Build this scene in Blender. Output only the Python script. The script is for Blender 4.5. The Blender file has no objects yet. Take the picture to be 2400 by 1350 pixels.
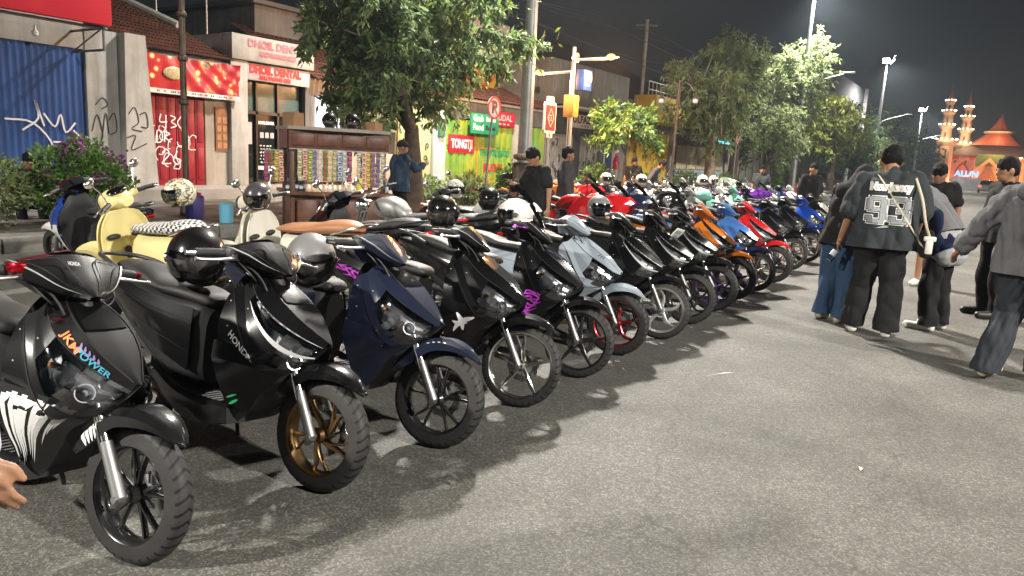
import bpy, bmesh, math, random
import numpy as np
from mathutils import Matrix, Vector, noise
from math import sin, cos, pi, radians

random.seed(7)
SC = bpy.context.scene
COL = SC.collection

# ------------------------------------------------------------------ camera
cam_d = bpy.data.cameras.new('camera')
cam_d.sensor_width = 36.0
cam_d.lens = 25.8
cam_d.clip_start = 0.05
cam_d.clip_end = 900.0
cam = bpy.data.objects.new('camera', cam_d)
COL.objects.link(cam)
CAM_R = [[0.832383, -0.140337, 0.536138], [0.551802, 0.119957, -0.825303], [0.051507, 0.98281, 0.177288]]
_m = Matrix([CAM_R[0] + [0.0], CAM_R[1] + [0.0], CAM_R[2] + [1.5], [0, 0, 0, 1]])
cam.matrix_world = _m
SC.camera = cam

# ------------------------------------------------------------------ night sky
W = bpy.data.worlds.new('World')
SC.world = W
W.use_nodes = True
_bg = W.node_tree.nodes['Background']
_bg.inputs[0].default_value = (0.80, 0.91, 1.0, 1)
_bg.inputs[1].default_value = 0.011

SC.view_settings.view_transform = 'Standard'
SC.view_settings.look = 'None'
SC.view_settings.gamma = 1.0
SC.view_settings.use_curve_mapping = False
SC.view_settings.exposure = 0.42
SC.cycles.use_denoising = True
SC.cycles.max_bounces = 7
SC.cycles.diffuse_bounces = 3
SC.cycles.glossy_bounces = 3
SC.cycles.transmission_bounces = 5
SC.cycles.transparent_max_bounces = 10
SC.cycles.caustics_reflective = False
SC.cycles.caustics_refractive = False
SC.cycles.sample_clamp_indirect = 4.0

# ------------------------------------------------------------------ materials
MATS = {}
def nod(nt, t, **kw):
    n = nt.nodes.new(t)
    for k, v in kw.items():
        if k in n.inputs: n.inputs[k].default_value = v
        else: setattr(n, k, v)
    return n
def mat(name, col=(.5, .5, .5), rough=.5, metal=0., coat=0., coat_r=.06, bump=0., bscale=30., vary=0., vscale=4.,
        emit=None, estr=0., trans=0., alpha=1., spec=.5, ior=1.45, rvary=0., sheen=0., dark=None, streak=0.):
    """Principled material; vary mixes the colour with a noise-driven darker tone (dirt and wear), bump adds fine relief."""
    if name in MATS: return MATS[name]
    m = bpy.data.materials.new(name); m.use_nodes = True
    nt = m.node_tree; b = nt.nodes['Principled BSDF']
    b.inputs['Base Color'].default_value = (*col, 1); b.inputs['Roughness'].default_value = rough
    b.inputs['Metallic'].default_value = metal; b.inputs['Coat Weight'].default_value = coat
    b.inputs['Coat Roughness'].default_value = coat_r; b.inputs['Specular IOR Level'].default_value = spec
    b.inputs['Transmission Weight'].default_value = trans; b.inputs['Alpha'].default_value = alpha
    b.inputs['IOR'].default_value = ior
    if sheen: b.inputs['Sheen Weight'].default_value = sheen
    if emit:
        b.inputs['Emission Color'].default_value = (*emit, 1); b.inputs['Emission Strength'].default_value = estr
    tc = None
    if vary or bump or rvary:
        tc = nod(nt, 'ShaderNodeTexCoord')
    if vary:
        n = nod(nt, 'ShaderNodeTexNoise', Scale=vscale, Detail=6.0, Roughness=.6); nt.links.new(tc.outputs['Object'], n.inputs['Vector'])
        r = nod(nt, 'ShaderNodeValToRGB'); r.color_ramp.elements[0].position = .35; r.color_ramp.elements[1].position = .7
        d = dark or tuple(c * (1 - vary) for c in col)
        r.color_ramp.elements[0].color = (*d, 1); r.color_ramp.elements[1].color = (*col, 1)
        nt.links.new(n.outputs[0], r.inputs[0]); src = r.outputs[0]
        if streak:       # rain streaks and grime running down
            mp = nod(nt, 'ShaderNodeMapping'); mp.inputs['Scale'].default_value = (2.2, 2.2, .28); nt.links.new(tc.outputs['Object'], mp.inputs[0]); n2 = nod(nt, 'ShaderNodeTexNoise', Scale=2.2, Detail=7., Roughness=.65); nt.links.new(mp.outputs[0], n2.inputs['Vector'])
            mr = nod(nt, 'ShaderNodeMapRange'); mr.inputs[1].default_value = .34; mr.inputs[2].default_value = .62; mr.inputs[3].default_value = 1 - streak * .75; mr.inputs[4].default_value = 1.; nt.links.new(n2.outputs[0], mr.inputs[0])
            mx = nod(nt, 'ShaderNodeMix', data_type='RGBA', blend_type='MULTIPLY'); mx.inputs[0].default_value = 1.; nt.links.new(src, mx.inputs[6]); nt.links.new(mr.outputs[0], mx.inputs[7]); src = mx.outputs[2]
        nt.links.new(src, b.inputs['Base Color'])
    if rvary:
        n = nod(nt, 'ShaderNodeTexNoise', Scale=vscale * 3, Detail=4.0); nt.links.new(tc.outputs['Object'], n.inputs['Vector'])
        mr = nod(nt, 'ShaderNodeMapRange'); mr.inputs[3].default_value = rough; mr.inputs[4].default_value = rough + rvary
        nt.links.new(n.outputs[0], mr.inputs[0]); nt.links.new(mr.outputs[0], b.inputs['Roughness'])
    if bump:
        n = nod(nt, 'ShaderNodeTexNoise', Scale=bscale, Detail=5.0); nt.links.new(tc.outputs['Object'], n.inputs['Vector'])
        bp = nod(nt, 'ShaderNodeBump', Strength=bump, Distance=.01); nt.links.new(n.outputs[0], bp.inputs['Height'])
        nt.links.new(bp.outputs[0], b.inputs['Normal'])
    MATS[name] = m
    return m
def paint(name, col, metal=0., rough=.32, coat=1.):
    return mat(name, col, rough + .12, metal, coat * .95, .15, rvary=.1, vscale=3., spec=.06)
def lensmat(name, col=(.9, .92, .95), gloss=.14, rough=.03):
    if name in MATS: return MATS[name]
    m = bpy.data.materials.new(name); m.use_nodes = True; nt = m.node_tree; nt.nodes.clear()
    o = nod(nt, 'ShaderNodeOutputMaterial'); t = nod(nt, 'ShaderNodeBsdfTransparent', Color=(*col, 1))
    g = nod(nt, 'ShaderNodeBsdfGlossy', Roughness=rough); mx = nod(nt, 'ShaderNodeMixShader')
    f = nod(nt, 'ShaderNodeFresnel', IOR=1.5); mr = nod(nt, 'ShaderNodeMapRange'); mr.inputs[3].default_value = gloss * .5; mr.inputs[4].default_value = 1.
    nt.links.new(f.outputs[0], mr.inputs[0]); nt.links.new(mr.outputs[0], mx.inputs[0])
    nt.links.new(t.outputs[0], mx.inputs[1]); nt.links.new(g.outputs[0], mx.inputs[2]); nt.links.new(mx.outputs[0], o.inputs[0])
    MATS[name] = m
    return m
def leafmat(name, c1, c2, trans=.35, rough=.45):
    """leaf: per-leaf colour from the 'leaf' attribute, partly translucent"""
    if name in MATS: return MATS[name]
    m = bpy.data.materials.new(name); m.use_nodes = True; nt = m.node_tree; nt.nodes.clear()
    o = nod(nt, 'ShaderNodeOutputMaterial'); a = nod(nt, 'ShaderNodeAttribute', attribute_name='leaf')
    r = nod(nt, 'ShaderNodeValToRGB'); r.color_ramp.elements[0].color = (*c1, 1); r.color_ramp.elements[1].color = (*c2, 1)
    nt.links.new(a.outputs['Fac'], r.inputs[0])
    p = nod(nt, 'ShaderNodeBsdfPrincipled', Roughness=rough); t = nod(nt, 'ShaderNodeBsdfTranslucent'); mx = nod(nt, 'ShaderNodeMixShader')
    mx.inputs[0].default_value = trans
    nt.links.new(r.outputs[0], p.inputs['Base Color']); nt.links.new(r.outputs[0], t.inputs['Color'])
    nt.links.new(p.outputs[0], mx.inputs[1]); nt.links.new(t.outputs[0], mx.inputs[2]); nt.links.new(mx.outputs[0], o.inputs[0])
    MATS[name] = m
    return m
def emitmat(name, col, s):
    if name in MATS: return MATS[name]
    m = bpy.data.materials.new(name); m.use_nodes = True; nt = m.node_tree; nt.nodes.clear()
    o = nod(nt, 'ShaderNodeOutputMaterial'); e = nod(nt, 'ShaderNodeEmission', Color=(*col, 1), Strength=s); nt.links.new(e.outputs[0], o.inputs[0])
    MATS[name] = m
    return m

# ------------------------------------------------------------------ mesh helpers
def cr(P, k, brk=(), closed=False):
    """Catmull-Rom resampling of a list of points (n,3); brk = indices that stay sharp"""
    P = np.asarray(P, float); n = len(P)
    if k <= 1: return np.vstack([P, P[:1]]) if closed else P
    out = []; segs = n if closed else n - 1
    for i in range(segs):
        p1 = P[i]; p2 = P[(i + 1) % n]
        if closed: p0 = P[i - 1]; p3 = P[(i + 2) % n]
        else:
            p0 = P[i - 1] if i > 0 and i not in brk else 2 * p1 - p2
            p3 = P[i + 2] if i + 2 < n and (i + 1) not in brk else 2 * p2 - p1
        for j in range(k):
            t = j / k
            out.append(.5 * ((2 * p1) + (-p0 + p2) * t + (2 * p0 - 5 * p1 + 4 * p2 - p3) * t * t + (-p0 + 3 * p1 - 3 * p2 + p3) * t ** 3))
    out.append(P[0] if closed else P[-1])
    return np.array(out)
def crgrid(G, ku, kv, bu=(), bv=()):
    G = np.asarray(G, float)
    A = np.stack([cr(G[:, j], ku, bu) for j in range(G.shape[1])], 1)
    return np.stack([cr(A[i], kv, bv) for i in range(A.shape[0])], 0)

class MB:
    """collects vertices and faces of one part"""
    def __init__(s): s.v = []; s.f = []; s.m = []; s.cur = 0
    def add(s, V, F):
        o = len(s.v); s.v += [tuple(map(float, p)) for p in V]; s.f += [tuple(i + o for i in f) for f in F]; s.m += [s.cur] * len(F); return s
    def box(s, a, b):
        x0, y0, z0 = a; x1, y1, z1 = b
        V = [(x0, y0, z0), (x1, y0, z0), (x1, y1, z0), (x0, y1, z0), (x0, y0, z1), (x1, y0, z1), (x1, y1, z1), (x0, y1, z1)]
        return s.add(V, [(0, 3, 2, 1), (4, 5, 6, 7), (0, 1, 5, 4), (1, 2, 6, 5), (2, 3, 7, 6), (3, 0, 4, 7)])
    def cbox(s, c, d, bev=0.):
        a = [c[i] - d[i] / 2 for i in range(3)]; b = [c[i] + d[i] / 2 for i in range(3)]
        if not bev: return s.box(a, b)
        bm = bmesh.new(); bmesh.ops.create_cube(bm, size=1.0)
        for v in bm.verts: v.co = Vector((c[0] + v.co.x * d[0], c[1] + v.co.y * d[1], c[2] + v.co.z * d[2]))
        bmesh.ops.bevel(bm, geom=bm.edges[:], offset=bev, segments=2, affect='EDGES', profile=.5)
        return s.bm(bm)
    def bm(s, bm):
        bm.verts.index_update(); s.add([v.co for v in bm.verts], [[v.index for v in f.verts] for f in bm.faces]); bm.free(); return s
    def tube(s, path, r, n=10, caps=True, closed=False):
        P = [Vector(p) for p in path]; k = len(P)
        if not hasattr(r, '__len__'): r = [r] * k
        rings = []; u = None
        for i in range(k):
            if closed: d = (P[(i + 1) % k] - P[i - 1])
            else: d = P[min(i + 1, k - 1)] - P[max(i - 1, 0)]
            if d.length < 1e-9: d = Vector((0, 0, 1))
            d.normalize()
            if u is None:
                u = d.cross(Vector((0, 0, 1)) if abs(d.z) < .9 else Vector((1, 0, 0)))
            else: u = u - d * u.dot(d)
            u.normalize(); w = d.cross(u)
            rings.append([P[i] + (u * cos(2 * pi * j / n) + w * sin(2 * pi * j / n)) * r[i] for j in range(n)])
        V = [p for rg in rings for p in rg]; F = []
        for i in range(k if closed else k - 1):
            i2 = (i + 1) % k
            for j in range(n):
                F.append((i * n + j, i * n + (j + 1) % n, i2 * n + (j + 1) % n, i2 * n + j))
        if caps and not closed:
            F.append(tuple(range(n - 1, -1, -1))); F.append(tuple((k - 1) * n + j for j in range(n)))
        return s.add(V, F)
    def lathe(s, prof, n=24, axis='z', c=(0, 0, 0), arc=2 * pi, start=0.):
        """prof: (radius, height) pairs"""
        full = abs(arc - 2 * pi) < 1e-6; m = n if full else n + 1; V = []
        for i in range(m):
            a = start + arc * i / n
            for (r, h) in prof:
                if axis == 'z': p = (r * cos(a), r * sin(a), h)
                elif axis == 'y': p = (r * cos(a), h, r * sin(a))
                else: p = (h, r * cos(a), r * sin(a))
                V.append((p[0] + c[0], p[1] + c[1], p[2] + c[2]))
        k = len(prof); F = []
        for i in range(n):
            i2 = (i + 1) % m
            for j in range(k - 1): F.append((i * k + j, i2 * k + j, i2 * k + j + 1, i * k + j + 1))
        return s.add(V, F)
    def grid(s, G, flip=False, wrap=False):
        G = np.asarray(G); a, b = G.shape[:2]; F = []
        for i in range(a - 1):
            for j in range(b if wrap else b - 1):
                j2 = (j + 1) % b
                f = (i * b + j, i * b + j2, (i + 1) * b + j2, (i + 1) * b + j)
                F.append(f[::-1] if flip else f)
        return s.add(G.reshape(-1, 3), F)
    def loft(s, secs, k=3, caps=True, brk=()):
        """secs: list of closed rings with equal point counts, smoothed along the length"""
        S = np.asarray(secs, float); A = np.stack([cr(S[:, j], k, brk) for j in range(S.shape[1])], 1)
        n = A.shape[1]; o = len(s.v); s.grid(A, wrap=True)
        if caps:
            s.f.append(tuple(o + j for j in range(n - 1, -1, -1))); s.f.append(tuple(o + (len(A) - 1) * n + j for j in range(n))); s.m += [s.cur] * 2
        return s
    def prism(s, poly, d, origin=(0, 0, 0), ax=((1, 0, 0), (0, 1, 0), (0, 0, 1))):
        """extrude a 2-D polygon (list of (a,b)) along the third axis by d"""
        X, Y, Z = [np.array(a, float) for a in ax]; o = np.array(origin, float); n = len(poly)
        V = [o + X * a + Y * b for a, b in poly] + [o + X * a + Y * b + Z * d for a, b in poly]
        F = [tuple(range(n))[::-1], tuple(range(n, 2 * n))] + [(i, (i + 1) % n, n + (i + 1) % n, n + i) for i in range(n)]
        return s.add(V, F)
    def sph(s, c, r, n=10, sc=(1, 1, 1)):
        pr = [(max(r * sin(pi * i / n), 1e-5), -r * cos(pi * i / n)) for i in range(n + 1)]
        t = MB(); t.lathe(pr, n * 2)
        return s.add([(p[0] * sc[0] + c[0], p[1] * sc[1] + c[1], p[2] * sc[2] + c[2]) for p in t.v], t.f)
    def mirror(s):
        o = len(s.v); s.v += [(x, -y, z) for x, y, z in s.v]; s.f += [tuple(i + o for i in f[::-1]) for f in s.f]; s.m += list(s.m); return s
    def xf(s, M): s.v = [tuple(M @ Vector(p)) for p in s.v]; return s
    def join(s, o): s.add(o.v, o.f); return s
    def mesh(s, name, mats, angle=35, solid=0., merge=False):
        me = bpy.data.meshes.new(name); me.from_pydata(s.v, [], s.f)
        if solid or merge or True:
            bm = bmesh.new(); bm.from_mesh(me)
            if merge or solid: bmesh.ops.remove_doubles(bm, verts=bm.verts, dist=1e-5)
            bmesh.ops.recalc_face_normals(bm, faces=bm.faces[:])
            if solid: bmesh.ops.solidify(bm, geom=bm.faces[:], thickness=solid)
            bm.to_mesh(me); bm.free()
        if not isinstance(mats, (list, tuple)): mats = [mats]
        for m in mats: me.materials.append(m)
        if len(mats) > 1 and not solid: me.polygons.foreach_set('material_index', s.m)
        if angle:
            me.polygons.foreach_set('use_smooth', [True] * len(me.polygons)); me.set_sharp_from_angle(angle=radians(angle))
        return me

def link(name, data, parent=None, M=None):
    o = bpy.data.objects.new(name, data); COL.objects.link(o)
    if parent is not None: o.parent = parent
    if M is not None: o.matrix_local = M
    return o
def part(name, mb, mats, parent=None, M=None, angle=35, solid=0., merge=False):
    return link(name, mb.mesh(name, mats, angle, solid, merge), parent, M)
def tag(o, label, cat, group=None, kind=None):
    o['label'] = label; o['category'] = cat
    if group: o['group'] = group
    if kind: o['kind'] = kind
    return o
def thing(name, label, cat, loc=(0, 0, 0), rz=0., group=None, lean=0.):
    o = bpy.data.objects.new(name, None); COL.objects.link(o); o.empty_display_size = .2
    o.location = loc; o.rotation_euler = (-radians(lean), 0, radians(rz))
    return tag(o, label, cat, group)
def struct(o):
    o['kind'] = 'structure'; return o
def kids(o): return [c for c in bpy.data.objects if c.parent == o]
def copy_tree(o, km, parent=None):
    c = o.copy(); COL.objects.link(c)
    if parent is not None: c.parent = parent
    for ch in km.get(o.name, []): copy_tree(ch, km, c)
    return c
def kidmap():
    km = {}
    for o in bpy.data.objects:
        if o.parent: km.setdefault(o.parent.name, []).append(o)
    return km
TMP = bpy.data.scenes.new('scratch')
def baked(o):
    """evaluated mesh of a scratch object, outside the main scene so that nothing else is re-evaluated"""
    TMP.collection.objects.link(o); vl = TMP.view_layers[0]; vl.update(); me = bpy.data.meshes.new_from_object(o.evaluated_get(vl.depsgraph)); TMP.collection.objects.unlink(o); return me
FONT_CACHE = {}
def text2d(txt, size=1., align='CENTER', bold=0.):
    """triangles of a line of lettering in the XY plane"""
    k = (txt, size, align, bold)
    if k in FONT_CACHE: return FONT_CACHE[k]
    c = bpy.data.curves.new('t', 'FONT'); c.body = txt; c.size = size; c.align_x = align; c.align_y = 'CENTER'; c.resolution_u = 3; c.offset = bold
    o = bpy.data.objects.new('t', c); me = baked(o)
    V = np.array([v.co[:] for v in me.vertices]); F = [tuple(p.vertices) for p in me.polygons]
    bpy.data.objects.remove(o); bpy.data.curves.remove(c); bpy.data.meshes.remove(me)
    FONT_CACHE[k] = (V, F)
    return V, F
def lettering(mb, txt, o, ux, uy, size, align='CENTER', bold=0., width=None, d=0.):
    """flat lettering on a plane: origin o, writing direction ux, up uy"""
    V, F = text2d(txt, size, align, bold)
    if len(V) == 0: return mb
    s = 1. if not width else width / max(np.ptp(V[:, 0]), 1e-6)
    o = np.array(o, float); ux = np.array(ux, float); uy = np.array(uy, float)
    return mb.add([o + ux * p[0] * s + uy * p[1] for p in V], F)
def small_print(mb, o, ux, uy, width, h, n, seed=1):
    """a line of print too small to read: short word-length marks"""
    rd = random.Random(seed); o = np.array(o, float); ux = np.array(ux, float); uy = np.array(uy, float); x = -width / 2; st = width / n
    for i in range(n):
        w = st * rd.uniform(.35, .8); k = max(2, int(w / (h * .75)))
        for j in range(k):
            a = x + w * j / k; b = a + w / k * .62; z0, z1 = -h / 2 * rd.uniform(.7, 1), h / 2 * rd.uniform(.5, 1); mb.add([o + ux * a + uy * z0, o + ux * b + uy * z0, o + ux * b + uy * z1, o + ux * a + uy * z1], [(0, 1, 2, 3)])
        x += st
    return mb
def ring(x, hw, z0, z1, n=2.6, k=16, yc=0., flat=0.):
    """super-ellipse section across the x axis"""
    zc = (z0 + z1) / 2; hh = (z1 - z0) / 2; R = []
    for i in range(k):
        a = 2 * pi * i / k; c_, s_ = cos(a), sin(a)
        R.append((x, yc + hw * math.copysign(abs(c_) ** (2 / n), c_), zc + hh * math.copysign(abs(s_) ** (2 / n), s_)))
    return R

# ------------------------------------------------------------------ ground, road, pavement
def asphalt():
    m = bpy.data.materials.new('asphalt'); m.use_nodes = True; nt = m.node_tree; b = nt.nodes['Principled BSDF']; L = nt.links.new
    tc = nod(nt, 'ShaderNodeTexCoord'); v = tc.outputs['Object']
    vo = nod(nt, 'ShaderNodeTexVoronoi', Scale=130.); L(v, vo.inputs['Vector'])
    n1 = nod(nt, 'ShaderNodeTexNoise', Scale=1.1, Detail=8., Roughness=.62); L(v, n1.inputs['Vector'])
    n2 = nod(nt, 'ShaderNodeTexNoise', Scale=160., Detail=4.); L(v, n2.inputs['Vector'])
    n3 = nod(nt, 'ShaderNodeTexNoise', Scale=22., Detail=6., Roughness=.7); L(v, n3.inputs['Vector'])
    r1 = nod(nt, 'ShaderNodeValToRGB'); e = r1.color_ramp.elements; e[0].color = (.062, .060, .053, 1); e[0].position = .3; e[1].color = (.130, .126, .113, 1); e[1].position = .72
    L(n1.outputs[0], r1.inputs[0])
    sp = nod(nt, 'ShaderNodeSeparateColor'); L(vo.outputs['Color'], sp.inputs[0])
    r2 = nod(nt, 'ShaderNodeValToRGB'); e = r2.color_ramp.elements; e[0].color = (.50, .50, .50, 1); e[1].color = (1.9, 1.86, 1.76, 1); e[0].position = .1
    r2.color_ramp.elements.new(.70).color = (.95, .95, .95, 1)
    L(sp.outputs[0], r2.inputs[0])
    mx = nod(nt, 'ShaderNodeMix', data_type='RGBA', blend_type='MULTIPLY'); mx.inputs[0].default_value = .78; L(r1.outputs[0], mx.inputs[6]); L(r2.outputs[0], mx.inputs[7])
    r3 = nod(nt, 'ShaderNodeMapRange'); r3.inputs[1].default_value = .3; r3.inputs[2].default_value = .7; r3.inputs[3].default_value = .78; r3.inputs[4].default_value = 1.14; L(n3.outputs[0], r3.inputs[0])
    m2 = nod(nt, 'ShaderNodeMix', data_type='RGBA', blend_type='MULTIPLY'); m2.inputs[0].default_value = 1.; L(mx.outputs[2], m2.inputs[6]); L(r3.outputs[0], m2.inputs[7])
    # hairline cracks and oil stains
    nw = nod(nt, 'ShaderNodeTexNoise', Scale=3.5, Detail=4.); L(v, nw.inputs['Vector']); va = nod(nt, 'ShaderNodeVectorMath', operation='MULTIPLY_ADD'); va.inputs[1].default_value = (.35, .35, 0); L(nw.outputs['Color'], va.inputs[0]); L(v, va.inputs[2])
    vc = nod(nt, 'ShaderNodeTexVoronoi', Scale=.55, feature='DISTANCE_TO_EDGE'); L(va.outputs[0], vc.inputs['Vector']); rc = nod(nt, 'ShaderNodeMapRange'); rc.inputs[1].default_value = 0.; rc.inputs[2].default_value = .004; rc.inputs[3].default_value = .68; rc.inputs[4].default_value = 1.; L(vc.outputs['Distance'], rc.inputs[0])
    ns = nod(nt, 'ShaderNodeTexNoise', Scale=.9, Detail=3.); L(v, ns.inputs['Vector']); rs = nod(nt, 'ShaderNodeMapRange'); rs.inputs[1].default_value = .60; rs.inputs[2].default_value = .72; rs.inputs[3].default_value = 1.; rs.inputs[4].default_value = .66; L(ns.outputs[0], rs.inputs[0])
    mc = nod(nt, 'ShaderNodeMath', operation='MULTIPLY'); L(rc.outputs[0], mc.inputs[0]); L(rs.outputs[0], mc.inputs[1]); m3 = nod(nt, 'ShaderNodeMix', data_type='RGBA', blend_type='MULTIPLY'); m3.inputs[0].default_value = 1.; L(m2.outputs[2], m3.inputs[6]); L(mc.outputs[0], m3.inputs[7]); m2 = m3
    L(m2.outputs[2], b.inputs['Base Color']); b.inputs['Roughness'].default_value = .72; b.inputs['Specular IOR Level'].default_value = .4
    ad = nod(nt, 'ShaderNodeMath', operation='ADD'); L(n2.outputs[0], ad.inputs[0]); L(sp.outputs[1], ad.inputs[1])
    bp = nod(nt, 'ShaderNodeBump', Strength=.5, Distance=.005); L(ad.outputs[0], bp.inputs['Height']); L(bp.outputs[0], b.inputs['Normal'])
    return m
CONC = mat('kerb_concrete', (.24, .23, .205), .8, vary=.45, vscale=5., bump=.5, bscale=60)
TILE = mat('pavement_tile', (.21, .19, .165), .6, vary=.35, vscale=1.3, bump=.25, bscale=50)
TILE2 = mat('pavement_tile_dark', (.125, .12, .11), .6, vary=.3, vscale=1.3, bump=.25, bscale=50)
m = MB(); m.grid([[(-400, -300, -.02), (400, -300, -.02)], [(-400, 700, -.02), (400, 700, -.02)]]); struct(part('ground', m, mat('earth', (.07, .065, .055), .9), angle=0))
m = MB(); m.grid([[(-10, -40, 0), (14, -40, 0)], [(-10, 185, 0), (14, 185, 0)]]); ROAD = struct(part('road', m, asphalt(), angle=0))
m = MB(); m.box((-60, -40, -.1), (-10.16, 185, .195)); PAVE = struct(part('pavement', m, mat('pavement_bed', (.16, .15, .13), .8, vary=.4, vscale=1.2, bump=.3, bscale=40), angle=0))
me = MB().cbox((0, 0, 0), (.16, .985, .32), .015).mesh('kerb_stone', CONC, 30)
for i in range(64):
    link('kerb_stone', me, PAVE, Matrix.Translation((-10.08, -1.5 + i * 1.0, .04 + .004 * random.uniform(-1, 1))) @ Matrix.Rotation(random.uniform(-.006, .006), 4, 'Z'))
t1 = MB().cbox((0, 0, 0), (.393, .393, .03), .004).mesh('paving_tile', TILE, 30); t2 = MB().cbox((0, 0, 0), (.393, .393, .03), .004).mesh('paving_tile', TILE2, 30)
for i in range(10):
    for j in range(30):
        link('paving_tile', t2 if (i % 5 == 2 or (j + 2) % 6 == 0) else t1, PAVE, Matrix.Translation((-10.37 - i * .4, 3.4 + j * .4, .190 + random.uniform(-.002, .003))))
# litter on the asphalt
PAP = mat('scrap_paper', (.6, .58, .52), .7)
for i, (x, y, a, w, lb) in enumerate(((-1.05, 1.75, .4, .03, 'small flat scrap of white paper on the lit asphalt in the foreground'), (-1.52, 5.2, 1.1, .09, 'crumpled clear plastic scrap beside the silver front wheel'), (-.4, 4.0, 2., .018, 'tiny pale paper scrap in the middle of the lit road'))):
    m = MB(); m.add([(w * cos(a) * u + .3 * w * v, w * sin(a) * u + .5 * w * v, .003 + .004 * ((k * 7) % 3)) for k, (u, v) in enumerate(((-1, -1), (0, -1.2), (1, -1), (1.1, .6), (0, 1), (-.9, .8)))], [(0, 1, 4, 5), (1, 2, 3, 4)])
    o = part('paper_scrap', m, PAP, angle=0, solid=.001); o.location = (x, y, .004); tag(o, lb, 'litter')
# ------------------------------------------------------------------ tall street lights (lit)
GALV = mat('galvanised_steel', (.36, .37, .36), .45, .55, vary=.3, vscale=2.5, bump=.15, bscale=20)
LAMPGLASS = emitmat('flood_lamp_glass', (1., .95, .86), 40.)
OFFGLASS = mat('unlit_lamp_glass', (.4, .42, .45), .2)
DARKMET = mat('dark_housing', (.05, .05, .05), .5, .3)
KEY = 29000.
def street_light(x, y, h, label, power, col=(1., .945, .86), side=1, collar=False, arm_z=6.2, group='tall street lights along the road'):
    T = thing('street_light', label, 'street light', (x, y, 0), 0, group); s = side
    m = MB(); m.lathe([(.19, 0), (.185, 1.0), (.17, 2.5), (.13, h * .6), (.085, h)], 12); part('pole', m, GALV, T, angle=30)
    m = MB()
    if collar:
        m.lathe([(.30, 0), (.30, 1.25), (.26, 1.32), (.22, 1.34)], 8); m.lathe([(.2, 1.40), (.27, 1.43), (.29, 1.48), (.27, 1.54), (.2, 1.56)], 20)
    else: m.lathe([(.25, 0), (.25, .3), (.2, .34)], 8)
    part('pedestal', m, mat('bronze_brown', (.10, .075, .05), .45, .5, vary=.4, vscale=8), T, angle=35)
    m = MB(); m.tube([(0, -.55, h - .1), (0, .55, h - .1)], .04, 8); part('cross_bar', m, GALV, T)
    for k, az in enumerate((0., 90., -90., 35.)):
        Mh = Matrix.Translation((0, 0, h + (.05 if k < 3 else .38))) @ Matrix.Rotation(radians(az if s > 0 else 180 - az), 4, 'Z') @ Matrix.Translation((.36, 0, 0)) @ Matrix.Rotation(radians(38), 4, 'Y')
        hm = MB(); hm.cbox((0, 0, 0), (.18, .64, .54), .03); hm.tube([(-.08, 0, 0), (-.30, 0, .1)], .03, 6); hd = part('flood_housing', hm, DARKMET, T, Mh)
        g = MB(); g.cbox((.094, 0, 0), (.012, .58, .48), .004); part('flood_glass', g, LAMPGLASS, hd)
    if arm_z:
        m = MB(); m.tube(cr([(0, 0, arm_z - .6), (s * .25, 0, arm_z + .1), (s * 1.0, 0, arm_z + .45), (s * 2.1, 0, arm_z + .75)], 5), [.045] * 10 + [.035] * 6, 8); part('arm', m, GALV, T)
        m = MB(); m.cbox((s * 2.35, 0, arm_z + .8), (.62, .18, .09), .03); a = part('arm_lantern', m, GALV, T); g = MB(); g.cbox((s * 2.38, 0, arm_z + .75), (.4, .13, .01)); part('lantern_glass', g, OFFGLASS, a)
    if power:
        L = bpy.data.lights.new('street_light_lamp', 'SPOT'); L.energy = power; L.color = col; L.shadow_soft_size = .42; L.spot_size = radians(168); L.spot_blend = .9
        o = bpy.data.objects.new('lamp', L); COL.objects.link(o); o.parent = T; o.location = (s * .3, 0, h - .3); o.rotation_euler = (0, -s * radians(20), 0)
    return T
street_light(-10.3, 16.1, 11.8, 'tall grey street light pole with brown ringed base behind the photographing man', KEY, collar=True, arm_z=0)
street_light(-10.3, 45.5, 11.8, 'tall street light rising through the tree crowns, lamp above the picture edge', KEY * 1.1)
street_light(-10.3, 76.5, 11.7, 'lit tall street light standing clear against the sky left of the minarets', KEY * .8)
street_light(-10.3, 114, 10.3, 'farthest lit street light next to the taller minaret', KEY * .7)
street_light(-10.3, -14.6, 11.8, 'tall street light standing behind the viewer on the shop side', KEY * 1.7)
street_light(14.6, 2, 11.0, 'unseen fill street light added on the far kerb beside the viewer', KEY * .85, side=-1)  # out of view, added as fill for the bike fronts and shadows
street_light(14.6, 32, 11.0, 'unseen fill street light added on the far kerb farther along', KEY * 1.05, side=-1)  # also added out of view, lifts the far shops and tree sides

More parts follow.
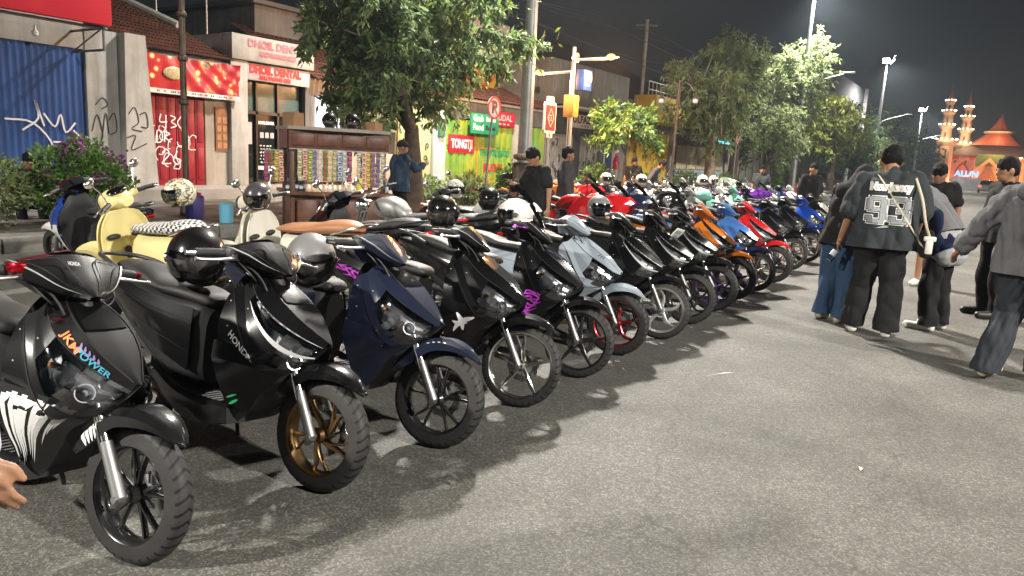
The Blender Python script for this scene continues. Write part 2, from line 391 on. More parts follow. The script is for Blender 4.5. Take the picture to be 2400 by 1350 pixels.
# ------------------------------------------------------------------ scooters
BLK = mat('black_plastic', (.018, .018, .019), .42, rvary=.15, bump=.12, bscale=220)
TRIM = mat('silver_trim', (.42, .43, .44), .3, .3, coat=.5)
FRAMEB = mat('seam_black', (.004, .004, .004), .8)
BLKG = mat('gloss_black_plastic', (.004, .004, .0045), .15, coat=.5)
def tyremat():
    m = bpy.data.materials.new('tyre_rubber'); m.use_nodes = True; nt = m.node_tree; b = nt.nodes['Principled BSDF']
    b.inputs['Roughness'].default_value = .62; b.inputs['Specular IOR Level'].default_value = .35
    tc = nod(nt, 'ShaderNodeTexCoord'); sx = nod(nt, 'ShaderNodeSeparateXYZ'); nt.links.new(tc.outputs['Object'], sx.inputs[0])
    def M(op, a, c=None, v=None):
        n = nod(nt, 'ShaderNodeMath', operation=op)
        nt.links.new(a, n.inputs[0])
        if c is not None: nt.links.new(c, n.inputs[1])
        elif v is not None: n.inputs[1].default_value = v
        return n.outputs[0]
    ang = M('ARCTAN2', sx.outputs[2], sx.outputs[0]); ay = M('ABSOLUTE', sx.outputs[1])
    ph = M('ADD', M('MULTIPLY', ang, v=34 / (2 * pi)), M('MULTIPLY', ay, v=16.))
    fr = M('FRACT', ph); gr = M('LESS_THAN', fr, v=.26)
    rad = M('SQRT', M('ADD', M('MULTIPLY', sx.outputs[0], sx.outputs[0]), M('MULTIPLY', sx.outputs[2], sx.outputs[2])))
    tr = M('GREATER_THAN', rad, v=.222); g = M('MULTIPLY', gr, tr)
    inv = M('SUBTRACT', g, v=1.); h = M('MULTIPLY', inv, v=-1.)
    bp = nod(nt, 'ShaderNodeBump', Strength=1., Distance=.008); nt.links.new(h, bp.inputs['Height']); nt.links.new(bp.outputs[0], b.inputs['Normal'])
    n = nod(nt, 'ShaderNodeTexNoise', Scale=14., Detail=5.); nt.links.new(tc.outputs['Object'], n.inputs['Vector'])
    r = nod(nt, 'ShaderNodeValToRGB'); r.color_ramp.elements[0].color = (.012, .012, .012, 1); r.color_ramp.elements[1].color = (.034, .033, .031, 1)
    nt.links.new(n.outputs[0], r.inputs[0]); mg = nod(nt, 'ShaderNodeMix', data_type='RGBA'); mg.inputs[7].default_value = (.002, .002, .002, 1); nt.links.new(r.outputs[0], mg.inputs[6]); nt.links.new(g, mg.inputs[0]); nt.links.new(mg.outputs[2], b.inputs['Base Color'])  # groove shade painted near-black into the colour so the tread reads
    return m
TYRE = tyremat()
CHROME = mat('chrome', (.78, .78, .78), .12, 1., rvary=.1)
ALU = mat('aluminium', (.55, .55, .55), .32, 1., rvary=.15)
STEEL = mat('dull_steel', (.26, .26, .26), .42, 1., rvary=.2)
DISC = mat('brake_disc_steel', (.36, .36, .36), .3, 1.)
LENS = lensmat('headlight_lens')
DLENS = lensmat('smoked_lens', (.25, .25, .27), .2)
AMBER = mat('amber_lens', (.7, .25, .05), .15, coat=1.)
REFL = mat('headlight_reflector', (.40, .40, .40), .25, .85)
REDL = mat('tail_lens_red', (.45, .01, .01), .12, coat=1.)
SEATM = mat('seat_vinyl', (.020, .019, .018), .5, rvary=.12, bump=.25, bscale=260)
RUB = mat('grip_rubber', (.014, .014, .014), .6, bump=.3, bscale=300)
GREYIN = mat('engine_grey', (.08, .08, .08), .5, .6, vary=.5, vscale=20)

# front skin control net: rows top to tip, columns ridge to shield edge (right half mirrored)
VARIO = [
 [(-.405, 0, .905), (-.41, .055, .90), (-.425, .115, .885), (-.43, .130, .872), (-.44, .145, .86), (-.455, .17, .835), (-.49, .19, .80)],
 [(-.32, 0, .878), (-.33, .066, .868), (-.355, .145, .835), (-.365, .163, .815), (-.378, .18, .80), (-.41, .208, .77), (-.475, .235, .74)],
 [(-.235, 0, .838), (-.248, .072, .822), (-.275, .165, .775), (-.285, .187, .75), (-.305, .205, .73), (-.355, .232, .70), (-.465, .262, .68)],
 [(-.155, 0, .785), (-.17, .066, .767), (-.20, .155, .715), (-.205, .185, .685), (-.235, .206, .657), (-.30, .235, .632), (-.455, .27, .62)],
 [(-.085, 0, .728), (-.10, .052, .710), (-.125, .125, .665), (-.13, .158, .632), (-.165, .176, .590), (-.25, .216, .568), (-.445, .262, .55)],
 [(-.035, 0, .680), (-.05, .035, .665), (-.07, .085, .632), (-.08, .112, .598), (-.12, .125, .548), (-.22, .178, .515), (-.44, .245, .47)],
 [(-.008, 0, .648), (-.02, .016, .638), (-.035, .040, .612), (-.05, .056, .578), (-.09, .07, .535), (-.21, .13, .49), (-.435, .215, .40)]]
BEAT = [
 [(-.405, 0, .900), (-.41, .06, .893), (-.425, .115, .875), (-.43, .130, .862), (-.44, .145, .85), (-.455, .165, .83), (-.49, .185, .80)],
 [(-.315, 0, .878), (-.325, .08, .862), (-.352, .148, .825), (-.36, .160, .812), (-.37, .173, .80), (-.40, .20, .77), (-.475, .228, .74)],
 [(-.225, 0, .838), (-.238, .088, .815), (-.270, .168, .765), (-.278, .183, .748), (-.292, .198, .73), (-.345, .225, .70), (-.465, .255, .68)],
 [(-.145, 0, .780), (-.158, .082, .756), (-.188, .160, .700), (-.197, .182, .672), (-.215, .20, .645), (-.29, .23, .622), (-.455, .265, .62)],
 [(-.080, 0, .716), (-.092, .066, .696), (-.112, .135, .642), (-.122, .158, .602), (-.15, .176, .572), (-.24, .214, .556), (-.445, .262, .55)],
 [(-.038, 0, .664), (-.048, .048, .648), (-.062, .100, .606), (-.075, .120, .565), (-.105, .130, .535), (-.21, .18, .505), (-.44, .245, .47)],
 [(-.018, 0, .632), (-.026, .026, .624), (-.04, .056, .592), (-.058, .070, .548), (-.085, .078, .520), (-.20, .13, .485), (-.435, .215, .40)]]
STEER_P = Vector((-.05, 0, .25)); STEER_A = Vector((-.44, 0, .90)).normalized()
def steer_m(deg): return Matrix.Translation(STEER_P) @ Matrix.Rotation(radians(deg), 4, STEER_A) @ Matrix.Translation(-STEER_P)

def wheel_meshes(key, rimmat, style='star5', tw=.044, rr=.180, lip=None):
    """rim with spokes (axis y, centre 0), tyre, disc"""
    ro = .25
    t = MB(); pr = []
    for i in range(15):
        a = pi * i / 14; b = .5 * (1 - cos(a))
        y = tw * cos(a) * (1.0 if .15 < i / 14 < .85 else .9)
        r = rr - .004 + (ro - rr + .004) * (sin(a) ** .62)
        pr.append((r, y))
    t.lathe(pr, 64, 'y')
    tyre = t.mesh('tyre_' + key, TYRE, 60)
    m = MB(); hw = tw * .78
    m.lathe([(rr + .004, hw), (rr - .004, hw + .003), (rr - .011, hw - .001), (rr - .02, hw * .45), (rr - .022, 0), (rr - .02, -hw * .45), (rr - .011, -hw + .001), (rr - .004, -hw - .003), (rr + .004, -hw)], 56, 'y')
    m.lathe([(.001, .036), (.022, .036), (.034, .022), (.034, -.022), (.022, -.036), (.001, -.036)], 24, 'y')
    def spoke(a0, a1, w0, w1, th=.011, curve=0., r0=.03, r1=None):
        r1 = r1 or rr - .018; P = []
        for i in range(7):
            f = i / 6; r = r0 + (r1 - r0) * f; a = a0 + (a1 - a0) * f + curve * sin(pi * f); w = w0 + (w1 - w0) * f
            ux = np.array([cos(a), 0, sin(a)]); ut = np.array([-sin(a), 0, cos(a)]); yy = np.array([0, 1, 0]); c = ux * r
            P.append([c + ut * w + yy * th * .5, c + ut * w * .55 + yy * th, c - ut * w * .55 + yy * th, c - ut * w + yy * th * .5, c - ut * w - yy * th * .5, c - ut * w * .55 - yy * th, c + ut * w * .55 - yy * th, c + ut * w - yy * th * .5])
        m.loft(P, 1)
    st = .31
    if style == 'star5':
        for i in range(5): spoke(st + i * 2 * pi / 5, st + i * 2 * pi / 5, .019, .0085)
    elif style == 'y5':
        for i in range(5):
            a = st + i * 2 * pi / 5
            for s in (-1, 1): spoke(a + s * .10, a + s * .22, .008, .007)
    elif style == 'swirl':
        for i in range(5):
            a = st + i * 2 * pi / 5; spoke(a, a + .5, .016, .007, curve=.22); spoke(a + .15, a + .95, .009, .005, curve=.15)
    elif style == 'bent5':
        for i in range(5): spoke(st + i * 2 * pi / 5, st + i * 2 * pi / 5 + .22, .017, .010, curve=-.18)
    elif style == 'wire':
        for i in range(28):
            a = i * 2 * pi / 28; s = 1 if i % 2 else -1
            m.tube([(.03 * cos(a), s * .03, .03 * sin(a)), ((rr - .015) * cos(a + s * .35), 0, (rr - .015) * sin(a + s * .35))], .0018, 5)
    else:
        for i in range(6): spoke(st + i * pi / 3, st + i * pi / 3, .012, .010)
    rim = m.mesh('rim_' + key, rimmat, 35)
    d = MB(); N = 60
    for s in (-1, 1):
        pass
    ring_o = [(.098 + .0045 * sin(12 * 2 * pi * i / N), 2 * pi * i / N) for i in range(N)]
    V = []; F = []
    for (r, a) in ring_o:
        for rad, y in ((r, .002), (r, -.002), (.062, -.002), (.062, .002)): V.append((rad * cos(a), y + .046, rad * sin(a)))
    for i in range(N):
        j = (i + 1) % N
        for q in range(4): F.append((i * 4 + q, i * 4 + (q + 1) % 4, j * 4 + (q + 1) % 4, j * 4 + q))
    d.add(V, F)
    for i in range(5):
        a = i * 2 * pi / 5; d.tube([(.03 * cos(a), .042, .03 * sin(a)), (.07 * cos(a + .3), .046, .07 * sin(a + .3))], .006, 6)
    disc = d.mesh('disc_' + key, DISC, 35)
    return dict(tyre=tyre, rim=rim, disc=disc)
WHEELS = {}
def wheels(key, rimmat, style, tw, rr):
    if key not in WHEELS: WHEELS[key] = wheel_meshes(key, rimmat, style, tw, rr)
    return WHEELS[key]

class Surf:
    """dense half surface for decals: point at (u rows, v columns) in 0..1, on the right flank"""
    def __init__(s, G): s.G = np.asarray(G)
    def at(s, u, v, off=.0065):
        a, b = s.G.shape[:2]; fu = min(max(u, 0), 1) * (a - 1); fv = min(max(v, 0), 1) * (b - 1); i = min(int(fu), a - 2); j = min(int(fv), b - 2); fu -= i; fv -= j
        G = s.G; p = G[i, j] * (1 - fu) * (1 - fv) + G[i + 1, j] * fu * (1 - fv) + G[i, j + 1] * (1 - fu) * fv + G[i + 1, j + 1] * fu * fv
        n = np.cross(G[i + 1, j] - G[i, j], G[i, j + 1] - G[i, j]); L = np.linalg.norm(n); n = n / (L or 1)
        if n[1] < 0: n = -n
        p = p + n * off
        return np.array([p[0], -p[1], p[2]])
    def ribbon(s, mb, pts, w):
        P = cr([(a, b, 0) for a, b in pts], 5); V = []; F = []; n = len(P)
        for i, p in enumerate(P):
            d = P[min(i + 1, n - 1)] - P[max(i - 1, 0)]; L = math.hypot(d[0], d[1]) or 1; nx, ny = -d[1] / L, d[0] / L
            ww = w * math.sin(pi * (i + .35) / (n - .3)) ** .7
            V += [s.at(p[0] + nx * ww, p[1] + ny * ww), s.at(p[0] - nx * ww, p[1] - ny * ww)]
        for i in range(n - 1): F.append((2 * i, 2 * i + 1, 2 * i + 3, 2 * i + 2))
        mb.add(V, F)
    def text(s, mb, txt, p0, p1, size):
        """lettering along the line p0->p1 in (u,v), every vertex laid on the surface"""
        V, F = text2d(txt, 1., 'LEFT', .02); L = max(np.ptp(V[:, 0]), 1e-6); x0 = V[:, 0].min(); a = s.at(*p0); b = s.at(*p1); e = (b - a) / np.linalg.norm(b - a)
        cu, cv = (p0[0] + p1[0]) / 2, (p0[1] + p1[1]) / 2; c = s.at(cu, cv); ju = (s.at(cu + .03, cv) - c) / .03; jv = (s.at(cu, cv + .03) - c) / .03
        n = np.cross(ju, jv); n /= np.linalg.norm(n); up = np.cross(n, e); up = up if up[2] > 0 else -up
        k = np.linalg.lstsq(np.stack([ju, jv], 1), up * size, rcond=None)[0]
        mb.add([s.at(p0[0] + (p1[0] - p0[0]) * (p[0] - x0) / L + k[0] * p[1], p0[1] + (p1[1] - p0[1]) * (p[0] - x0) / L + k[1] * p[1], .0075) for p in V], F)

SCOOT = {}
STY = {'beat': (False, [(2, 4, 2, 6)], [(2, 4, 0, 2), (4, 6, 0, 5)], 1., True), 'vario': (True, [(2, 3, 1, 6), (3, 4, 4, 6)], [(2, 3, 0, 1), (3, 4, 0, 4), (4, 6, 0, 5)], 1., True),
       'mio': (True, [(2, 4, 3, 6)], [(2, 4, 0, 3), (4, 6, 0, 5)], .93, False), 'strip': (False, [(2, 3, 0, 6), (3, 4, 4, 6)], [(3, 4, 0, 4), (4, 6, 0, 5)], 1.05, True)}
def front_net(style):
    """rows top to tip; columns ridge, shoulder crease, light upper edge, light middle, light lower edge, cowl crease, shield edge"""
    v = STY[style][0]; ws = STY[style][3]; G = []; T_ = (0, .18, .36, .54, .72, .88, 1.)
    for i, t in enumerate(T_):
        b = sin(pi * t) * (.008 if v else .020); x = -.40 + (.395 if v else .380) * t + b * .3; z = .900 - (.252 if v else .262) * t + b
        y1 = (.050, .074, .088, .086, .068, .036, .010)[i] * (1 if v else 1.08); y2 = (.11, .138, .148, .136, .104, .060, .022)[i]; y3 = (.125, .162, .186, .188, .164, .112, .052)[i]; y4 = (.14, .182, .214, .222, .202, .146, .074)[i]
        r = [(x, 0, z), (x - .006, y1, z + (.007 if v else .002)), (x + (-.02, -.03, -.035, -.035, -.03, -.022, -.012)[i], y2, z + (-.02, -.034, -.042, -.042, -.036, -.028, -.018)[i]),
             (x + (-.03, -.04, -.045, -.045, -.042, -.038, -.03)[i], y3, z + (-.035, -.062, -.086, -.104, -.104, -.088, -.060)[i]), (x + (-.04, -.056, -.070, -.084, -.098, -.096, -.078)[i], y4, z + (-.05, -.086, -.128, -.166, -.182, -.158, -.108)[i])]
        r = [(a_, b_ * ws, c_ + (.012 if style == 'mio' and 0 < i < 5 else 0)) for a_, b_, c_ in r]; o = (VARIO if v else BEAT)[i]; r += [(min(o[5][0], r[4][0] - .03), max(o[5][1] + .008, r[4][1] + .02), min(o[5][2], r[4][2] - .012)), o[6]]; G.append(r)
    return G
def scooter_meshes(style):
    """shared meshes of a step-through scooter; the paint slot is replaced per machine through object-level materials"""
    if style in SCOOT: return SCOOT[style]
    P = mat('paint_slot'); D = {}; G = np.array(front_net(style)); K = 4; SL = .85
    G[:, :, 1] *= np.array([1., .95, .93, .90, .87, SL, SL])[None, :]
    full = crgrid(G, K, K, (), (1, 2, 3, 4, 5)); D['_surf'] = Surf(full)
    def cols(a, b, r0=0, r1=6): return full[r0 * K:r1 * K + 1, a * K:b * K + 1]
    m = MB(); m.grid(cols(0, 2)); m.mirror(); D['front_fairing'] = m.mesh('front_fairing_' + style, P, 13, solid=-.004, merge=True)
    lr, pr = STY[style][1], STY[style][2]
    lo = [[(-.105, .088, .543), (-.23, .218, .582), (-.455, .288, .612)], [(-.15, .112, .503), (-.265, .226, .520), (-.462, .290, .535)], [(-.235, .125, .452), (-.33, .203, .440), (-.452, .250, .430)],
          [(-.31, .115, .37), (-.38, .165, .355), (-.447, .200, .340)], [(-.375, .105, .285), (-.42, .135, .272), (-.475, .165, .262)], [(-.44, .10, .228), (-.48, .13, .222), (-.54, .15, .215)]]
    lo = [[(x, y * SL, z) for x, y, z in r] for r in lo]
    gl = crgrid(lo, 4, 4, (1,), (1,)); D['_lower'] = Surf(gl)
    for s, k in ((-1, ''), (1, '_l')):
        m = MB()
        for a, b, r0, r1 in pr:
            g = cols(a, b, r0, min(r1, 5)).copy(); g[:, :, 1] *= s; m.grid(g)
        D['side_cowl' + k] = m.mesh('side_cowl', P, 13, solid=-.004, merge=True)
        g = gl.copy(); g[:, :, 1] *= s; m = MB(); m.grid(g); D['lower_cowl' + k] = m.mesh('lower_cowl', P, 16, solid=-.005, merge=True)
    # headlights: lens in front, faceted reflector behind
    for s, k in ((-1, ''), (1, '_l')):
        q = MB(); rf = MB(); bl = MB()
        for a, b, r0, r1 in lr:
            g = cols(a, b, r0, r1).copy(); g[:, :, 1] *= s; q.grid(g)
            h = g.copy(); c = h.mean(axis=(0, 1)); inw = np.array([-.035, -s * .018, -.004])
            h = c + (h - c) * .93 + inw
            for i in range(h.shape[0]):
                for j in range(h.shape[1]): h[i, j] += np.array([-.010, 0, -.004]) * (((i // 4) * 7 + (j // 2) * 3) % 5 - 2) * .5
            rf.grid(h)
        D['headlight' + k] = q.mesh('headlight_lens', LENS, 30); D['reflector' + k] = rf.mesh('reflector', REFL, 0)
        a, b_, r0, r1 = lr[-1]; low = full[int((r0 + (r1 - r0) * .66) * K), int((a + b_) / 2 * K)]; upp = full[int((r0 + (r1 - r0) * .22) * K), int((a + b_) / 2 * K)]
        bl = MB(); fwd = Vector((.80, s * .42, .30)).normalized(); M_ = Matrix.Translation((low[0] - .022, s * (low[1] - .012), low[2] - .004)) @ fwd.to_track_quat('X', 'Z').to_matrix().to_4x4()
        t = MB(); t.lathe([(.030, .012), (.026, .006), (.018, -.006), (.006, -.012), (.0005, -.0125)], 18, 'x'); t.lathe([(.034, .010), (.034, .014), (.030, .014), (.030, .010)], 18, 'x'); t.xf(M_); bl.join(t); D['projector' + k] = bl.mesh('lamp_dish', CHROME, 40)
        bl = MB(); t = MB(); t.sph((0, 0, 0), .012, 8); t.xf(M_); bl.join(t); D['bulb' + k] = bl.mesh('bulb', mat('projector_glass', (.30, .32, .35), .04, coat=1.), 50)
        bl = MB(); bl.sph((upp[0] - .02, s * (upp[1] - .010), upp[2] - .004), .014, 7, (1.5, .8, .8)); D['turn_signal' + k] = bl.mesh('turn_signal', AMBER, 50)
    if style in ('vario', 'strip'):
        S = D['_surf']; q = MB(); S.ribbon(q, [(.18, .5), (.5, .502), (.78, .505), (.985, .50)], .016); S.ribbon(q, [(.2, .335), (.55, .335), (.98, .338)], .007); D['light_trim'] = q.mesh('light_trim', TRIM, 30)
        q2 = MB(); q2.v = [(x, -y, z) for x, y, z in q.v]; q2.f = list(q.f); q2.m = [0] * len(q.f); D['light_trim_l'] = q2.mesh('light_trim', TRIM, 30)
    S = D['_surf']; q = MB()
    for v0 in (.1667, .335): S.ribbon(q, [(.02, v0), (.3, v0), (.6, v0), (.97, v0)], .0045)
    S.ribbon(q, [(.02, .836), (.4, .836), (.8, .836)], .005); D['panel_seam'] = q.mesh('panel_seam', FRAMEB, 0)
    q2 = MB(); q2.v = [(x, -y, z) for x, y, z in q.v]; q2.f = list(q.f); q2.m = [0] * len(q.f); D['panel_seam_l'] = q2.mesh('panel_seam', FRAMEB, 0)
    g = crgrid(G[:4, :2] + np.array([.003, 0, .0055]), 4, 4); g[:, -1, 1] -= .012; m = MB(); m.grid(g[:11]); m.mirror(); D['hood_insert' if STY[style][4] else '_hood'] = m.mesh('hood_insert', BLKG, 40, solid=-.003, merge=True)
    # black inner fender, underside and tip closure
    m = MB(); r6 = G[6]
    q = [[(-.008, 0, .642), (-.03, .03, .60), tuple(r6[4])], [(-.16, 0, .56), (-.16, .06, .54), tuple(r6[5])], [(-.27, 0, .50), (-.24, .07, .495), (-.21, .128, .486)],
         [(-.335, 0, .40), (-.325, .06, .40), (-.30, .116, .398)], [(-.39, 0, .31), (-.38, .06, .31), (-.36, .106, .308)], [(-.45, 0, .235), (-.445, .06, .235), (-.43, .098, .233)]]
    q = [[(x, y * (SL if i > 0 else 1), z) for x, y, z in r] for i, r in enumerate(q)]; q[0][2] = tuple(G[6][4]); q[1][2] = tuple(G[6][5]); m.grid(crgrid(q, 2, 2)); m.mirror(); D['inner_fender'] = m.mesh('inner_fender', BLK, 40)
    # rider side of the shield
    m = MB(); q = [[(-.50, 0, .90), (-.50, .10, .89), (-.49, .187, .80)], [(-.515, 0, .80), (-.51, .12, .79), (-.477, .232, .735)], [(-.50, 0, .70), (-.50, .14, .69), (-.467, .258, .675)],
         [(-.49, 0, .55), (-.49, .14, .55), (-.447, .258, .545)], [(-.48, 0, .40), (-.48, .12, .40), (-.437, .212, .395)], [(-.49, 0, .30), (-.49, .10, .30), (-.47, .16, .262)]]
    m.grid(crgrid([[(x, y * SL, z) for x, y, z in r] for r in q], 3, 3)); m.mirror(); D['inner_shield'] = m.mesh('inner_shield', BLK, 40)
    # floor and lower side skirt
    m = MB(); m.loft([ring(-.44, .165, .215, .305, 5), ring(-.58, .185, .185, .31, 6), ring(-.74, .185, .19, .31, 6), ring(-.90, .165, .25, .36, 4)], 3)
    D['floorboard'] = m.mesh('floorboard', BLK, 40)
    m = MB()
    for i in range(7):
        for s in (-1, 1): m.cbox((-.51 - i * .035, s * .10, .312), (.017, .14, .006))
    D['floor_mat'] = m.mesh('floor_mat', mat('floor_mat_grey', (.06, .06, .06), .6), 0)
    m = MB(); s1 = [(-.42, .19, .235), (-.60, .20, .20), (-.80, .195, .24), (-.98, .185, .33)]; s2 = [(-.42, .20, .30), (-.60, .215, .29), (-.80, .21, .32), (-.98, .20, .40)]; s3 = [(-.43, .175, .315), (-.60, .19, .318), (-.80, .185, .34), (-.98, .17, .42)]
    g = crgrid(np.stack([s1, s2, s3], 1) * np.array([1, .88, 1]), 4, 2)
    for s, k in ((-1, ''), (1, '_l')):
        h = g.copy(); h[:, :, 1] *= s; m = MB(); m.grid(h); D['skirt' + k] = m.mesh('skirt', P, 30, solid=-.004, merge=True)
    # under-seat body
    m = MB(); m.loft([ring(-.735, .085, .33, .70, 3.2), ring(-.80, .135, .30, .735, 3.4), ring(-.95, .165, .33, .745, 3.2), ring(-1.15, .185, .46, .765, 2.8), ring(-1.38, .155, .60, .80, 2.6), ring(-1.55, .095, .70, .825, 2.4), ring(-1.66, .035, .765, .82, 2.2)], 4)
    m.v = [(x, y * .9, z) for x, y, z in m.v]; D['body'] = m.mesh('seat_body', BLK, 40)
    sp = [[(-.785, .128, .70), (-.775, .142, .62), (-.77, .145, .52), (-.775, .140, .40)], [(-1.0, .178, .72), (-1.0, .196, .66), (-1.0, .195, .58), (-1.0, .178, .49)], [(-1.2, .185, .755), (-1.2, .205, .71), (-1.2, .198, .65), (-1.2, .172, .585)],
          [(-1.42, .155, .795), (-1.42, .168, .765), (-1.42, .158, .715), (-1.40, .13, .665)], [(-1.62, .07, .815), (-1.62, .085, .80), (-1.61, .08, .775), (-1.58, .065, .745)]]
    sp = [[(x, y * .9, z) for x, y, z in r] for r in sp]; g = crgrid(sp, 4, 3, (), (1,)); D['_side'] = Surf(g); m = MB(); m.grid(g)
    for s, k in ((-1, ''), (1, '_l')):
        q = MB(); q.v = [(x, s * y, z) for x, y, z in m.v]; q.f = list(m.f); q.m = [0] * len(q.f); D['side_panel' + k] = q.mesh('side_panel', P, 26, solid=-.004, merge=True)
    m = MB(); m.loft([ring(-.715, .06, .715, .745, 2.4), ring(-.76, .105, .705, .775, 2.6), ring(-.90, .145, .725, .795, 2.8), ring(-1.05, .158, .735, .80, 2.8), ring(-1.16, .15, .745, .835, 2.6), ring(-1.30, .135, .765, .862, 2.6), ring(-1.45, .10, .79, .865, 2.4), ring(-1.53, .04, .80, .835, 2.2)], 4)
    m.v = [(x, y * .92, z) for x, y, z in m.v]; D['seat'] = m.mesh('seat', SEATM, 50)
    m = MB(); m.tube(cr([(-1.30, .15, .80), (-1.45, .145, .85), (-1.60, .10, .87), (-1.66, 0, .872), (-1.60, -.10, .87), (-1.45, -.145, .85), (-1.30, -.15, .80)], 4), .012, 8); D['grab_rail'] = m.mesh('grab_rail', BLK, 50)
    m = MB(); m.loft([ring(-1.60, .075, .725, .775), ring(-1.66, .065, .735, .775), ring(-1.685, .04, .745, .77)], 2); D['tail_light'] = m.mesh('tail_light', REDL, 40)
    m = MB(); q = [[(-1.50, .0, .68), (-1.50, .075, .66)], [(-1.62, 0, .60), (-1.62, .075, .58)], [(-1.70, 0, .45), (-1.69, .07, .44)], [(-1.72, 0, .36), (-1.71, .06, .36)]]
    m.grid(crgrid(q, 3, 2)); m.mirror(); D['rear_fender'] = m.mesh('rear_fender', BLK, 40, solid=.006, merge=True)
    m = MB(); m.loft([ring(-.80, .09, .20, .36, 4), ring(-1.0, .12, .17, .40, 4), ring(-1.15, .07, .20, .38, 4), ring(-1.30, .05, .20, .33, 3)], 2); m.v = [(x, y + .05, z) for x, y, z in m.v]
    m.cbox((-1.1, .12, .27), (.44, .06, .16), .03); D['engine'] = m.mesh('engine', GREYIN, 40)
    m = MB(); m.loft([[(x, y + dy, z + dz) for dy, dz in [(r * cos(2 * pi * i / 14), r * 1.15 * sin(2 * pi * i / 14)) for i in range(14)]] for x, y, z, r in ((-1.02, -.15, .22, .03), (-1.10, -.155, .235, .055), (-1.45, -.165, .31, .062), (-1.62, -.17, .355, .055), (-1.68, -.17, .37, .03))], 3)
    D['muffler'] = m.mesh('muffler', BLKG, 40)
    m = MB(); m.cbox((-1.33, -.228, .30), (.26, .012, .07), .005); m.xf(Matrix.Identity(4)); D['heat_shield'] = m.mesh('heat_shield', CHROME, 30)
    m = MB(); m.tube([(-.72, .13, .24), (-.78, .22, .02), (-.83, .235, .006)], [.012, .010, .010], 8); D['side_stand'] = m.mesh('side_stand', BLK, 40)
    m = MB(); m.tube([(-1.02, -.14, .36), (-1.04, -.24, .36)], .013, 8); D['foot_peg'] = m.mesh('foot_peg', ALU, 40)
    # steering head: cover, wings, dash
    hc = [[(-.300, 0, .925), (-.303, .012, .923), (-.307, .022, .920), (-.312, .018, .912), (-.325, .012, .908)], [(-.345, 0, .972), (-.347, .050, .970), (-.352, .105, .948), (-.362, .100, .930), (-.375, .055, .905)],
          [(-.395, 0, 1.018), (-.398, .070, 1.014), (-.405, .165, .985), (-.415, .160, .963), (-.420, .075, .900)], [(-.445, 0, 1.058), (-.448, .078, 1.050), (-.458, .210, 1.005), (-.468, .205, .975), (-.470, .080, .895)],
          [(-.495, 0, 1.062), (-.500, .075, 1.050), (-.510, .205, 1.008), (-.515, .200, .972), (-.520, .080, .900)], [(-.540, 0, 1.000), (-.545, .065, .996), (-.545, .150, .985), (-.545, .140, .965), (-.550, .065, .905)]]
    if not STY[style][0]: hc = [[(x, y * 1.04, z - (.008 if i < 3 else 0) + (.006 if j == 2 and i > 1 else 0)) for j, (x, y, z) in enumerate(r)] for i, r in enumerate(hc)]
    g = crgrid(hc, 4, 3, (2, 3, 4), (1, 2, 3)); D['_cover'] = Surf(g); m = MB(); m.grid(g); m.mirror(); m.grid([[(-.325, .012, .908), (-.325, -.012, .908)], [(-.375, .055, .905), (-.375, -.055, .905)], [(-.47, .08, .895), (-.47, -.08, .895)], [(-.55, .065, .905), (-.55, -.065, .905)]])
    D['handlebar_cover'] = m.mesh('handlebar_cover', P, 15, merge=True)
    Sc = D['_cover']; q = MB(); Sc.ribbon(q, [(.03, .22), (.25, .20), (.52, .22), (.60, .42)], .010); Sc.ribbon(q, [(.12, .40), (.40, .40), (.58, .44)], .008); D['cover_seam'] = q.mesh('cover_seam', FRAMEB, 0)
    q = MB(); Sc.ribbon(q, [(.06, .485), (.3, .485), (.55, .485), (.80, .485)], .010); D['cover_trim'] = q.mesh('cover_trim', TRIM, 0)
    for kk in ('cover_seam', 'cover_trim'):
        q2 = MB(); me_ = D[kk]; q2.v = [(v_.co.x, -v_.co.y, v_.co.z) for v_ in me_.vertices]; q2.f = [tuple(p_.vertices) for p_ in me_.polygons]; q2.m = [0] * len(q2.f); D[kk + '_l'] = q2.mesh(kk, me_.materials[0], 0)
    m = MB(); q = [[(-.462, 0, 1.070), (-.468, .062, 1.058)], [(-.50, 0, 1.064), (-.505, .068, 1.052)], [(-.548, 0, 1.004), (-.55, .062, .998)]]
    m.grid(crgrid(q, 3, 2)); m.mirror(); D['dash'] = m.mesh('dash', mat('dash_screen', (.012, .014, .016), .08, coat=1.), 50)
    m = MB(); m.tube([(-.19, 0, .56), (-.395, 0, .93)], .03, 12); D['steering_stem'] = m.mesh('steering_stem', BLK, 40)
    for s, k in ((-1, ''), (1, '_l')):
        m = MB(); m.tube(cr([(-.49, s * .19, .987), (-.515, s * .27, .983), (-.535, s * .335, .976)], 8), [.0185 + .0015 * (i % 2) for i in range(17)], 12); D['grip' + k] = m.mesh('grip', RUB, 60)
        m = MB(); m.tube([(-.535, s * .335, .976), (-.546, s * .372, .973)], [.017, .013], 12); D['bar_end' + k] = m.mesh('bar_end', CHROME, 40)
        m = MB(); m.tube(cr([(-.47, s * .175, .972), (-.437, s * .215, .968), (-.448, s * .29, .958), (-.475, s * .345, .953), (-.482, s * .372, .953)], 4), [.008] * 8 + [.007] * 6 + [.006, .007, .010], 8); D['lever' + k] = m.mesh('brake_lever', ALU, 50)
        m = MB(); m.cbox((-.478, s * .20, .988), (.055, .04, .05), .01); m.cbox((-.455, s * .185, .972), (.03, .05, .03), .006); D['switch' + k] = m.mesh('switch_box', BLK, 40)
        m = MB(); m.tube([(0, s * .072, .25), (-.095, s * .072, .43)], [.024, .022], 12); m.tube([(-.02, s * .072, .215), (0, s * .072, .25)], [.012, .024], 12); m.tube([(0, s * .048, .25), (0, s * .098, .25)], .013, 10); D['fork_leg' + k] = m.mesh('fork_leg', STEEL, 40)
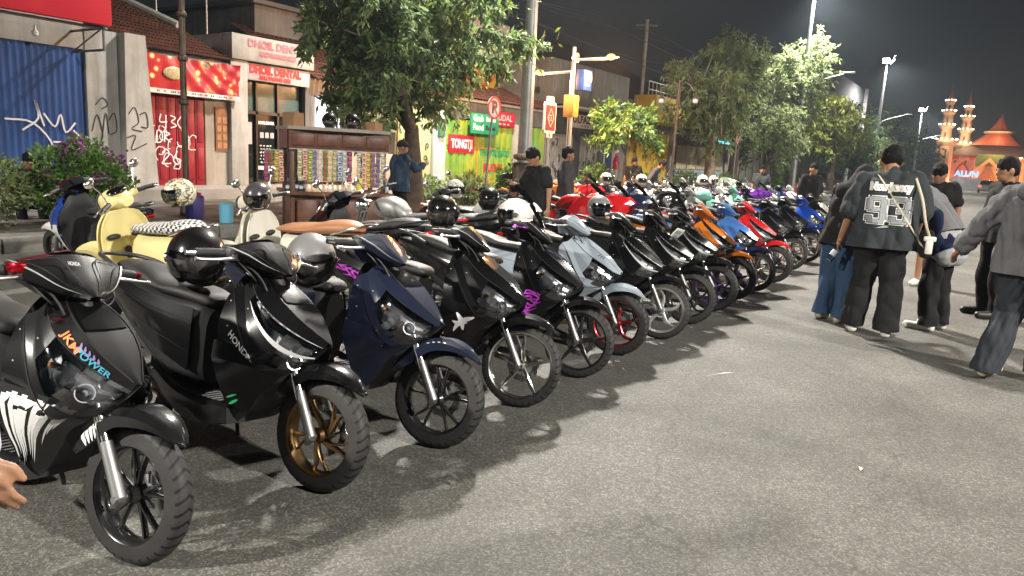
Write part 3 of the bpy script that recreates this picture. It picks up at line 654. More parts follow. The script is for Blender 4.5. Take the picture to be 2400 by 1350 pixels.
        m = MB(); m.tube([(-.09, s * .072, .425), (-.20, s * .07, .64)], .0165, 12); D['fork_tube' + k] = m.mesh('fork_tube', CHROME, 40)
    # fender: rows front tip to back
    rows = []
    for th, rc, wy, re, we in ((46, .292, .004, .289, .007), (54, .300, .018, .284, .036), (66, .312, .034, .274, .066), (82, .317, .046, .258, .084), (98, .314, .057, .246, .088), (114, .306, .055, .226, .088), (128, .300, .052, .222, .084), (142, .296, .05, .238, .078), (152, .294, .046, .262, .068)):
        a = radians(th); e = radians(th + (1 if th < 60 else 4))
        rows.append([(rc * cos(a), 0, .25 + rc * sin(a)), ((rc - .004) * cos(a), wy, .25 + (rc - .004) * sin(a)), ((re + (rc - re) * .55) * cos(e), we, .25 + (re + (rc - re) * .55) * sin(e)), (re * cos(e), we * .97, .25 + re * sin(e))])
    g = crgrid(rows, 4, 3, (), (1, 2)); D['_fender'] = Surf(g); m = MB(); m.grid(g); m.mirror(); D['front_fender'] = m.mesh('front_fender', P, 24, solid=-.004, merge=True)
    m = MB(); m.cbox((-.075, .058, .335), (.05, .03, .07), .008); D['brake_caliper'] = m.mesh('brake_caliper', ALU, 40)
    m = MB(); m.tube(cr([(-.47, -.16, .96), (-.36, -.10, .88), (-.20, -.085, .62), (-.09, -.09, .40), (-.05, -.06, .33)], 5), .005, 6); D['brake_hose'] = m.mesh('brake_hose', BLK, 50)
    m = MB(); m.tube(cr([(-.47, -.17, .965), (-.40, -.13, .90), (-.42, -.05, .84), (-.46, .0, .80)], 5), .0045, 6); D['throttle_cable'] = m.mesh('throttle_cable', BLK, 50)
    m = MB(); m.tube(cr([(-.47, .17, .965), (-.39, .14, .89), (-.41, .06, .83), (-.46, .02, .78)], 5), .0045, 6); D['brake_cable'] = m.mesh('brake_cable', BLK, 50)
    for s, k in ((-1, ''), (1, '_l')):
        m = MB(); m.lathe([(.0005, .004), (.016, .003), (.018, 0)], 12, 'y', (-.088, 0, .438)) if s > 0 else m.lathe([(.0005, -.004), (.016, -.003), (.018, 0)], 12, 'y', (-.088, 0, .438)); m.v = [(x, y + s * .094, z) for x, y, z in m.v]; D['side_reflector' + k] = m.mesh('side_reflector', AMBER, 40)
    Sd = D['_side']; q = MB(); Sd.ribbon(q, [(.05, .32), (.4, .32), (.95, .34)], .006); Sd.ribbon(q, [(.02, .75), (.3, .7), (.6, .72)], .006); D['side_seam'] = q.mesh('side_seam', FRAMEB, 0)
    q = MB()
    for u_, v_ in ((.10, .90), (.34, .93), (.66, .95), (.22, .60)):
        c_ = D['_surf'].at(u_, v_, .003); q.sph(c_, .0055, 5, (1, .5, 1))
    D['cowl_bolts'] = q.mesh('cowl_bolts', STEEL, 40)
    for s, k in ((-1, ''), (1, '_l')):
        m = MB(); m.tube(cr([(-.47, s * .18, .995), (-.46, s * .20, 1.08), (-.45, s * .26, 1.17)], 4), .0055, 8); D['mirror_stem' + k] = m.mesh('mirror_stem', CHROME, 50)
        m = MB(); m.sph((-.455, s * .285, 1.20), .062, 8, (.22, 1., .62)); D['mirror' + k] = m.mesh('mirror', CHROME, 50)
    m = MB(); q = [[(-.375, 0, 1.015), (-.385, .07, 1.005)], [(-.43, 0, 1.105), (-.44, .085, 1.085)], [(-.50, 0, 1.185), (-.505, .06, 1.16)]]; m.grid(crgrid(q, 4, 3)); m.mirror(); D['fly_screen'] = m.mesh('fly_screen', DLENS, 50, solid=.003, merge=True)
    m = MB(); m.cbox((0, 0, 0), (.006, .25, .105), .002); D['plate'] = m.mesh('plate', mat('plate_white', (.72, .72, .70), .4), 30)
    SCOOT[style] = D
    return D
STEERED = ('fly_screen', 'cover_seam', 'cover_seam_l', 'cover_trim', 'cover_trim_l', 'handlebar_cover', 'dash', 'steering_stem', 'grip', 'grip_l', 'bar_end', 'bar_end_l', 'lever', 'lever_l', 'switch', 'switch_l', 'fork_leg', 'fork_leg_l', 'fork_tube', 'fork_tube_l', 'front_fender', 'brake_caliper', 'brake_hose', 'throttle_cable', 'brake_cable', 'side_reflector', 'side_reflector_l', 'mirror', 'mirror_l', 'mirror_stem', 'mirror_stem_l')
NAMES = {'projector': 'lamp_dish', 'switch': 'switch_box', 'lever': 'brake_lever', 'body': 'seat_body'}
DETAIL = {3: None, 2: {'front_fairing', 'side_cowl', 'side_cowl_l', 'lower_cowl', 'lower_cowl_l', 'headlight', 'headlight_l', 'reflector', 'reflector_l', 'projector', 'projector_l', 'turn_signal', 'inner_fender', 'inner_shield', 'floorboard', 'skirt', 'body', 'side_panel', 'side_panel_l', 'seat', 'grab_rail', 'tail_light', 'rear_fender', 'engine', 'muffler', 'handlebar_cover', 'dash', 'steering_stem', 'grip', 'grip_l', 'bar_end', 'bar_end_l', 'lever', 'lever_l', 'fork_leg', 'fork_leg_l', 'fork_tube', 'fork_tube_l', 'front_fender', 'switch', 'switch_l'},
          1: {'front_fairing', 'side_cowl', 'side_cowl_l', 'lower_cowl', 'lower_cowl_l', 'reflector', 'reflector_l', 'inner_shield', 'floorboard', 'body', 'side_panel', 'side_panel_l', 'seat', 'grab_rail', 'tail_light', 'handlebar_cover', 'dash', 'grip', 'grip_l', 'lever', 'lever_l', 'fork_tube', 'fork_tube_l', 'front_fender', 'rear_fender', 'muffler'}}
PAINTED = ('front_fairing', 'side_cowl', 'side_cowl_l', 'lower_cowl', 'lower_cowl_l', 'skirt', 'skirt_l', 'side_panel', 'side_panel_l', 'handlebar_cover', 'front_fender')
def setmat(o, m):
    o.material_slots[0].link = 'OBJECT'; o.material_slots[0].material = m
def scooter(label, loc, rz=4., style='beat', pm=None, wheel=('std', None, 'star5', .044, .18), lean=7.5, steer=8., detail=3, mirrors=False, group='scooters parked in the front row', alt=None, plate=False, seatmat=None, skip=(), name='scooter', screen=False):
    D = scooter_meshes(style); T = thing(name, label, 'scooter', (loc[0] - .08 * cos(radians(rz)), loc[1] - .08 * sin(radians(rz)), 0), rz, group, lean); T['style'] = style; SM = steer_m(steer)
    use = DETAIL[detail]; out = {}
    alt = alt or {}
    for k, me in D.items():
        if k[0] == '_' or k == 'plate' or k in skip or (k == 'fly_screen' and not screen): continue
        if use is not None and k not in use and not (mirrors and 'mirror' in k) and k != 'fly_screen': continue
        if ('mirror' in k and not mirrors) or k.startswith('side_reflector'): continue
        base = k[:-2] if k.endswith('_l') else k
        if base in ('reflector', 'projector', 'bulb', 'turn_signal'):
            par = out.get('headlight' + k[len(base):], T)
        elif base == 'mirror': par = T
        else: par = T
        o = link(NAMES.get(base, base), me, par, SM if k in STEERED else None); out[k] = o
        if base in ('cowl_bolts', 'panel_seam', 'side_seam', 'floor_mat', 'cover_seam'): o['kind'] = 'stuff'
        if k in PAINTED: setmat(o, alt.get(base, pm))
        elif base in alt: setmat(o, alt[base])
        elif base == 'seat' and seatmat: setmat(o, seatmat)
    Wm = wheels(*wheel)
    fw = link('front_wheel', Wm['rim'], T, SM @ Matrix.Translation((0, 0, .25))); link('tyre', Wm['tyre'], fw)
    if detail >= 2: link('brake_disc', Wm['disc'], fw)
    rw = link('rear_wheel', Wm['rim'], T, Matrix.Translation((-1.27, 0, .25))); link('tyre', Wm['tyre'], rw)
    if plate:
        o = link('number_plate', D['plate'], T, Matrix.Translation((-.20, 0, .855)) @ Matrix.Rotation(radians(38), 4, 'Y'))
        q = MB(); small_print(q, (.0045, 0, .012), (0, 1, 0), (0, 0, 1), .2, .05, 3, 2); small_print(q, (.0045, 0, -.035), (0, 1, 0), (0, 0, 1), .08, .022, 2, 5); part('plate_lettering', q, mat('ink_black', (.02, .02, .02), .5), o, angle=0)['kind'] = 'stuff'
    T['_parts'] = 0
    return T, D, SM, out
def decal(T, SM, build, m, steered=False, name='decal'):
    mb = MB(); build(mb); return part(name, mb, m, T, SM if steered else None, angle=0)

# ------------------------------------------------------------------ front row, nearest first
PB = paint('paint_black', (.0022, .0022, .0026)); PBM = paint('paint_black_metallic', (.0055, .0055, .006), .2, .34)
PNAVY = paint('paint_navy_satin', (.010, .014, .030), .25, .42, .6); PGREY = paint('paint_cool_grey', (.24, .28, .32), 0, .4, .6)
PORG = paint('paint_orange_metallic', (.62, .17, .012), .35, .32); PBLUE = paint('paint_sky_blue', (.055, .16, .42), .35, .35); PRED = paint('paint_red', (.52, .010, .014), 0, .3)
PDBLUE = paint('paint_deep_blue', (.010, .05, .34), .4, .3); PWHITE = paint('paint_white', (.70, .69, .66), 0, .35); PNAVYF = paint('paint_dark_navy', (.012, .02, .055), .3, .35)
RB = mat('rim_black', (.012, .012, .012), .28, .2, coat=.6); RBR = mat('rim_bronze', (.20, .125, .055), .35, 1.); RS = mat('rim_polished', (.66, .64, .60), .18, 1.)
RR = mat('rim_red', (.26, .012, .02), .25, .7, coat=.8); RPUR = mat('rim_purple', (.05, .02, .09), .35, .6); RWH = mat('rim_silver_paint', (.55, .55, .53), .35, .7)
PURP = mat('decal_purple', (.42, .045, .46), .4); WHT = mat('decal_white', (.75, .75, .74), .4); HOLO = mat('decal_holographic', (.45, .30, .62), .2, .6); REDD = mat('decal_red', (.6, .02, .02), .4)
CYA = mat('decal_cyan', (.10, .45, .62), .25, .5); ORD = mat('decal_orange', (.75, .2, .06), .3, .3)
GRN = mat('decal_green', (.03, .35, .12), .4); SIL = mat('badge_silver', (.5, .5, .5), .35, .2)
REDAL = mat('anodised_red', (.5, .01, .02), .25, .9); PURAL = mat('anodised_purple', (.35, .05, .45), .25, .9)
FR = 'scooters parked in the front row'
def tribal(S, u0, v0, su, sv, n=7, seed=1):
    def f(mb):
        rd = random.Random(seed)
        for i in range(n):
            a = i / n; p = [(u0 + su * (a + rd.uniform(-.05, .05)), v0 + sv * rd.uniform(0, .3)), (u0 + su * (a + .12), v0 + sv * rd.uniform(.3, .6)), (u0 + su * (a + .02), v0 + sv * rd.uniform(.5, .8)), (u0 + su * (a + .22), v0 + sv * rd.uniform(.8, 1.1))]
            S.ribbon(mb, p, .016)
        S.ribbon(mb, [(u0, v0 + sv * .5), (u0 + su * .5, v0 + sv * .35), (u0 + su * 1.1, v0 + sv * .55)], .02)
    return f
# 1: black metallic with white splash
T, D, SM, O = scooter('nearest black scooter with white splash graphics and holographic lettering on its nose', (-2.33, 1.31), 5, 'beat', PBM, ('blk_wide', RB, 'y5', .046, .180), steer=5, lean=6.5, alt={'bar_end': REDAL})
decal(T, SM, lambda q: D['_cover'].text(q, 'HONDA', (.46, .16), (.44, .02), .026), SIL, True, 'badge')
def splash(q):
    S = D['_lower']; rd = random.Random(3)
    for i in range(15):
        v = .22 + i * .048; u1 = .30 + .34 * rd.random() + .02 * i
        if i % 5 == 3: u1 = .2
        P = [(.05 + .05 * rd.random(), v), (.2, v + .01), (u1, v + .05)]; n = 8; V = []
        for k in range(n + 1):
            f = k / n; u = P[0][0] + (P[2][0] - P[0][0]) * f; w = .027 * (1 - f ** 3); V += [S.at(u, v + .05 * f - w), S.at(u, v + .05 * f + w)]
        q.add(V, [(2 * k, 2 * k + 1, 2 * k + 3, 2 * k + 2) for k in range(n)])
decal(T, SM, splash, WHT)
def fsplash(q):
    S = D['_fender']
    for i in range(4): S.ribbon(q, [(.66 + i * .05, .45), (.64 + i * .05, .7), (.67 + i * .045, .97)], .02)
decal(T, SM, fsplash, WHT, True)
decal(T, SM, lambda q: D['_surf'].text(q, 'JKM', (.34, .27), (.54, .30), .038), ORD); decal(T, SM, lambda q: D['_surf'].text(q, 'POWER', (.52, .29), (.80, .30), .032), CYA); decal(T, SM, lambda q: [D['_surf'].ribbon(q, [(.50 + i * .04, .215), (.52 + i * .04, .25), (.50 + i * .04, .28)], .010) for i in range(5)], HOLO)
m = MB(); m.cbox((-.455, -.205, 1.0), (.05, .05, .035), .008); part('brake_reservoir', m, REDAL, T, SM)
# 2: black, split LED lights, bronze swirl rim
T, D, SM, O = scooter('gloss black scooter with split LED headlights and bronze swirl front wheel', (-2.26, 2.10), 3, 'vario', PB, ('bronze', RBR, 'swirl', .047, .182), steer=3, lean=8)
decal(T, SM, lambda q: D['_surf'].text(q, 'HONDA', (.40, .91), (.60, .82), .036), SIL, name='badge')
decal(T, SM, lambda q: [D['_lower'].ribbon(q, [(.62, .55), (.66, .85)], .02), D['_lower'].ribbon(q, [(.55, .60), (.58, .9)], .012)], GRN)
# 3: satin navy
T, D, SM, O = scooter('satin navy scooter with clear headlights and black multi-spoke wheel', (-2.18, 2.82), 5, 'beat', PNAVY, ('blk3', RB, 'y5', .044, .184), steer=9, lean=7)
decal(T, SM, lambda q: [D['_fender'].ribbon(q, [(.52 - i * .045, .58), (.50 - i * .045, .66)], .012) for i in range(4)], SIL, True, 'badge'); decal(T, SM, lambda q: [D['_surf'].ribbon(q, [(.80, .86), (.84, .90), (.86, .96)], .006)], SIL, name='badge')
# 4: black, polished thin rim, purple tribal
T, D, SM, O = scooter('black scooter with polished five-spoke wheel and purple tribal graphic on its tail', (-2.2, 3.63), 6, 'mio', PB, ('pol', RS, 'star5', .036, .206), steer=11)
decal(T, SM, tribal(D['_side'], .25, .25, .45, .5, 7, 4), PURP)
decal(T, SM, lambda q: [D['_lower'].ribbon(q, [(.20, .45), (.3, .62), (.44, .72)], .05), D['_lower'].ribbon(q, [(.42, .48), (.3, .6), (.18, .74)], .035), D['_lower'].ribbon(q, [(.3, .5), (.33, .62), (.30, .78)], .03)], WHT)
# 5: black with purple tribal on the cowl
T, D, SM, O = scooter('black scooter with purple flame graphic on its side cowl and black star wheel', (-2.23, 4.41), 3, 'beat', PB, ('blk5', RB, 'star5', .038, .206), steer=13, lean=8.5, screen=True, alt={'brake_lever': PURAL, 'lever': PURAL})
decal(T, SM, tribal(D['_lower'], .08, .25, .42, .6, 8, 9), PURP); decal(T, SM, lambda q: D['_fender'].text(q, 'DZ', (.68, .62), (.56, .62), .034), SIL, True, 'badge')
# 6: grey with red wheels
T, D, SM, O = scooter('light grey scooter with dark red wheel and small red emblem', (-2.28, 5.16), 6, 'mio', PGREY, ('red', RR, 'bent5', .046, .186), steer=5, lean=6)
decal(T, SM, lambda q: [D['_surf'].ribbon(q, [(.30, .10), (.33, .15), (.37, .12), (.34, .08), (.31, .10)], .014), D['_surf'].ribbon(q, [(.29, .13), (.35, .11), (.38, .15)], .010)], REDD)
decal(T, SM, lambda q: [D['_surf'].ribbon(q, [(.56 + i * .035, .16), (.54 + i * .035, .25)], .008) for i in range(3)], BLK)
# 7-9: black
T, D, SM, O = scooter('black scooter with bright silver star wheel parked beside the grey one', (-2.23, 5.92), 5, 'strip', PB, ('silver', RWH, 'bent5', .040, .200), steer=14, lean=8)
T, D, SM, O = scooter('black scooter with a white number plate across its nose', (-2.26, 6.70), 4, 'vario', PB, ('blk8', RB, 'bent5', .044, .19), steer=12, lean=9, plate='AB 4826 XY', screen=True)
T, D, SM, O = scooter('black scooter with purple-black rim parked just before the orange one', (-2.29, 7.52), 4, 'vario', PB, ('pur', RPUR, 'y5', .046, .186), steer=4, lean=6, screen=True)
T, D, SM, O = scooter('metallic orange scooter between black and sky blue ones', (-2.33, 8.35), 5, 'strip', PORG, ('pur2', RPUR, 'star5', .046, .186), steer=9)
T, D, SM, O = scooter('sky blue scooter with dark navy fender', (-2.32, 9.15), 3, 'mio', PBLUE, ('alu11', RWH, 'y5', .044, .19), steer=8, alt={'front_fender': PNAVYF, 'skirt': PNAVYF}, detail=2)
T, D, SM, O = scooter('bright red scooter with red fender and black wheel', (-2.33, 10.1), 4, 'vario', PRED, ('blk12', RB, 'swirl', .046, .186), steer=3, lean=6)
T, D, SM, O = scooter('black scooter with polished silver wheel right after the red one', (-2.46, 11.6), 4, 'vario', PB, ('pol13', RS, 'y5', .040, .20), steer=8, detail=2)
T, D, SM, O = scooter('black scooter second from the red one, half hidden by its neighbour', (-2.5, 12.9), 4, 'vario', PB, ('silver', RWH, 'bent5', .040, .200), steer=8, detail=2)
T, D, SM, O = scooter('bright deep blue scooter beside the woman in jeans', (-2.5, 14.2), 4, 'mio', PDBLUE, ('blk8', RB, 'bent5', .044, .19), steer=8, detail=2)

# ------------------------------------------------------------------ retro scooters (rider side seen)
def retro_meshes():
    D = {}; P = mat('paint_slot')
    q = [[(-.40, 0, .90), (-.40, .09, .885), (-.41, .14, .86)], [(-.385, 0, .80), (-.385, .13, .79), (-.42, .20, .77)], [(-.375, 0, .66), (-.375, .14, .66), (-.42, .225, .64)], [(-.37, 0, .50), (-.375, .14, .50), (-.42, .215, .48)], [(-.39, 0, .34), (-.40, .12, .335), (-.44, .17, .32)], [(-.44, 0, .25), (-.45, .10, .25), (-.50, .15, .25)]]
    m = MB(); m.grid(crgrid(q, 4, 4)); m.mirror(); D['leg_shield'] = m.mesh('leg_shield', P, 40, solid=-.012, merge=True)
    q = [[(x - .075 - (.03 if j == 0 else 0), y * .97, z) for j, (x, y, z) in enumerate(r)] for r in q[:5]]
    m = MB(); m.grid(crgrid(q, 4, 4)); m.mirror(); D['glove_box'] = m.mesh('glove_box', P, 40, solid=.01, merge=True)
    for s, k in ((-1, ''), (1, '_l')):
        m = MB(); m.sph((-.478, s * .105, .67), .06, 8, (.35, 1., .42)); D['pocket' + k] = m.mesh('pocket', BLK, 50)
    m = MB(); m.sph((-.485, 0, .52), .045, 8, (.3, .8, 1.2)); D['key_cover'] = m.mesh('key_cover', BLK, 50)
    m = MB(); m.loft([ring(-.26, .04, .92, .99, 2.2), ring(-.30, .085, .885, 1.03, 2.2), ring(-.38, .10, .87, 1.06, 2.3), ring(-.46, .10, .885, 1.055, 2.3), ring(-.52, .07, .91, 1.0, 2.3)], 4)
    m.loft([[(-.45 + .035 * cos(a), y, .97 + .03 * sin(a)) for a in [2 * pi * i / 12 for i in range(12)]] for y in (-.21, -.1, .1, .21)], 2); D['handlebar_cover'] = m.mesh('handlebar_cover', P, 50)
    m = MB(); m.lathe([(.001, .012), (.04, .009), (.062, 0), (.066, -.012)], 20, 'x', (-.255, 0, .955)); D['headlight'] = m.mesh('headlight', mat('headlight_reflector'), 50)
    m = MB(); m.sph((-.44, 0, 1.045), .085, 8, (.75, 1.25, .38)); D['dash'] = m.mesh('dash', BLKG, 50)
    m = MB(); m.tube([(-.16, 0, .50), (-.36, 0, .90)], .05, 12); D['steering_stem'] = m.mesh('steering_stem', P, 40)
    m = MB(); m.loft([ring(-.46, .16, .21, .30, 5), ring(-.62, .18, .20, .30, 6), ring(-.82, .16, .24, .34, 4)], 3); D['floorboard'] = m.mesh('floorboard', P, 40)
    m = MB(); m.loft([ring(-.74, .09, .33, .69, 2.6), ring(-.80, .15, .27, .73, 2.6), ring(-1.0, .20, .28, .745, 2.4), ring(-1.25, .205, .36, .76, 2.3), ring(-1.48, .15, .48, .755, 2.2), ring(-1.62, .06, .60, .73, 2.1)], 4); D['body'] = m.mesh('rear_body', P, 50)
    m = MB(); m.loft([ring(-.70, .07, .745, .775, 2.4), ring(-.78, .12, .74, .80, 2.6), ring(-.95, .15, .745, .815, 2.6), ring(-1.10, .15, .75, .83, 2.6), ring(-1.25, .145, .755, .865, 2.6), ring(-1.45, .12, .76, .88, 2.5), ring(-1.58, .06, .77, .85, 2.3)], 4); D['seat'] = m.mesh('retro_seat', SEATM, 50)
    m = MB(); m.tube(cr([(-1.35, .14, .78), (-1.55, .12, .84), (-1.70, .06, .86), (-1.70, -.06, .86), (-1.55, -.12, .84), (-1.35, -.14, .78)], 4), .010, 8); D['grab_rail'] = m.mesh('grab_rail', CHROME, 50)
    S = scooter_meshes('beat')
    for k in ('grip', 'grip_l', 'bar_end', 'bar_end_l', 'lever', 'lever_l', 'fork_leg', 'fork_leg_l', 'front_fender', 'tail_light', 'muffler', 'mirror', 'mirror_l', 'mirror_stem', 'mirror_stem_l'): D[k] = S[k]
    return D
RETRO = None
def retro(label, loc, rz, pm, seatmat, lean=7., steer=15., mirrors=True, group='scooters and motorcycles in the rows behind'):
    global RETRO
    RETRO = RETRO or retro_meshes(); T = thing('retro_scooter', label, 'scooter', (loc[0], loc[1], 0), rz, group, lean); SM = steer_m(steer)
    for k, me in RETRO.items():
        if 'mirror' in k and not mirrors: continue
        base = k[:-2] if k.endswith('_l') else k
        o = link({'body': 'rear_body', 'lever': 'brake_lever'}.get(base, base), me, T, SM if (k in STEERED or k == 'headlight') else None)
        if base in ('leg_shield', 'glove_box', 'handlebar_cover', 'floorboard', 'body', 'front_fender', 'steering_stem'): setmat(o, pm)
        if base == 'seat': setmat(o, seatmat)
    Wm = wheels('retro', RWH, 'six', .046, .165)
    for n, x in (('front_wheel', 0), ('rear_wheel', -1.27)):
        w = link(n, Wm['rim'], T, (SM if x == 0 else Matrix.Identity(4)) @ Matrix.Translation((x, 0, .25))); link('tyre', Wm['tyre'], w)
    return T
# ------------------------------------------------------------------ motorcycles: faired and naked
def moto_meshes(kind):
    D = {}; P = mat('paint_slot'); C = cr
    if kind == 'sport':
        q = [[(-.02, 0, .86), (-.04, .05, .85), (-.10, .10, .80), (-.10, .09, .72)], [(-.12, 0, .95), (-.14, .10, .92), (-.20, .17, .82), (-.22, .16, .62)], [(-.26, 0, .98), (-.28, .14, .95), (-.34, .215, .82), (-.36, .20, .50)], [(-.42, .17, .97), (-.44, .20, .93), (-.50, .235, .78), (-.52, .20, .40)], [(-.58, .20, .88), (-.60, .22, .84), (-.66, .225, .70), (-.70, .17, .36)]]
        g = crgrid(q, 4, 3, (), (1, 2)); m = MB(); m.grid(g); m.mirror(); D['fairing'] = m.mesh('sport_fairing', P, 20, solid=-.004)
        q = [[(-.13, 0, .955), (-.15, .09, .93)], [(-.24, 0, 1.08), (-.26, .11, 1.03)], [(-.38, 0, 1.17), (-.39, .09, 1.13)]]
        m = MB(); m.grid(crgrid(q, 4, 3)); m.mirror(); D['windscreen'] = m.mesh('windscreen', DLENS, 50, solid=.003, merge=True)
        for s, k in ((-1, ''), (1, '_l')):
            m = MB(); m.grid(crgrid([[(-.06, s * .03, .845), (-.12, s * .10, .82)], [(-.12, s * .04, .88), (-.20, s * .14, .85)]], 3, 3)); m.v = [(x + .012, y + s * .006, z + .006) for x, y, z in m.v]; D['headlight' + k] = m.mesh('headlight', mat('headlight_reflector'), 40)
        barz = .93
    else:
        m = MB(); m.lathe([(.001, .03), (.05, .022), (.085, 0), (.09, -.02), (.07, -.10), (.02, -.13)], 20, 'x', (-.20, 0, .86)); D['headlight'] = m.mesh('headlight_shell', CHROME, 50)
        barz = 1.04
    m = MB(); m.loft([ring(-.46, .05, .80, .90, 2.4), ring(-.52, .12, .76, .965, 2.4), ring(-.66, .155, .745, .99, 2.4), ring(-.80, .135, .745, .95, 2.4), ring(-.92, .07, .75, .84, 2.3)], 4); D['tank'] = m.mesh('fuel_tank', P, 50)
    m = MB(); m.lathe([(.001, .008), (.035, .006), (.036, -.01)], 14, 'z', (-.63, 0, .992)); D['fuel_cap'] = m.mesh('fuel_cap', CHROME, 40)
    m = MB(); m.loft([ring(-.86, .09, .755, .80, 2.6), ring(-1.0, .14, .75, .82, 2.6), ring(-1.2, .135, .77, .845, 2.6), ring(-1.42, .10, .80, .885, 2.5), ring(-1.54, .04, .82, .86, 2.3)], 4); D['seat'] = m.mesh('moto_seat', SEATM, 50)
    m = MB(); m.loft([ring(-.95, .12, .60, .745, 2.6), ring(-1.2, .145, .66, .765, 2.6), ring(-1.45, .10, .75, .81, 2.4), ring(-1.66, .04, .82, .85, 2.2)], 3); D['tail'] = m.mesh('tail_cowl', P, 40)
    m = MB(); m.loft([ring(-.42, .10, .24, .56, 4), ring(-.55, .15, .18, .64, 4), ring(-.85, .15, .18, .58, 4), ring(-1.0, .10, .25, .5, 4)], 2); D['engine'] = m.mesh('moto_engine', GREYIN, 40)
    m = MB(); m.tube(C([(-.45, -.08, .45), (-.42, -.12, .22), (-.7, -.15, .16), (-1.05, -.17, .25), (-1.55, -.18, .42)], 5), [.02] * 12 + [.045] * 9, 10); D['exhaust'] = m.mesh('exhaust', CHROME, 40)
    m = MB(); m.tube(C([(-.50, -.36, barz - .01), (-.44, -.22, barz), (-.40, 0, barz - .04), (-.44, .22, barz), (-.50, .36, barz - .01)], 4), .012, 8); D['handlebar'] = m.mesh('handlebar', CHROME, 50)
    for s, k in ((-1, ''), (1, '_l')):
        m = MB(); m.tube([(-.465, s * .25, barz), (-.50, s * .375, barz - .01)], .018, 10); D['grip' + k] = m.mesh('grip', RUB, 50)
        m = MB(); m.tube([(0, s * .085, .27), (-.30, s * .085, .90)], [.027, .022], 10); D['fork_leg' + k] = m.mesh('moto_fork', CHROME, 40)
        m = MB(); m.tube(C([(-.44, s * .20, barz), (-.42, s * .24, barz + .12), (-.42, s * .30, barz + .16)], 3), .006, 6); m.sph((-.425, s * .33, barz + .18), .06, 7, (.25, 1., .62)); D['mirror' + k] = m.mesh('mirror', BLKG if kind == 'sport' else CHROME, 50)
    q = []
    for th in (60, 75, 90, 110, 130, 145):
        a = radians(th); q.append([(.315 * cos(a), 0, .28 + .315 * sin(a)), (.30 * cos(a), .06, .28 + .30 * sin(a))])
    m = MB(); m.grid(crgrid(q, 3, 2)); m.mirror(); D['front_fender'] = m.mesh('moto_fender', P, 40, solid=-.004, merge=True)
    m = MB(); m.loft([ring(-1.62, .06, .79, .83), ring(-1.69, .05, .80, .825)], 1); D['tail_light'] = m.mesh('moto_tail_light', REDL, 40)
    return D
MOTO = {}
def moto(kind, label, loc, rz, pm, lean=7., steer=12., rim=('moto', None, 'six', .05, .20), group='scooters and motorcycles in the rows behind', seatm=None):
    if kind not in MOTO: MOTO[kind] = moto_meshes(kind)
    T = thing('sport_motorcycle' if kind == 'sport' else 'naked_motorcycle', label, 'motorcycle', (loc[0], loc[1], 0), rz, group, lean); SM = steer_m(steer)
    for k, me in MOTO[kind].items():
        base = k[:-2] if k.endswith('_l') else k
        st = base in ('handlebar', 'grip', 'fork_leg', 'mirror', 'front_fender') or (kind != 'sport' and base == 'headlight')
        o = link({'tank': 'fuel_tank'}.get(base, base), me, T, SM if st else None)
        if base in ('fairing', 'tank', 'tail', 'front_fender'): setmat(o, pm)
        if base == 'seat' and seatm: setmat(o, seatm)
    Wm = wheels('moto', RB, 'six', .052, .20); sc = Matrix.Diagonal((1.12, 1.12, 1.12, 1))
    for n, x in (('front_wheel', 0), ('rear_wheel', -1.32)):
        w = link(n, Wm['rim'], T, (SM if x == 0 else Matrix.Identity(4)) @ Matrix.Translation((x, 0, .28)) @ sc); link('tyre', Wm['tyre'], w)
    return T
# ------------------------------------------------------------------ helmets
def helmet(label, loc, rz, shell, visor=None, full=False, tilt=0., size=1., pattern=None, roll=0.):
    T = thing('helmet', label, 'helmet', loc, rz, 'helmets left on the machines'); T.rotation_euler = (radians(roll), radians(tilt), radians(rz)); T.scale = (size,) * 3
    A, B = 20, 28; R = lambda th, ph: (.138 * sin(th) * cos(ph) * (1.06 if cos(ph) > 0 else 1.0), .122 * sin(th) * sin(ph), .125 + .132 * cos(th))
    m = MB(); V = [R(pi * .80 * i / A, 2 * pi * j / B) for i in range(A + 1) for j in range(B)]; F = []
    for i in range(A):
        for j in range(B):
            ph = 2 * pi * (j + .5) / B; ph = ph if ph < pi else ph - 2 * pi; th = pi * .80 * (i + .5) / A
            if abs(ph) < 1.15 and (th > 1.25 and (th < 1.95 if full else True)): continue
            F.append((i * B + j, i * B + (j + 1) % B, (i + 1) * B + (j + 1) % B, (i + 1) * B + j))
    m.add(V, F); part('shell', m, shell, T, angle=60, solid=.014)
    m = MB(); V = []
    for i in range(7):
        for j in range(13):
            th = 1.20 + (.75 if full else .95) * i / 6; ph = -1.22 + 2.44 * j / 12; k = 1.035 + (0 if full else .02)
            x, y, z = R(th, ph); V.append((x * k, y * k, .125 + (z - .125) * 1.0))
    m.grid(np.array(V).reshape(7, 13, 3)); part('visor', m, visor or DLENS, T, angle=60)
    m = MB(); m.sph((-.005, 0, .115), .108, 8, (1, .95, 1)); part('liner', m, mat('helmet_liner', (.025, .022, .022), .9), T, angle=60)
    m = MB(); m.tube([R(pi * .80, 2 * pi * j / 24) for j in range(24)], .008, 6, closed=True); part('edge_trim', m, BLK, T, angle=60)
    for s in (-1, 1):
        m = MB(); m.lathe([(.001, .010), (.018, .008), (.022, 0)], 12, 'y', (.03, s * .118, .13)) if s > 0 else m.lathe([(.001, -.010), (.018, -.008), (.022, 0)], 12, 'y', (.03, s * .118, .13)); part('visor_pivot', m, CHROME, T)
    return T
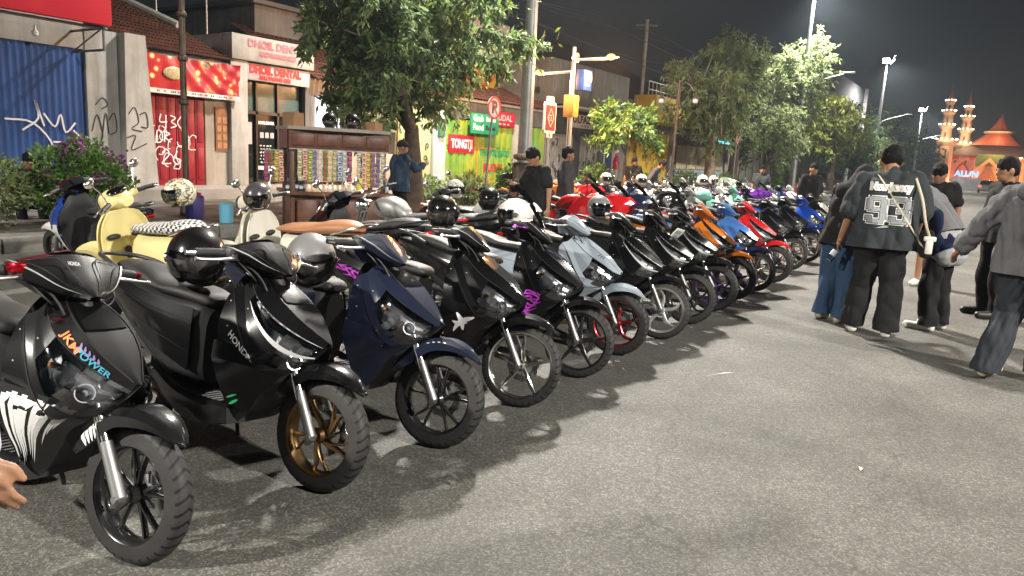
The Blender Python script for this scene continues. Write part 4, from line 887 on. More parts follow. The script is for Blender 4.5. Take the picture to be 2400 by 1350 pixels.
def patterned(name, c1, c2, sc=28., w=.08):
    if name in MATS: return MATS[name]
    m = bpy.data.materials.new(name); m.use_nodes = True; nt = m.node_tree; b = nt.nodes['Principled BSDF']; tc = nod(nt, 'ShaderNodeTexCoord')
    n = nod(nt, 'ShaderNodeTexNoise', Scale=sc, Detail=1.); nt.links.new(tc.outputs['Object'], n.inputs['Vector'])
    a = nod(nt, 'ShaderNodeMath', operation='SUBTRACT'); a.inputs[1].default_value = .5; nt.links.new(n.outputs[0], a.inputs[0]); c = nod(nt, 'ShaderNodeMath', operation='ABSOLUTE'); nt.links.new(a.outputs[0], c.inputs[0])
    l = nod(nt, 'ShaderNodeMath', operation='LESS_THAN'); l.inputs[1].default_value = w * .5; nt.links.new(c.outputs[0], l.inputs[0])
    mx = nod(nt, 'ShaderNodeMix', data_type='RGBA'); mx.inputs[6].default_value = (*c1, 1); mx.inputs[7].default_value = (*c2, 1); nt.links.new(l.outputs[0], mx.inputs[0]); nt.links.new(mx.outputs[2], b.inputs['Base Color'])
    b.inputs['Roughness'].default_value = .3; b.inputs['Coat Weight'].default_value = .8; MATS[name] = m
    return m
def checker(name, c1, c2, sc):
    if name in MATS: return MATS[name]
    m = bpy.data.materials.new(name); m.use_nodes = True; nt = m.node_tree; b = nt.nodes['Principled BSDF']; tc = nod(nt, 'ShaderNodeTexCoord'); ch = nod(nt, 'ShaderNodeTexChecker', Scale=sc)
    ch.inputs['Color1'].default_value = (*c1, 1); ch.inputs['Color2'].default_value = (*c2, 1); nt.links.new(tc.outputs['Object'], ch.inputs['Vector']); nt.links.new(ch.outputs[0], b.inputs['Base Color']); b.inputs['Roughness'].default_value = .45; MATS[name] = m
    return m
PYEL = paint('paint_cream_yellow', (.66, .58, .27), 0, .4, .5); PCREAM = paint('paint_ivory', (.62, .60, .52), 0, .4, .5); PMINT = paint('paint_mint', (.17, .42, .34), 0, .35); PSILV = paint('paint_silver', (.34, .34, .33), .6, .35)
PPUR = paint('paint_purple', (.09, .02, .2), .3, .3)
BR = 'scooters and motorcycles in the rows behind'
retro('cream yellow retro scooter with black and white checkered seat', (-6.66, 3.50), 180, PYEL, checker('seat_checker', (.66, .65, .62), (.02, .02, .02), 36.), steer=25)
retro('ivory retro scooter with tan brown seat in front of the snack kiosk', (-6.10, 4.38), 190, PCREAM, mat('tan_vinyl', (.33, .15, .065), .5, bump=.2, bscale=120), steer=10, mirrors=True)
T, D, SM, O = scooter('blue, white and black scooter facing the kerb beside the flowering bush', (-8.45, 3.95), 183, 'vario', PDBLUE, ('blk8', RB, 'bent5', .044, .19), steer=10, mirrors=False, group=BR, detail=3, alt={'front_fender': PWHITE, 'lower_cowl': PWHITE, 'handlebar_cover': PB, 'side_panel': PB, 'skirt': PB})
T, D, SM, O = scooter('black scooter with chrome mirrors facing the kiosk', (-6.15, 5.35), 184, 'beat', PB, ('blk8', RB, 'bent5', .044, .19), steer=10, mirrors=True, group=BR, detail=2)
moto('naked', 'naked motorcycle with grey fuel tank behind the black helmets', (-6.35, 6.25), 182, PSILV)
T, D, SM, O = scooter('black scooter nearest the crouching man', (-6.25, 7.15), 182, 'vario', PB, ('blk8', RB, 'bent5', .044, .19), steer=10, mirrors=True, group=BR, detail=2)
moto('sport', 'white and black sport motorcycle at the photographing man’s feet'.replace('’', ''), (-4.55, 7.55), 12, PWHITE)
# beyond the photographer: mixed machines, two rows deep
LEFT = [
 ('sport', 'red faired motorcycle nearest in the row behind the grey helmet', (-4.65, 9.75), 10, PRED), ('sport', 'second red faired motorcycle with dark windscreen', (-4.75, 10.75), 8, PRED),
 ('naked', 'naked motorcycle with dull silver tank behind the two red ones', (-4.7, 12.5), 6, PSILV), ('sport', 'dark blue faired motorcycle after the two red ones', (-4.8, 11.6), 8, PNAVYF),
 ('naked', 'naked motorcycle with mint green tank', (-4.7, 15.6), 6, PMINT), ('sport', 'black faired motorcycle in the second row beside the silver tank', (-4.9, 13.4), 8, PB), ('beat', 'silver scooter in the second row before the mint tank', (-4.7, 14.4), 4, PSILV),
 ('vario', 'white scooter in the second row just past the mint tank', (-4.8, 16.6), 4, PWHITE), ('beat', 'mint green scooter in the second row', (-4.8, 17.6), 4, PMINT), ('beat', 'black scooter in the second row past the mint scooter', (-4.8, 18.6), 4, PB),
 ('sport', 'purple faired motorcycle in the second row', (-4.9, 19.7), 8, PPUR), ('vario', 'pale grey scooter in the second row beyond the purple motorcycle', (-4.8, 20.8), 4, PGREY), ('beat', 'navy scooter in the second row, last but two', (-4.8, 22.0), 4, PNAVYF), ('vario', 'white scooter in the second row, last but one', (-4.8, 23.2), 4, PWHITE), ('beat', 'red scooter at the far end of the second row', (-4.8, 24.4), 4, PRED),
 ('sport', 'orange faired motorcycle in the third row beside the patterned white helmet', (-7.0, 13.0), 14, PORG), ('sport', 'black faired motorcycle in the third row next to the orange one', (-6.9, 11.9), 14, PB), ('sport', 'red faired motorcycle in the third row under white helmets', (-7.0, 14.2), 14, PRED),
 ('naked', 'naked black motorcycle in the third row', (-7.0, 15.4), 10, PB), ('beat', 'navy scooter in the third row', (-7.0, 16.6), 6, PNAVYF), ('vario', 'silver scooter in the third row beside the navy one', (-7.0, 17.7), 6, PSILV), ('beat', 'white scooter in the third row with a helmet on it', (-7.0, 18.9), 6, PWHITE),
 ('vario', 'black scooter in the third row under the patterned cover side', (-7.0, 20.2), 6, PB), ('beat', 'pale grey scooter in the third row', (-7.0, 21.4), 6, PGREY), ('beat', 'black scooter third from the far end of the third row', (-7.0, 22.7), 6, PB), ('vario', 'silver scooter second from the far end of the third row', (-7.0, 24.1), 6, PSILV), ('beat', 'black scooter at the far end of the third row', (-7.0, 25.5), 6, PB),
 ('beat', 'black scooter in the front row past the deep blue one', (-2.6, 15.5), 4, PB), ('vario', 'silver scooter in the front row behind the woman in black', (-2.6, 16.8), 4, PSILV), ('beat', 'black scooter in the front row, third from its far end', (-2.6, 18.2), 4, PB), ('vario', 'white scooter in the front row, second from its far end', (-2.6, 19.7), 4, PWHITE), ('beat', 'blue scooter at the far end of the front row', (-2.6, 21.2), 4, PDBLUE),
 ('beat', 'purple-blue scooter beyond the second row beside the standing man', (-4.8, 26.2), 4, PPUR), ('vario', 'black scooter in the fourth row under the tree', (-8.9, 22.2), 8, PB), ('beat', 'silver scooter in the fourth row under the tree', (-8.9, 23.6), 8, PSILV), ('beat', 'white scooter in the fourth row under the tree', (-8.9, 25.2), 8, PWHITE)]
for kind, lb, loc, rz, pm in LEFT:
    if kind in ('sport', 'naked'): moto(kind, lb, loc, rz, pm)
    else: scooter(lb, loc, rz, kind, pm, ('blk8', RB, 'bent5', .044, .19), steer=random.uniform(4, 14), mirrors=random.random() < .5, group=BR, detail=1)
# a black motorcycle standing on the open road behind the walker
moto('naked', 'black motorcycle standing on the open road behind the walking person', (.55, 9.6), 200, PB)
# helmets
HB = paint('helmet_black', (.004, .004, .004)); HW = patterned('helmet_white_print', (.66, .64, .56), (.05, .05, .05), 30., .06); HG = mat('helmet_grey_matt', (.16, .16, .16), .45, coat=.3); HI = patterned('helmet_cream_print', (.60, .55, .40), (.10, .09, .07), 24., .10); HWP = paint('helmet_white', (.66, .65, .62))
CLV = lensmat('clear_visor', (.82, .82, .8), .22)
helmet('black open helmet with clear visor on the seat of the bronze-wheeled scooter', (-3.18, 2.10, .80), -35, HB, CLV, size=1.12)
helmet('grey open helmet with large clear visor hung at the navy scooter', (-3.06, 2.70, .76), -42, HG, CLV, size=1.1, tilt=12)
helmet('plain dark grey helmet hung on the bars of the ivory scooter', (-5.38, 4.16, .93), -60, mat('helmet_dark_grey', (.05, .05, .052), .3, coat=.7), DLENS, full=False, size=.92, tilt=15)
helmet('cream printed helmet with black front beside the yellow scooter', (-6.04, 3.86, .90), -112, HI, DLENS, tilt=10)
helmet('white printed full helmet nearest the kiosk seller', (-5.82, 7.50, .91), -35, HW, DLENS, True)
helmet('black helmet with clear visor above the purple-tailed scooter', (-4.02, 5.02, .84), -45, HB, CLV, size=1.15)
helmet('glossy black full helmet between the mirrors and the crouching man', (-5.08, 7.22, .83), -40, HB, DLENS, True, size=1.1)
helmet('white helmet on the seat behind the purple-flame scooter', (-3.72, 5.72, .82), -130, HWP, DLENS, size=1.15)
helmet('satin grey half helmet in front of the red faired motorcycles', (-3.82, 7.62, .84), -30, HG, DLENS, size=1.05)
helmet('white printed helmet on the orange faired motorcycle', (-6.9, 14.0, 1.0), -30, HW, DLENS, True); helmet('plain white helmet next to the printed one in the third row', (-6.5, 14.9, 1.0), -30, HW, DLENS, True)
helmet('white and orange helmet in the third row near the far lamp post', (-6.6, 19.1, .98), -30, HWP, DLENS, True, size=1.1); helmet('white helmet at the far end of the third row', (-6.9, 20.9, .98), -30, HWP, DLENS)

# ------------------------------------------------------------------ shop row along the pavement
PLW = mat('plaster_white', (.46, .455, .43), .8, vary=.32, vscale=1.6, bump=.25, bscale=18, dark=(.33, .325, .30), streak=0.3)
PLG = mat('plaster_grey', (.20, .20, .195), .85, vary=.35, vscale=1.1, bump=.3, bscale=14, streak=0.45)
PLB = mat('plaster_beige', (.42, .37, .31), .8, vary=.25, vscale=1.5, bump=.2, bscale=18, streak=0.35)
CONCW = mat('raw_concrete', (.17, .165, .15), .9, vary=.4, vscale=.8, bump=.4, bscale=10, streak=0.5)
DKG = mat('wall_dark_grey', (.050, .056, .066), .8, vary=.3, vscale=1.2, bump=.2, bscale=12, streak=0.4)
TERR = mat('terracotta', (.155, .055, .032), .8, vary=.5, vscale=3., bump=.3, bscale=30)
BLUES = mat('shutter_blue', (.018, .075, .26), .5, .1, vary=.45, vscale=1.2, rvary=.15, streak=0.45)
REDM = mat('door_red', (.30, .010, .022), .5, vary=.25, vscale=2., streak=0.35)
REDS = mat('sign_red', (.48, .012, .03), .45)
GLS = mat('shop_glass', (.012, .014, .015), .06, coat=1.)
TEALG = mat('transom_glass', (.07, .12, .115), .12, coat=.6)
FRAME = mat('frame_black', (.015, .015, .015), .4)
INK = mat('spray_black', (.015, .015, .017), .6); SPW = mat('spray_white', (.62, .60, .60), .6)
SHGREY = mat('shutter_grey', (.34, .34, .32), .55, .1, vary=.35, vscale=1.5, streak=0.45)
YELM = mat('shop_yellow', (.56, .37, .028), .55, vary=.2, vscale=1.2, streak=0.3); LIME = mat('door_lime', (.36, .42, .02), .55, vary=.3, vscale=1.0, dark=(.10, .30, .06), streak=0.3); PALEG = mat('door_pale_green', (.46, .55, .30), .6, vary=.15, vscale=1., streak=0.3)
WSIGN = mat('sign_white', (.62, .60, .57), .5); PINKS = mat('sign_pink_white', (.55, .47, .48), .5, vary=.15, vscale=2., streak=0.2)
TXR = mat('lettering_red', (.42, .015, .035), .5); TXP = mat('lettering_faded_pink', (.50, .17, .22), .6); TXB = mat('lettering_black', (.02, .02, .02), .5); TXW = mat('lettering_white', (.72, .72, .70), .5); TXG = mat('lettering_green', (.02, .25, .10), .5)
FX = -16.
def slab(nm, par, x0, x1, y0, y1, z0, z1, m, bev=0.):
    q = MB(); c = ((x0 + x1) / 2, (y0 + y1) / 2, (z0 + z1) / 2); q.cbox(c, (abs(x1 - x0), abs(y1 - y0), abs(z1 - z0)), bev); return part(nm, q, m, par, angle=30)
def letters(nm, par, txt, x, y, z, size, m, width=None, bold=.01):
    q = MB(); lettering(q, txt, (x, y, z), (0, 1, 0), (0, 0, 1), size, width=width, bold=bold); return part(nm, q, m, par, angle=0)
def print_line(nm, par, x, y, z, width, h, n, m, seed=1):
    q = MB(); small_print(q, (x, y, z), (0, 1, 0), (0, 0, 1), width, h, n, seed); o = part(nm, q, m, par, angle=0); o['kind'] = 'stuff'; return o
def scrawl(par, x, y0, y1, z0, z1, m, n, seed, w=.018, nm='graffiti'):
    """looping spray-paint strokes on a wall facing the road"""
    rd = random.Random(seed); q = MB()
    for i in range(n):
        cy = y0 + (y1 - y0) * (i + .5) / n + rd.uniform(-.1, .1); cz = rd.uniform(z0, z1); r = (y1 - y0) / n * rd.uniform(.5, .95); r = min(r, (z1 - z0) * .5); a = rd.uniform(0, 6); pts = []; ex = rd.uniform(.8, 2.0)
        for k in range(9):
            a += rd.uniform(.35, 1.0) * (1 if i % 3 else -1); pts.append((x, min(max(cy + r * cos(a) * .8, y0), y1), min(max(cz + r * ex * sin(a) * .8 + (k - 4) * .02, z0), z1)))
        P = cr(pts, 4); V = []; F = []
        for k, p in enumerate(P):
            d = P[min(k + 1, len(P) - 1)] - P[max(k - 1, 0)]; L = math.hypot(d[1], d[2]) or 1; V += [(p[0], p[1] - d[2] / L * w / 2, p[2] + d[1] / L * w / 2), (p[0], p[1] + d[2] / L * w / 2, p[2] - d[1] / L * w / 2)]
        for k in range(len(P) - 1): F.append((2 * k, 2 * k + 1, 2 * k + 3, 2 * k + 2))
        q.add([(a + .0006 * i, b, c) for a, b, c in V], F)
    o = part(nm, q, m, par, angle=0); o['kind'] = 'stuff'; return o
def strokes(par, x, lst, m, w=.03, nm='graffiti'):
    q = MB()
    for i, pts in enumerate(lst):
        P = cr([(x + .0006 * i, a, b) for a, b in pts], 4); V = []; F = []
        for k, p in enumerate(P):
            d = P[min(k + 1, len(P) - 1)] - P[max(k - 1, 0)]; L = math.hypot(d[1], d[2]) or 1; V += [(p[0], p[1] - d[2] / L * w / 2, p[2] + d[1] / L * w / 2), (p[0], p[1] + d[2] / L * w / 2, p[2] - d[1] / L * w / 2)]
        for k in range(len(P) - 1): F.append((2 * k, 2 * k + 1, 2 * k + 3, 2 * k + 2))
        q.add(V, F)
    o = part(nm, q, m, par, angle=0); o['kind'] = 'stuff'; return o
def corrugated(nm, par, x, y0, y1, z0, z1, m, pitch=.09, amp=.018, vert=True):
    n = int(((y1 - y0) if vert else (z1 - z0)) / pitch * 4); G = []
    for i in range(n + 1):
        f = i / n; o = amp * sin(2 * pi * i / 4 + .4)
        G.append([(x + o, y0 + (y1 - y0) * f, z0), (x + o, y0 + (y1 - y0) * f, z1)] if vert else [(x + o, y0, z0 + (z1 - z0) * f), (x + o, y1, z0 + (z1 - z0) * f)])
    q = MB(); q.grid(G); return part(nm, q, m, par, angle=60)
def tiled_roof(par, a, b, c, d, rows, cols, m, nm='roof_tiles'):
    """a-b eave, d-c ridge; overlapping curved tiles"""
    a, b, c, d = [np.array(p, float) for p in (a, b, c, d)]; q = MB(); nrm = np.cross(b - a, d - a); nrm /= np.linalg.norm(nrm); nrm = nrm if nrm[2] > 0 else -nrm
    for i in range(rows):
        for j in range(cols):
            u0, u1 = j / cols, (j + .94) / cols; v0, v1 = i / rows, (i + 1.12) / rows
            P = lambda u, v, h: (a * (1 - u) + b * u) * (1 - v) + (d * (1 - u) + c * u) * v + nrm * h
            um = (u0 + u1) / 2; jt = random.uniform(0, .012)
            q.add([P(u0, v0, .02 + jt), P(um, v0, .055 + jt), P(u1, v0, .02 + jt), P(u0, v1, .0), P(um, v1, .03), P(u1, v1, .0)], [(0, 1, 4, 3), (1, 2, 5, 4)])
    o = part(nm, q, m, par, angle=20); o['kind'] = 'stuff'; return o
def building(label, y, nm='shop_building'): return thing(nm, label, 'building', (0, 0, 0), 0, 'shop buildings along the pavement')
# raised shop threshold
struct(slab('shop_threshold', None, -16.3, -14.7, -8, 79, .1, .42, mat('threshold_tile', (.30, .27, .24), .55, vary=.3, vscale=1.5)))
# A: blue shutter shop
B = building('white shop with blue corrugated shutter and long red sign board at the left edge', 3)
slab('wall', B, -18, FX - .12, -2, 8.84, .1, 3.62, PLW); slab('lintel', B, FX - .12, FX, -2, 8.15, 3.18, 3.75, PLW, .01); slab('pier', B, FX - .12, FX + .02, 8.14, 8.8, .42, 3.62, PLW, .01)
q = MB(); q.prism([(8.78, .42), (9.5, .42), (9.3, 3.62), (8.85, 3.62)], .55, (FX - .3, 0, 0), ((0, 1, 0), (0, 0, 1), (1, 0, 0))); part('buttress', q, PLW, B, angle=20)
corrugated('shutter', B, FX - .05, -2, 8.13, .42, 3.18, BLUES, .13, .02)
strokes(B, FX - .02, [[(6.9, 1.5), (7.2, 1.75), (7.15, 2.1), (7.3, 1.6)], [(6.6, 1.7), (7.1, 1.65), (7.45, 1.2), (7.3, .8)], [(7.3, 1.85), (7.5, 1.6), (7.62, 1.85), (7.7, 1.5), (7.9, 1.7)], [(7.85, 1.55), (8.0, 1.35), (7.8, 1.1), (8.05, 1.2), (8.05, .95)], [(7.45, 1.3), (7.7, 1.25), (7.5, .8)]], SPW, .035)
strokes(B, FX + .03, [[(8.2, 1.55), (8.32, 1.9), (8.42, 1.5), (8.35, 1.3)], [(8.4, 1.4), (8.5, 1.95), (8.55, 1.5)], [(8.3, 2.1), (8.45, 2.25), (8.55, 2.12), (8.42, 2.02)], [(8.56, 1.8), (8.68, 1.95), (8.72, 1.6), (8.58, 1.5)]], INK, .022)
strokes(B, FX + .26, [[(8.86, 1.95), (9.0, 2.1), (9.08, 1.8), (8.92, 1.65), (9.15, 1.6)], [(9.1, 1.95), (9.25, 2.0), (9.28, 1.7), (9.12, 1.7)], [(8.8, 1.45), (9.0, 1.5), (8.9, 1.2), (9.25, 1.35)]], INK, .022)
q = MB(); q.cbox((-14.72, 4.0, 4.35), (.14, 8.0, 1.62), .02); part('sign_board', q, REDS, B)
q = MB(); q.tube([(-16, 7.9, 3.50), (-14.75, 7.9, 3.50)], .025, 6); q.tube([(-16, 7.9, 3.1), (-14.8, 7.9, 3.1)], .025, 6); q.tube([(-14.8, 7.9, 3.1), (-14.8, 7.9, 3.5)], .025, 6); q.tube([(-16, 7.9, 3.1), (-14.9, 7.9, 3.48)], .015, 6)
q.tube([(-14.85, 0, 3.50), (-14.85, 8, 3.50)], .03, 6); part('bracket', q, mat('bracket_steel', (.14, .13, .12), .5, .5), B)
q = MB(); q.lathe([(.001, -.06), (.05, -.04), (.06, .02), (.02, .08), (.02, .14)], 12, 'z', (-15.5, 7.0, 3.30)); part('bulb', q, WSIGN, B)
# B: red folding door shop
B = building('old house with terracotta tile roof, red folding doors and a sagging food banner', 9)
slab('wall', B, -18, FX - .1, 9.3, 11.5, .1, 3.4, PLB); slab('door_jamb', B, FX - .1, FX, 10.86, 11.5, .42, 3.3, PLB, .01)
for i in range(6):
    o = slab('door_leaf', B, FX - .09, FX - .04 + .015 * (i % 2), 9.42 + i * .24, 9.42 + i * .24 + .232, .42, 2.6, REDM, .006)
    for z0, z1 in ((.55, 1.3), (1.42, 2.4)): slab('door_panel', o, FX - .06, FX - .025 + .015 * (i % 2), 9.46 + i * .24, 9.62 + i * .24, z0, z1, REDM, .012)
strokes(B, FX + .0, [[(9.75, 2.02), (9.72, 1.85), (9.9, 1.85)], [(9.87, 2.0), (9.86, 1.7)], [(9.98, 2.0), (10.1, 1.95), (10.0, 1.86), (10.12, 1.78), (9.98, 1.72)], [(10.25, 2.0), (10.15, 1.85), (10.25, 1.72), (10.33, 1.86), (10.25, 2.0)],
    [(9.65, 1.65), (9.62, 1.4), (9.75, 1.42), (9.76, 1.62), (9.66, 1.66)], [(9.82, 1.64), (9.82, 1.4)], [(9.82, 1.64), (9.95, 1.58), (9.82, 1.52), (9.97, 1.4)],
    [(9.75, 1.15), (9.85, 1.24), (9.92, 1.12), (9.74, .92), (9.96, .92)], [(10.12, 1.2), (10.02, 1.0), (10.12, .9), (10.2, 1.0), (10.06, 1.05)]], SPW, .028)
scrawl(B, FX + .004, 9.45, 10.6, 1.25, 1.75, SPW, 7, 33, .02); scrawl(B, FX + .006, 9.6, 10.3, .8, 1.3, SPW, 4, 35, .02); slab('notice_board', B, FX, FX + .03, 11.12, 11.46, 1.25, 2.28, mat('board_brown', (.26, .10, .035), .5, vary=.5, vscale=12.))
q = MB()
for i in range(4):
    for j in range(2): q.cbox((FX + .034, 11.21 + j * .16, 1.38 + i * .2), (.01, .11, .14))
part('notice_tickets', q, mat('board_print', (.40, .20, .09), .5, vary=.4, vscale=20.), B, angle=0)['kind'] = 'stuff'
def bannermat():
    m = bpy.data.materials.new('banner_print'); m.use_nodes = True; nt = m.node_tree; b = nt.nodes['Principled BSDF']; L = nt.links.new
    tc = nod(nt, 'ShaderNodeTexCoord'); vo = nod(nt, 'ShaderNodeTexVoronoi', Scale=4.2); L(tc.outputs['Object'], vo.inputs['Vector'])
    r = nod(nt, 'ShaderNodeValToRGB'); e = r.color_ramp.elements; e[0].position = .22; e[0].color = (.62, .46, .16, 1); e[1].position = .30; e[1].color = (.46, .03, .03, 1); r.color_ramp.elements.new(.12).color = (.70, .60, .40, 1); r.color_ramp.elements.new(.9).color = (.35, .02, .03, 1)
    L(vo.outputs['Distance'], r.inputs[0]); L(r.outputs[0], b.inputs['Base Color']); b.inputs['Roughness'].default_value = .28; return m
G = []
for i in range(41):
    f = i / 40; row = []
    for j in range(9):
        g = j / 8; fold = .05 * sin(26 * f + 6 * g) * max(0, f - .25) + .03 * sin(40 * f * (1 - .5 * g)) * f
        row.append((FX + .22 + fold, 9.33 + 2.34 * f, 3.30 - .84 * g - .03 * sin(pi * f) * (1 - g)))
    G.append(row)
G = np.array(G)
bn = thing('food_banner', 'sagging glossy red food banner over the red doors', 'banner', (0, 0, 0)); q = MB(); q.grid(G[:, :8]); part('print', q, bannermat(), bn, angle=70); q = MB(); q.grid(G[:, 7:]); part('white_strip', q, WSIGN, bn, angle=70)
print_line('small_print', bn, FX + .29, 10.5, 2.51, 2.0, .05, 12, TXB, 3)
q = MB(); q.sph((FX + .24, 9.95, 2.92), .2, 8, (.12, 1.3, .72)); part('printed_dish', q, mat('dish_print', (.58, .46, .24), .4, vary=.5, vscale=25.), bn)
tiled_roof(B, (-15.75, 9.35, 3.36), (-15.75, 11.5, 3.36), (-19.3, 10.6, 5.1), (-19.3, 6.3, 5.35), 20, 30, TERR)
q = MB(); q.tube([(-19.3, 6.3, 5.42), (-19.3, 9.9, 5.16), (-17.2, 11.0, 4.2)], .09, 8); part('ridge_cap', q, PLW, B); slab('gable_strip', B, -16.5, -15.8, 9.42, 11.4, 3.14, 3.32, mat('gable_grey', (.24, .22, .20), .9, vary=.5, vscale=5.))
# C: dental shop
B = building('white dental technician shop with dark glass front and red lettered signs', 12, 'dental_shop')
slab('wall', B, -18.5, FX - .25, 11.5, 14.05, .1, 4.05, PLW); slab('pillar', B, FX - .25, FX + .12, 11.5, 11.98, .42, 3.45, PLW, .015); slab('parapet', B, FX - .25, FX + .18, 11.5, 14.05, 3.46, 4.06, PLW, .02); slab('side_pier', B, FX - .25, FX + .02, 13.88, 14.05, .42, 3.45, PLG, .01)
letters('faded_lettering', B, 'DHOIL DENTAL', FX + .195, 12.85, 3.88, .25, TXP, 1.8); letters('faded_lettering', B, 'AHLI PASANG GIGI', FX + .195, 12.85, 3.66, .15, TXP, 1.15)
s = slab('sign_board', B, FX - .02, FX + .1, 11.99, 13.95, 3.02, 3.42, PINKS, .01); letters('lettering', s, 'DHOIL DENTAL', FX + .112, 12.85, 3.28, .26, TXR, 1.62, .02); letters('lettering', s, 'AHLI PASANG GIGI', FX + .112, 12.82, 3.10, .13, TXR, 1.0, .01)
for y0, y1 in ((12.0, 12.38), (12.44, 13.05), (13.11, 13.86)):
    slab('glass_pane', B, FX - .2, FX - .17, y0, y1, .5, 2.2, GLS); slab('transom_pane', B, FX - .2, FX - .17, y0, y1, 2.28, 3.0, TEALG)
for y in (12.0, 12.41, 13.08, 13.87): slab('mullion', B, FX - .22, FX - .1, y - .03, y + .03, .45, 3.02, FRAME)
slab('rail', B, FX - .22, FX - .1, 12, 13.88, 2.2, 2.28, FRAME)
letters('window_lettering', B, 'DHOIL DENTAL', FX - .163, 12.75, 2.0, .09, TXW, .5); [print_line('window_print', B, FX - .163, 12.75, 1.42 - i * .085, .42 - .05 * (i % 2), .045, 4, TXW, i) for i in range(6)]
for y, z, h in ((12.17, 1.72, .55),): slab('window_poster', B, FX - .168, FX - .16, y - .13, y + .13, z - h / 2, z + h / 2, PINKS)
for i in range(3): slab('window_sticker', B, FX - .168, FX - .16, 12.55 + i * .16, 12.66 + i * .16, 1.62, 1.76, PINKS)
slab('window_sticker', B, FX - .168, FX - .16, 12.47, 13.03, .8, .9, WSIGN)
# grey block behind
B = tag(slab('apartment_block', None, -24, -19, 14.6, 17.6, .1, 5.5, PLG), 'plain grey two-storey block rising behind the dental shop', 'building'); slab('roof_edge', B, -24.2, -18.8, 14.4, 17.8, 5.5, 5.62, mat('roof_sheet', (.11, .115, .12), .6, .3))
# E: shop behind the tree
B = building('beige shop half hidden by the big tree with green banner and bright white light box', 15)
slab('wall', B, -19, FX - .4, 14.05, 17.6, .1, 3.3, PLB); slab('lintel', B, FX - .4, FX, 14.05, 17.6, 2.85, 3.3, PLB, .01); slab('counter', B, FX - .1, FX + .2, 15.3, 17.4, .42, 1.35, PLB, .02); slab('post', B, FX - .4, FX, 14.07, 14.2, .42, 2.85, PLG, .01)
slab('light_box', B, FX - .05, FX + .06, 14.28, 15.1, 1.9, 2.82, emitmat('light_box_glow', (.92, .96, 1.), 1.6))
s = slab('green_banner', B, FX + .02, FX + .04, 15.4, 17.5, 2.02, 2.80, mat('banner_green', (.24, .34, .29), .5, vary=.2, vscale=2.)); letters('lettering', s, 'WISATA AL-KAROMAH', FX + .046, 16.45, 2.62, .2, TXB, 1.9); print_line('small_print', s, FX + .046, 16.45, 2.4, 1.3, .08, 5, TXG, 4)
slab('awning', B, FX, FX + 1.0, 15.1, 17.6, 2.95, 3.0, mat('awning_sheet', (.20, .21, .20), .6, .2)); tiled_roof(B, (-15.7, 14.1, 3.25), (-15.7, 19.9, 3.25), (-19.5, 19.9, 4.9), (-19.5, 14.1, 4.9), 16, 34, TERR)
# F: pale green doors
B = building('narrow shop with pale green folding doors covered in black graffiti', 18)
slab('wall', B, -19, FX - .1, 17.6, 19.95, .1, 3.2, PLW); slab('pillar', B, FX - .1, FX + .08, 19.3, 19.93, .42, 3.2, mat('pillar_pale_blue', (.46, .55, .60), .7, vary=.15, vscale=2.), .015); slab('head', B, FX - .1, FX + .02, 17.6, 19.3, 2.92, 3.2, PLW)
for i in range(5): slab('door_leaf', B, FX - .08, FX - .03 + .02 * (i % 2), 17.64 + i * .33, 17.64 + i * .33 + .32, .44, 2.92, PALEG, .008)
scrawl(B, FX + .0, 17.7, 19.25, .7, 2.8, INK, 12, 5, .035); slab('meter_box', B, FX + .08, FX + .2, 19.45, 19.75, 2.0, 2.6, mat('box_green', (.06, .20, .12), .5), .02)
# G: yellow-lime shop
B = building('single-storey noodle shop with lime and yellow folding doors and terracotta roof', 20)
slab('wall', B, -19, FX - .1, 19.95, 26.8, .1, 3.3, PLG); slab('head', B, FX - .1, FX + .02, 19.95, 26.8, 2.68, 3.28, PLG, .01); slab('column', B, FX - .1, FX + .1, 24.15, 24.6, .42, 2.68, PLW, .015); slab('column', B, FX - .1, FX + .1, 26.55, 26.8, .42, 2.68, PLW, .015)
slab('cornice', B, FX - .1, FX + .16, 19.95, 26.8, 3.28, 3.38, PLW, .01)
for i in range(11):
    o = slab('door_leaf', B, FX - .08, FX - .03 + .02 * (i % 2), 19.98 + i * .378, 19.98 + i * .378 + .37, .44, 2.66, YELM if i in (4, 5, 6, 7) else LIME, .008); slab('door_panel', o, FX - .05, FX + .0 + .02 * (i % 2), 20.04 + i * .378, 20.28 + i * .378, 1.75, 2.55, LIME, .01); slab('door_panel', o, FX - .05, FX + .0 + .02 * (i % 2), 20.04 + i * .378, 20.28 + i * .378, .6, 1.6, LIME, .01)
for i in range(5): slab('door_leaf', B, FX - .08, FX - .03 + .02 * (i % 2), 24.62 + i * .385, 24.62 + i * .385 + .375, .44, 2.66, LIME, .008)
s = slab('painted_sign', B, FX + .02, FX + .05, 20.12, 21.6, 1.5, 2.12, REDS, .012); letters('lettering', s, 'TONGTJI', FX + .056, 20.86, 1.8, .42, TXW, 1.22, .02)
letters('lettering', B, 'PONDOK BAKSO', FX + .025, 22.95, 1.55, .30, TXG, 1.9, .015); letters('lettering', B, 'RUDAL', FX + .025, 22.9, 1.0, .4, TXR, 1.3, .02)
s = slab('red_sign', B, FX + .1, FX + .16, 22.45, 23.98, 2.55, 3.08, REDS, .01); letters('lettering', s, 'RUDAL', FX + .166, 23.2, 2.85, .3, PINKS, 1.15, .01); print_line('small_print', s, FX + .166, 23.2, 2.64, 1.1, .07, 4, TXW, 5)
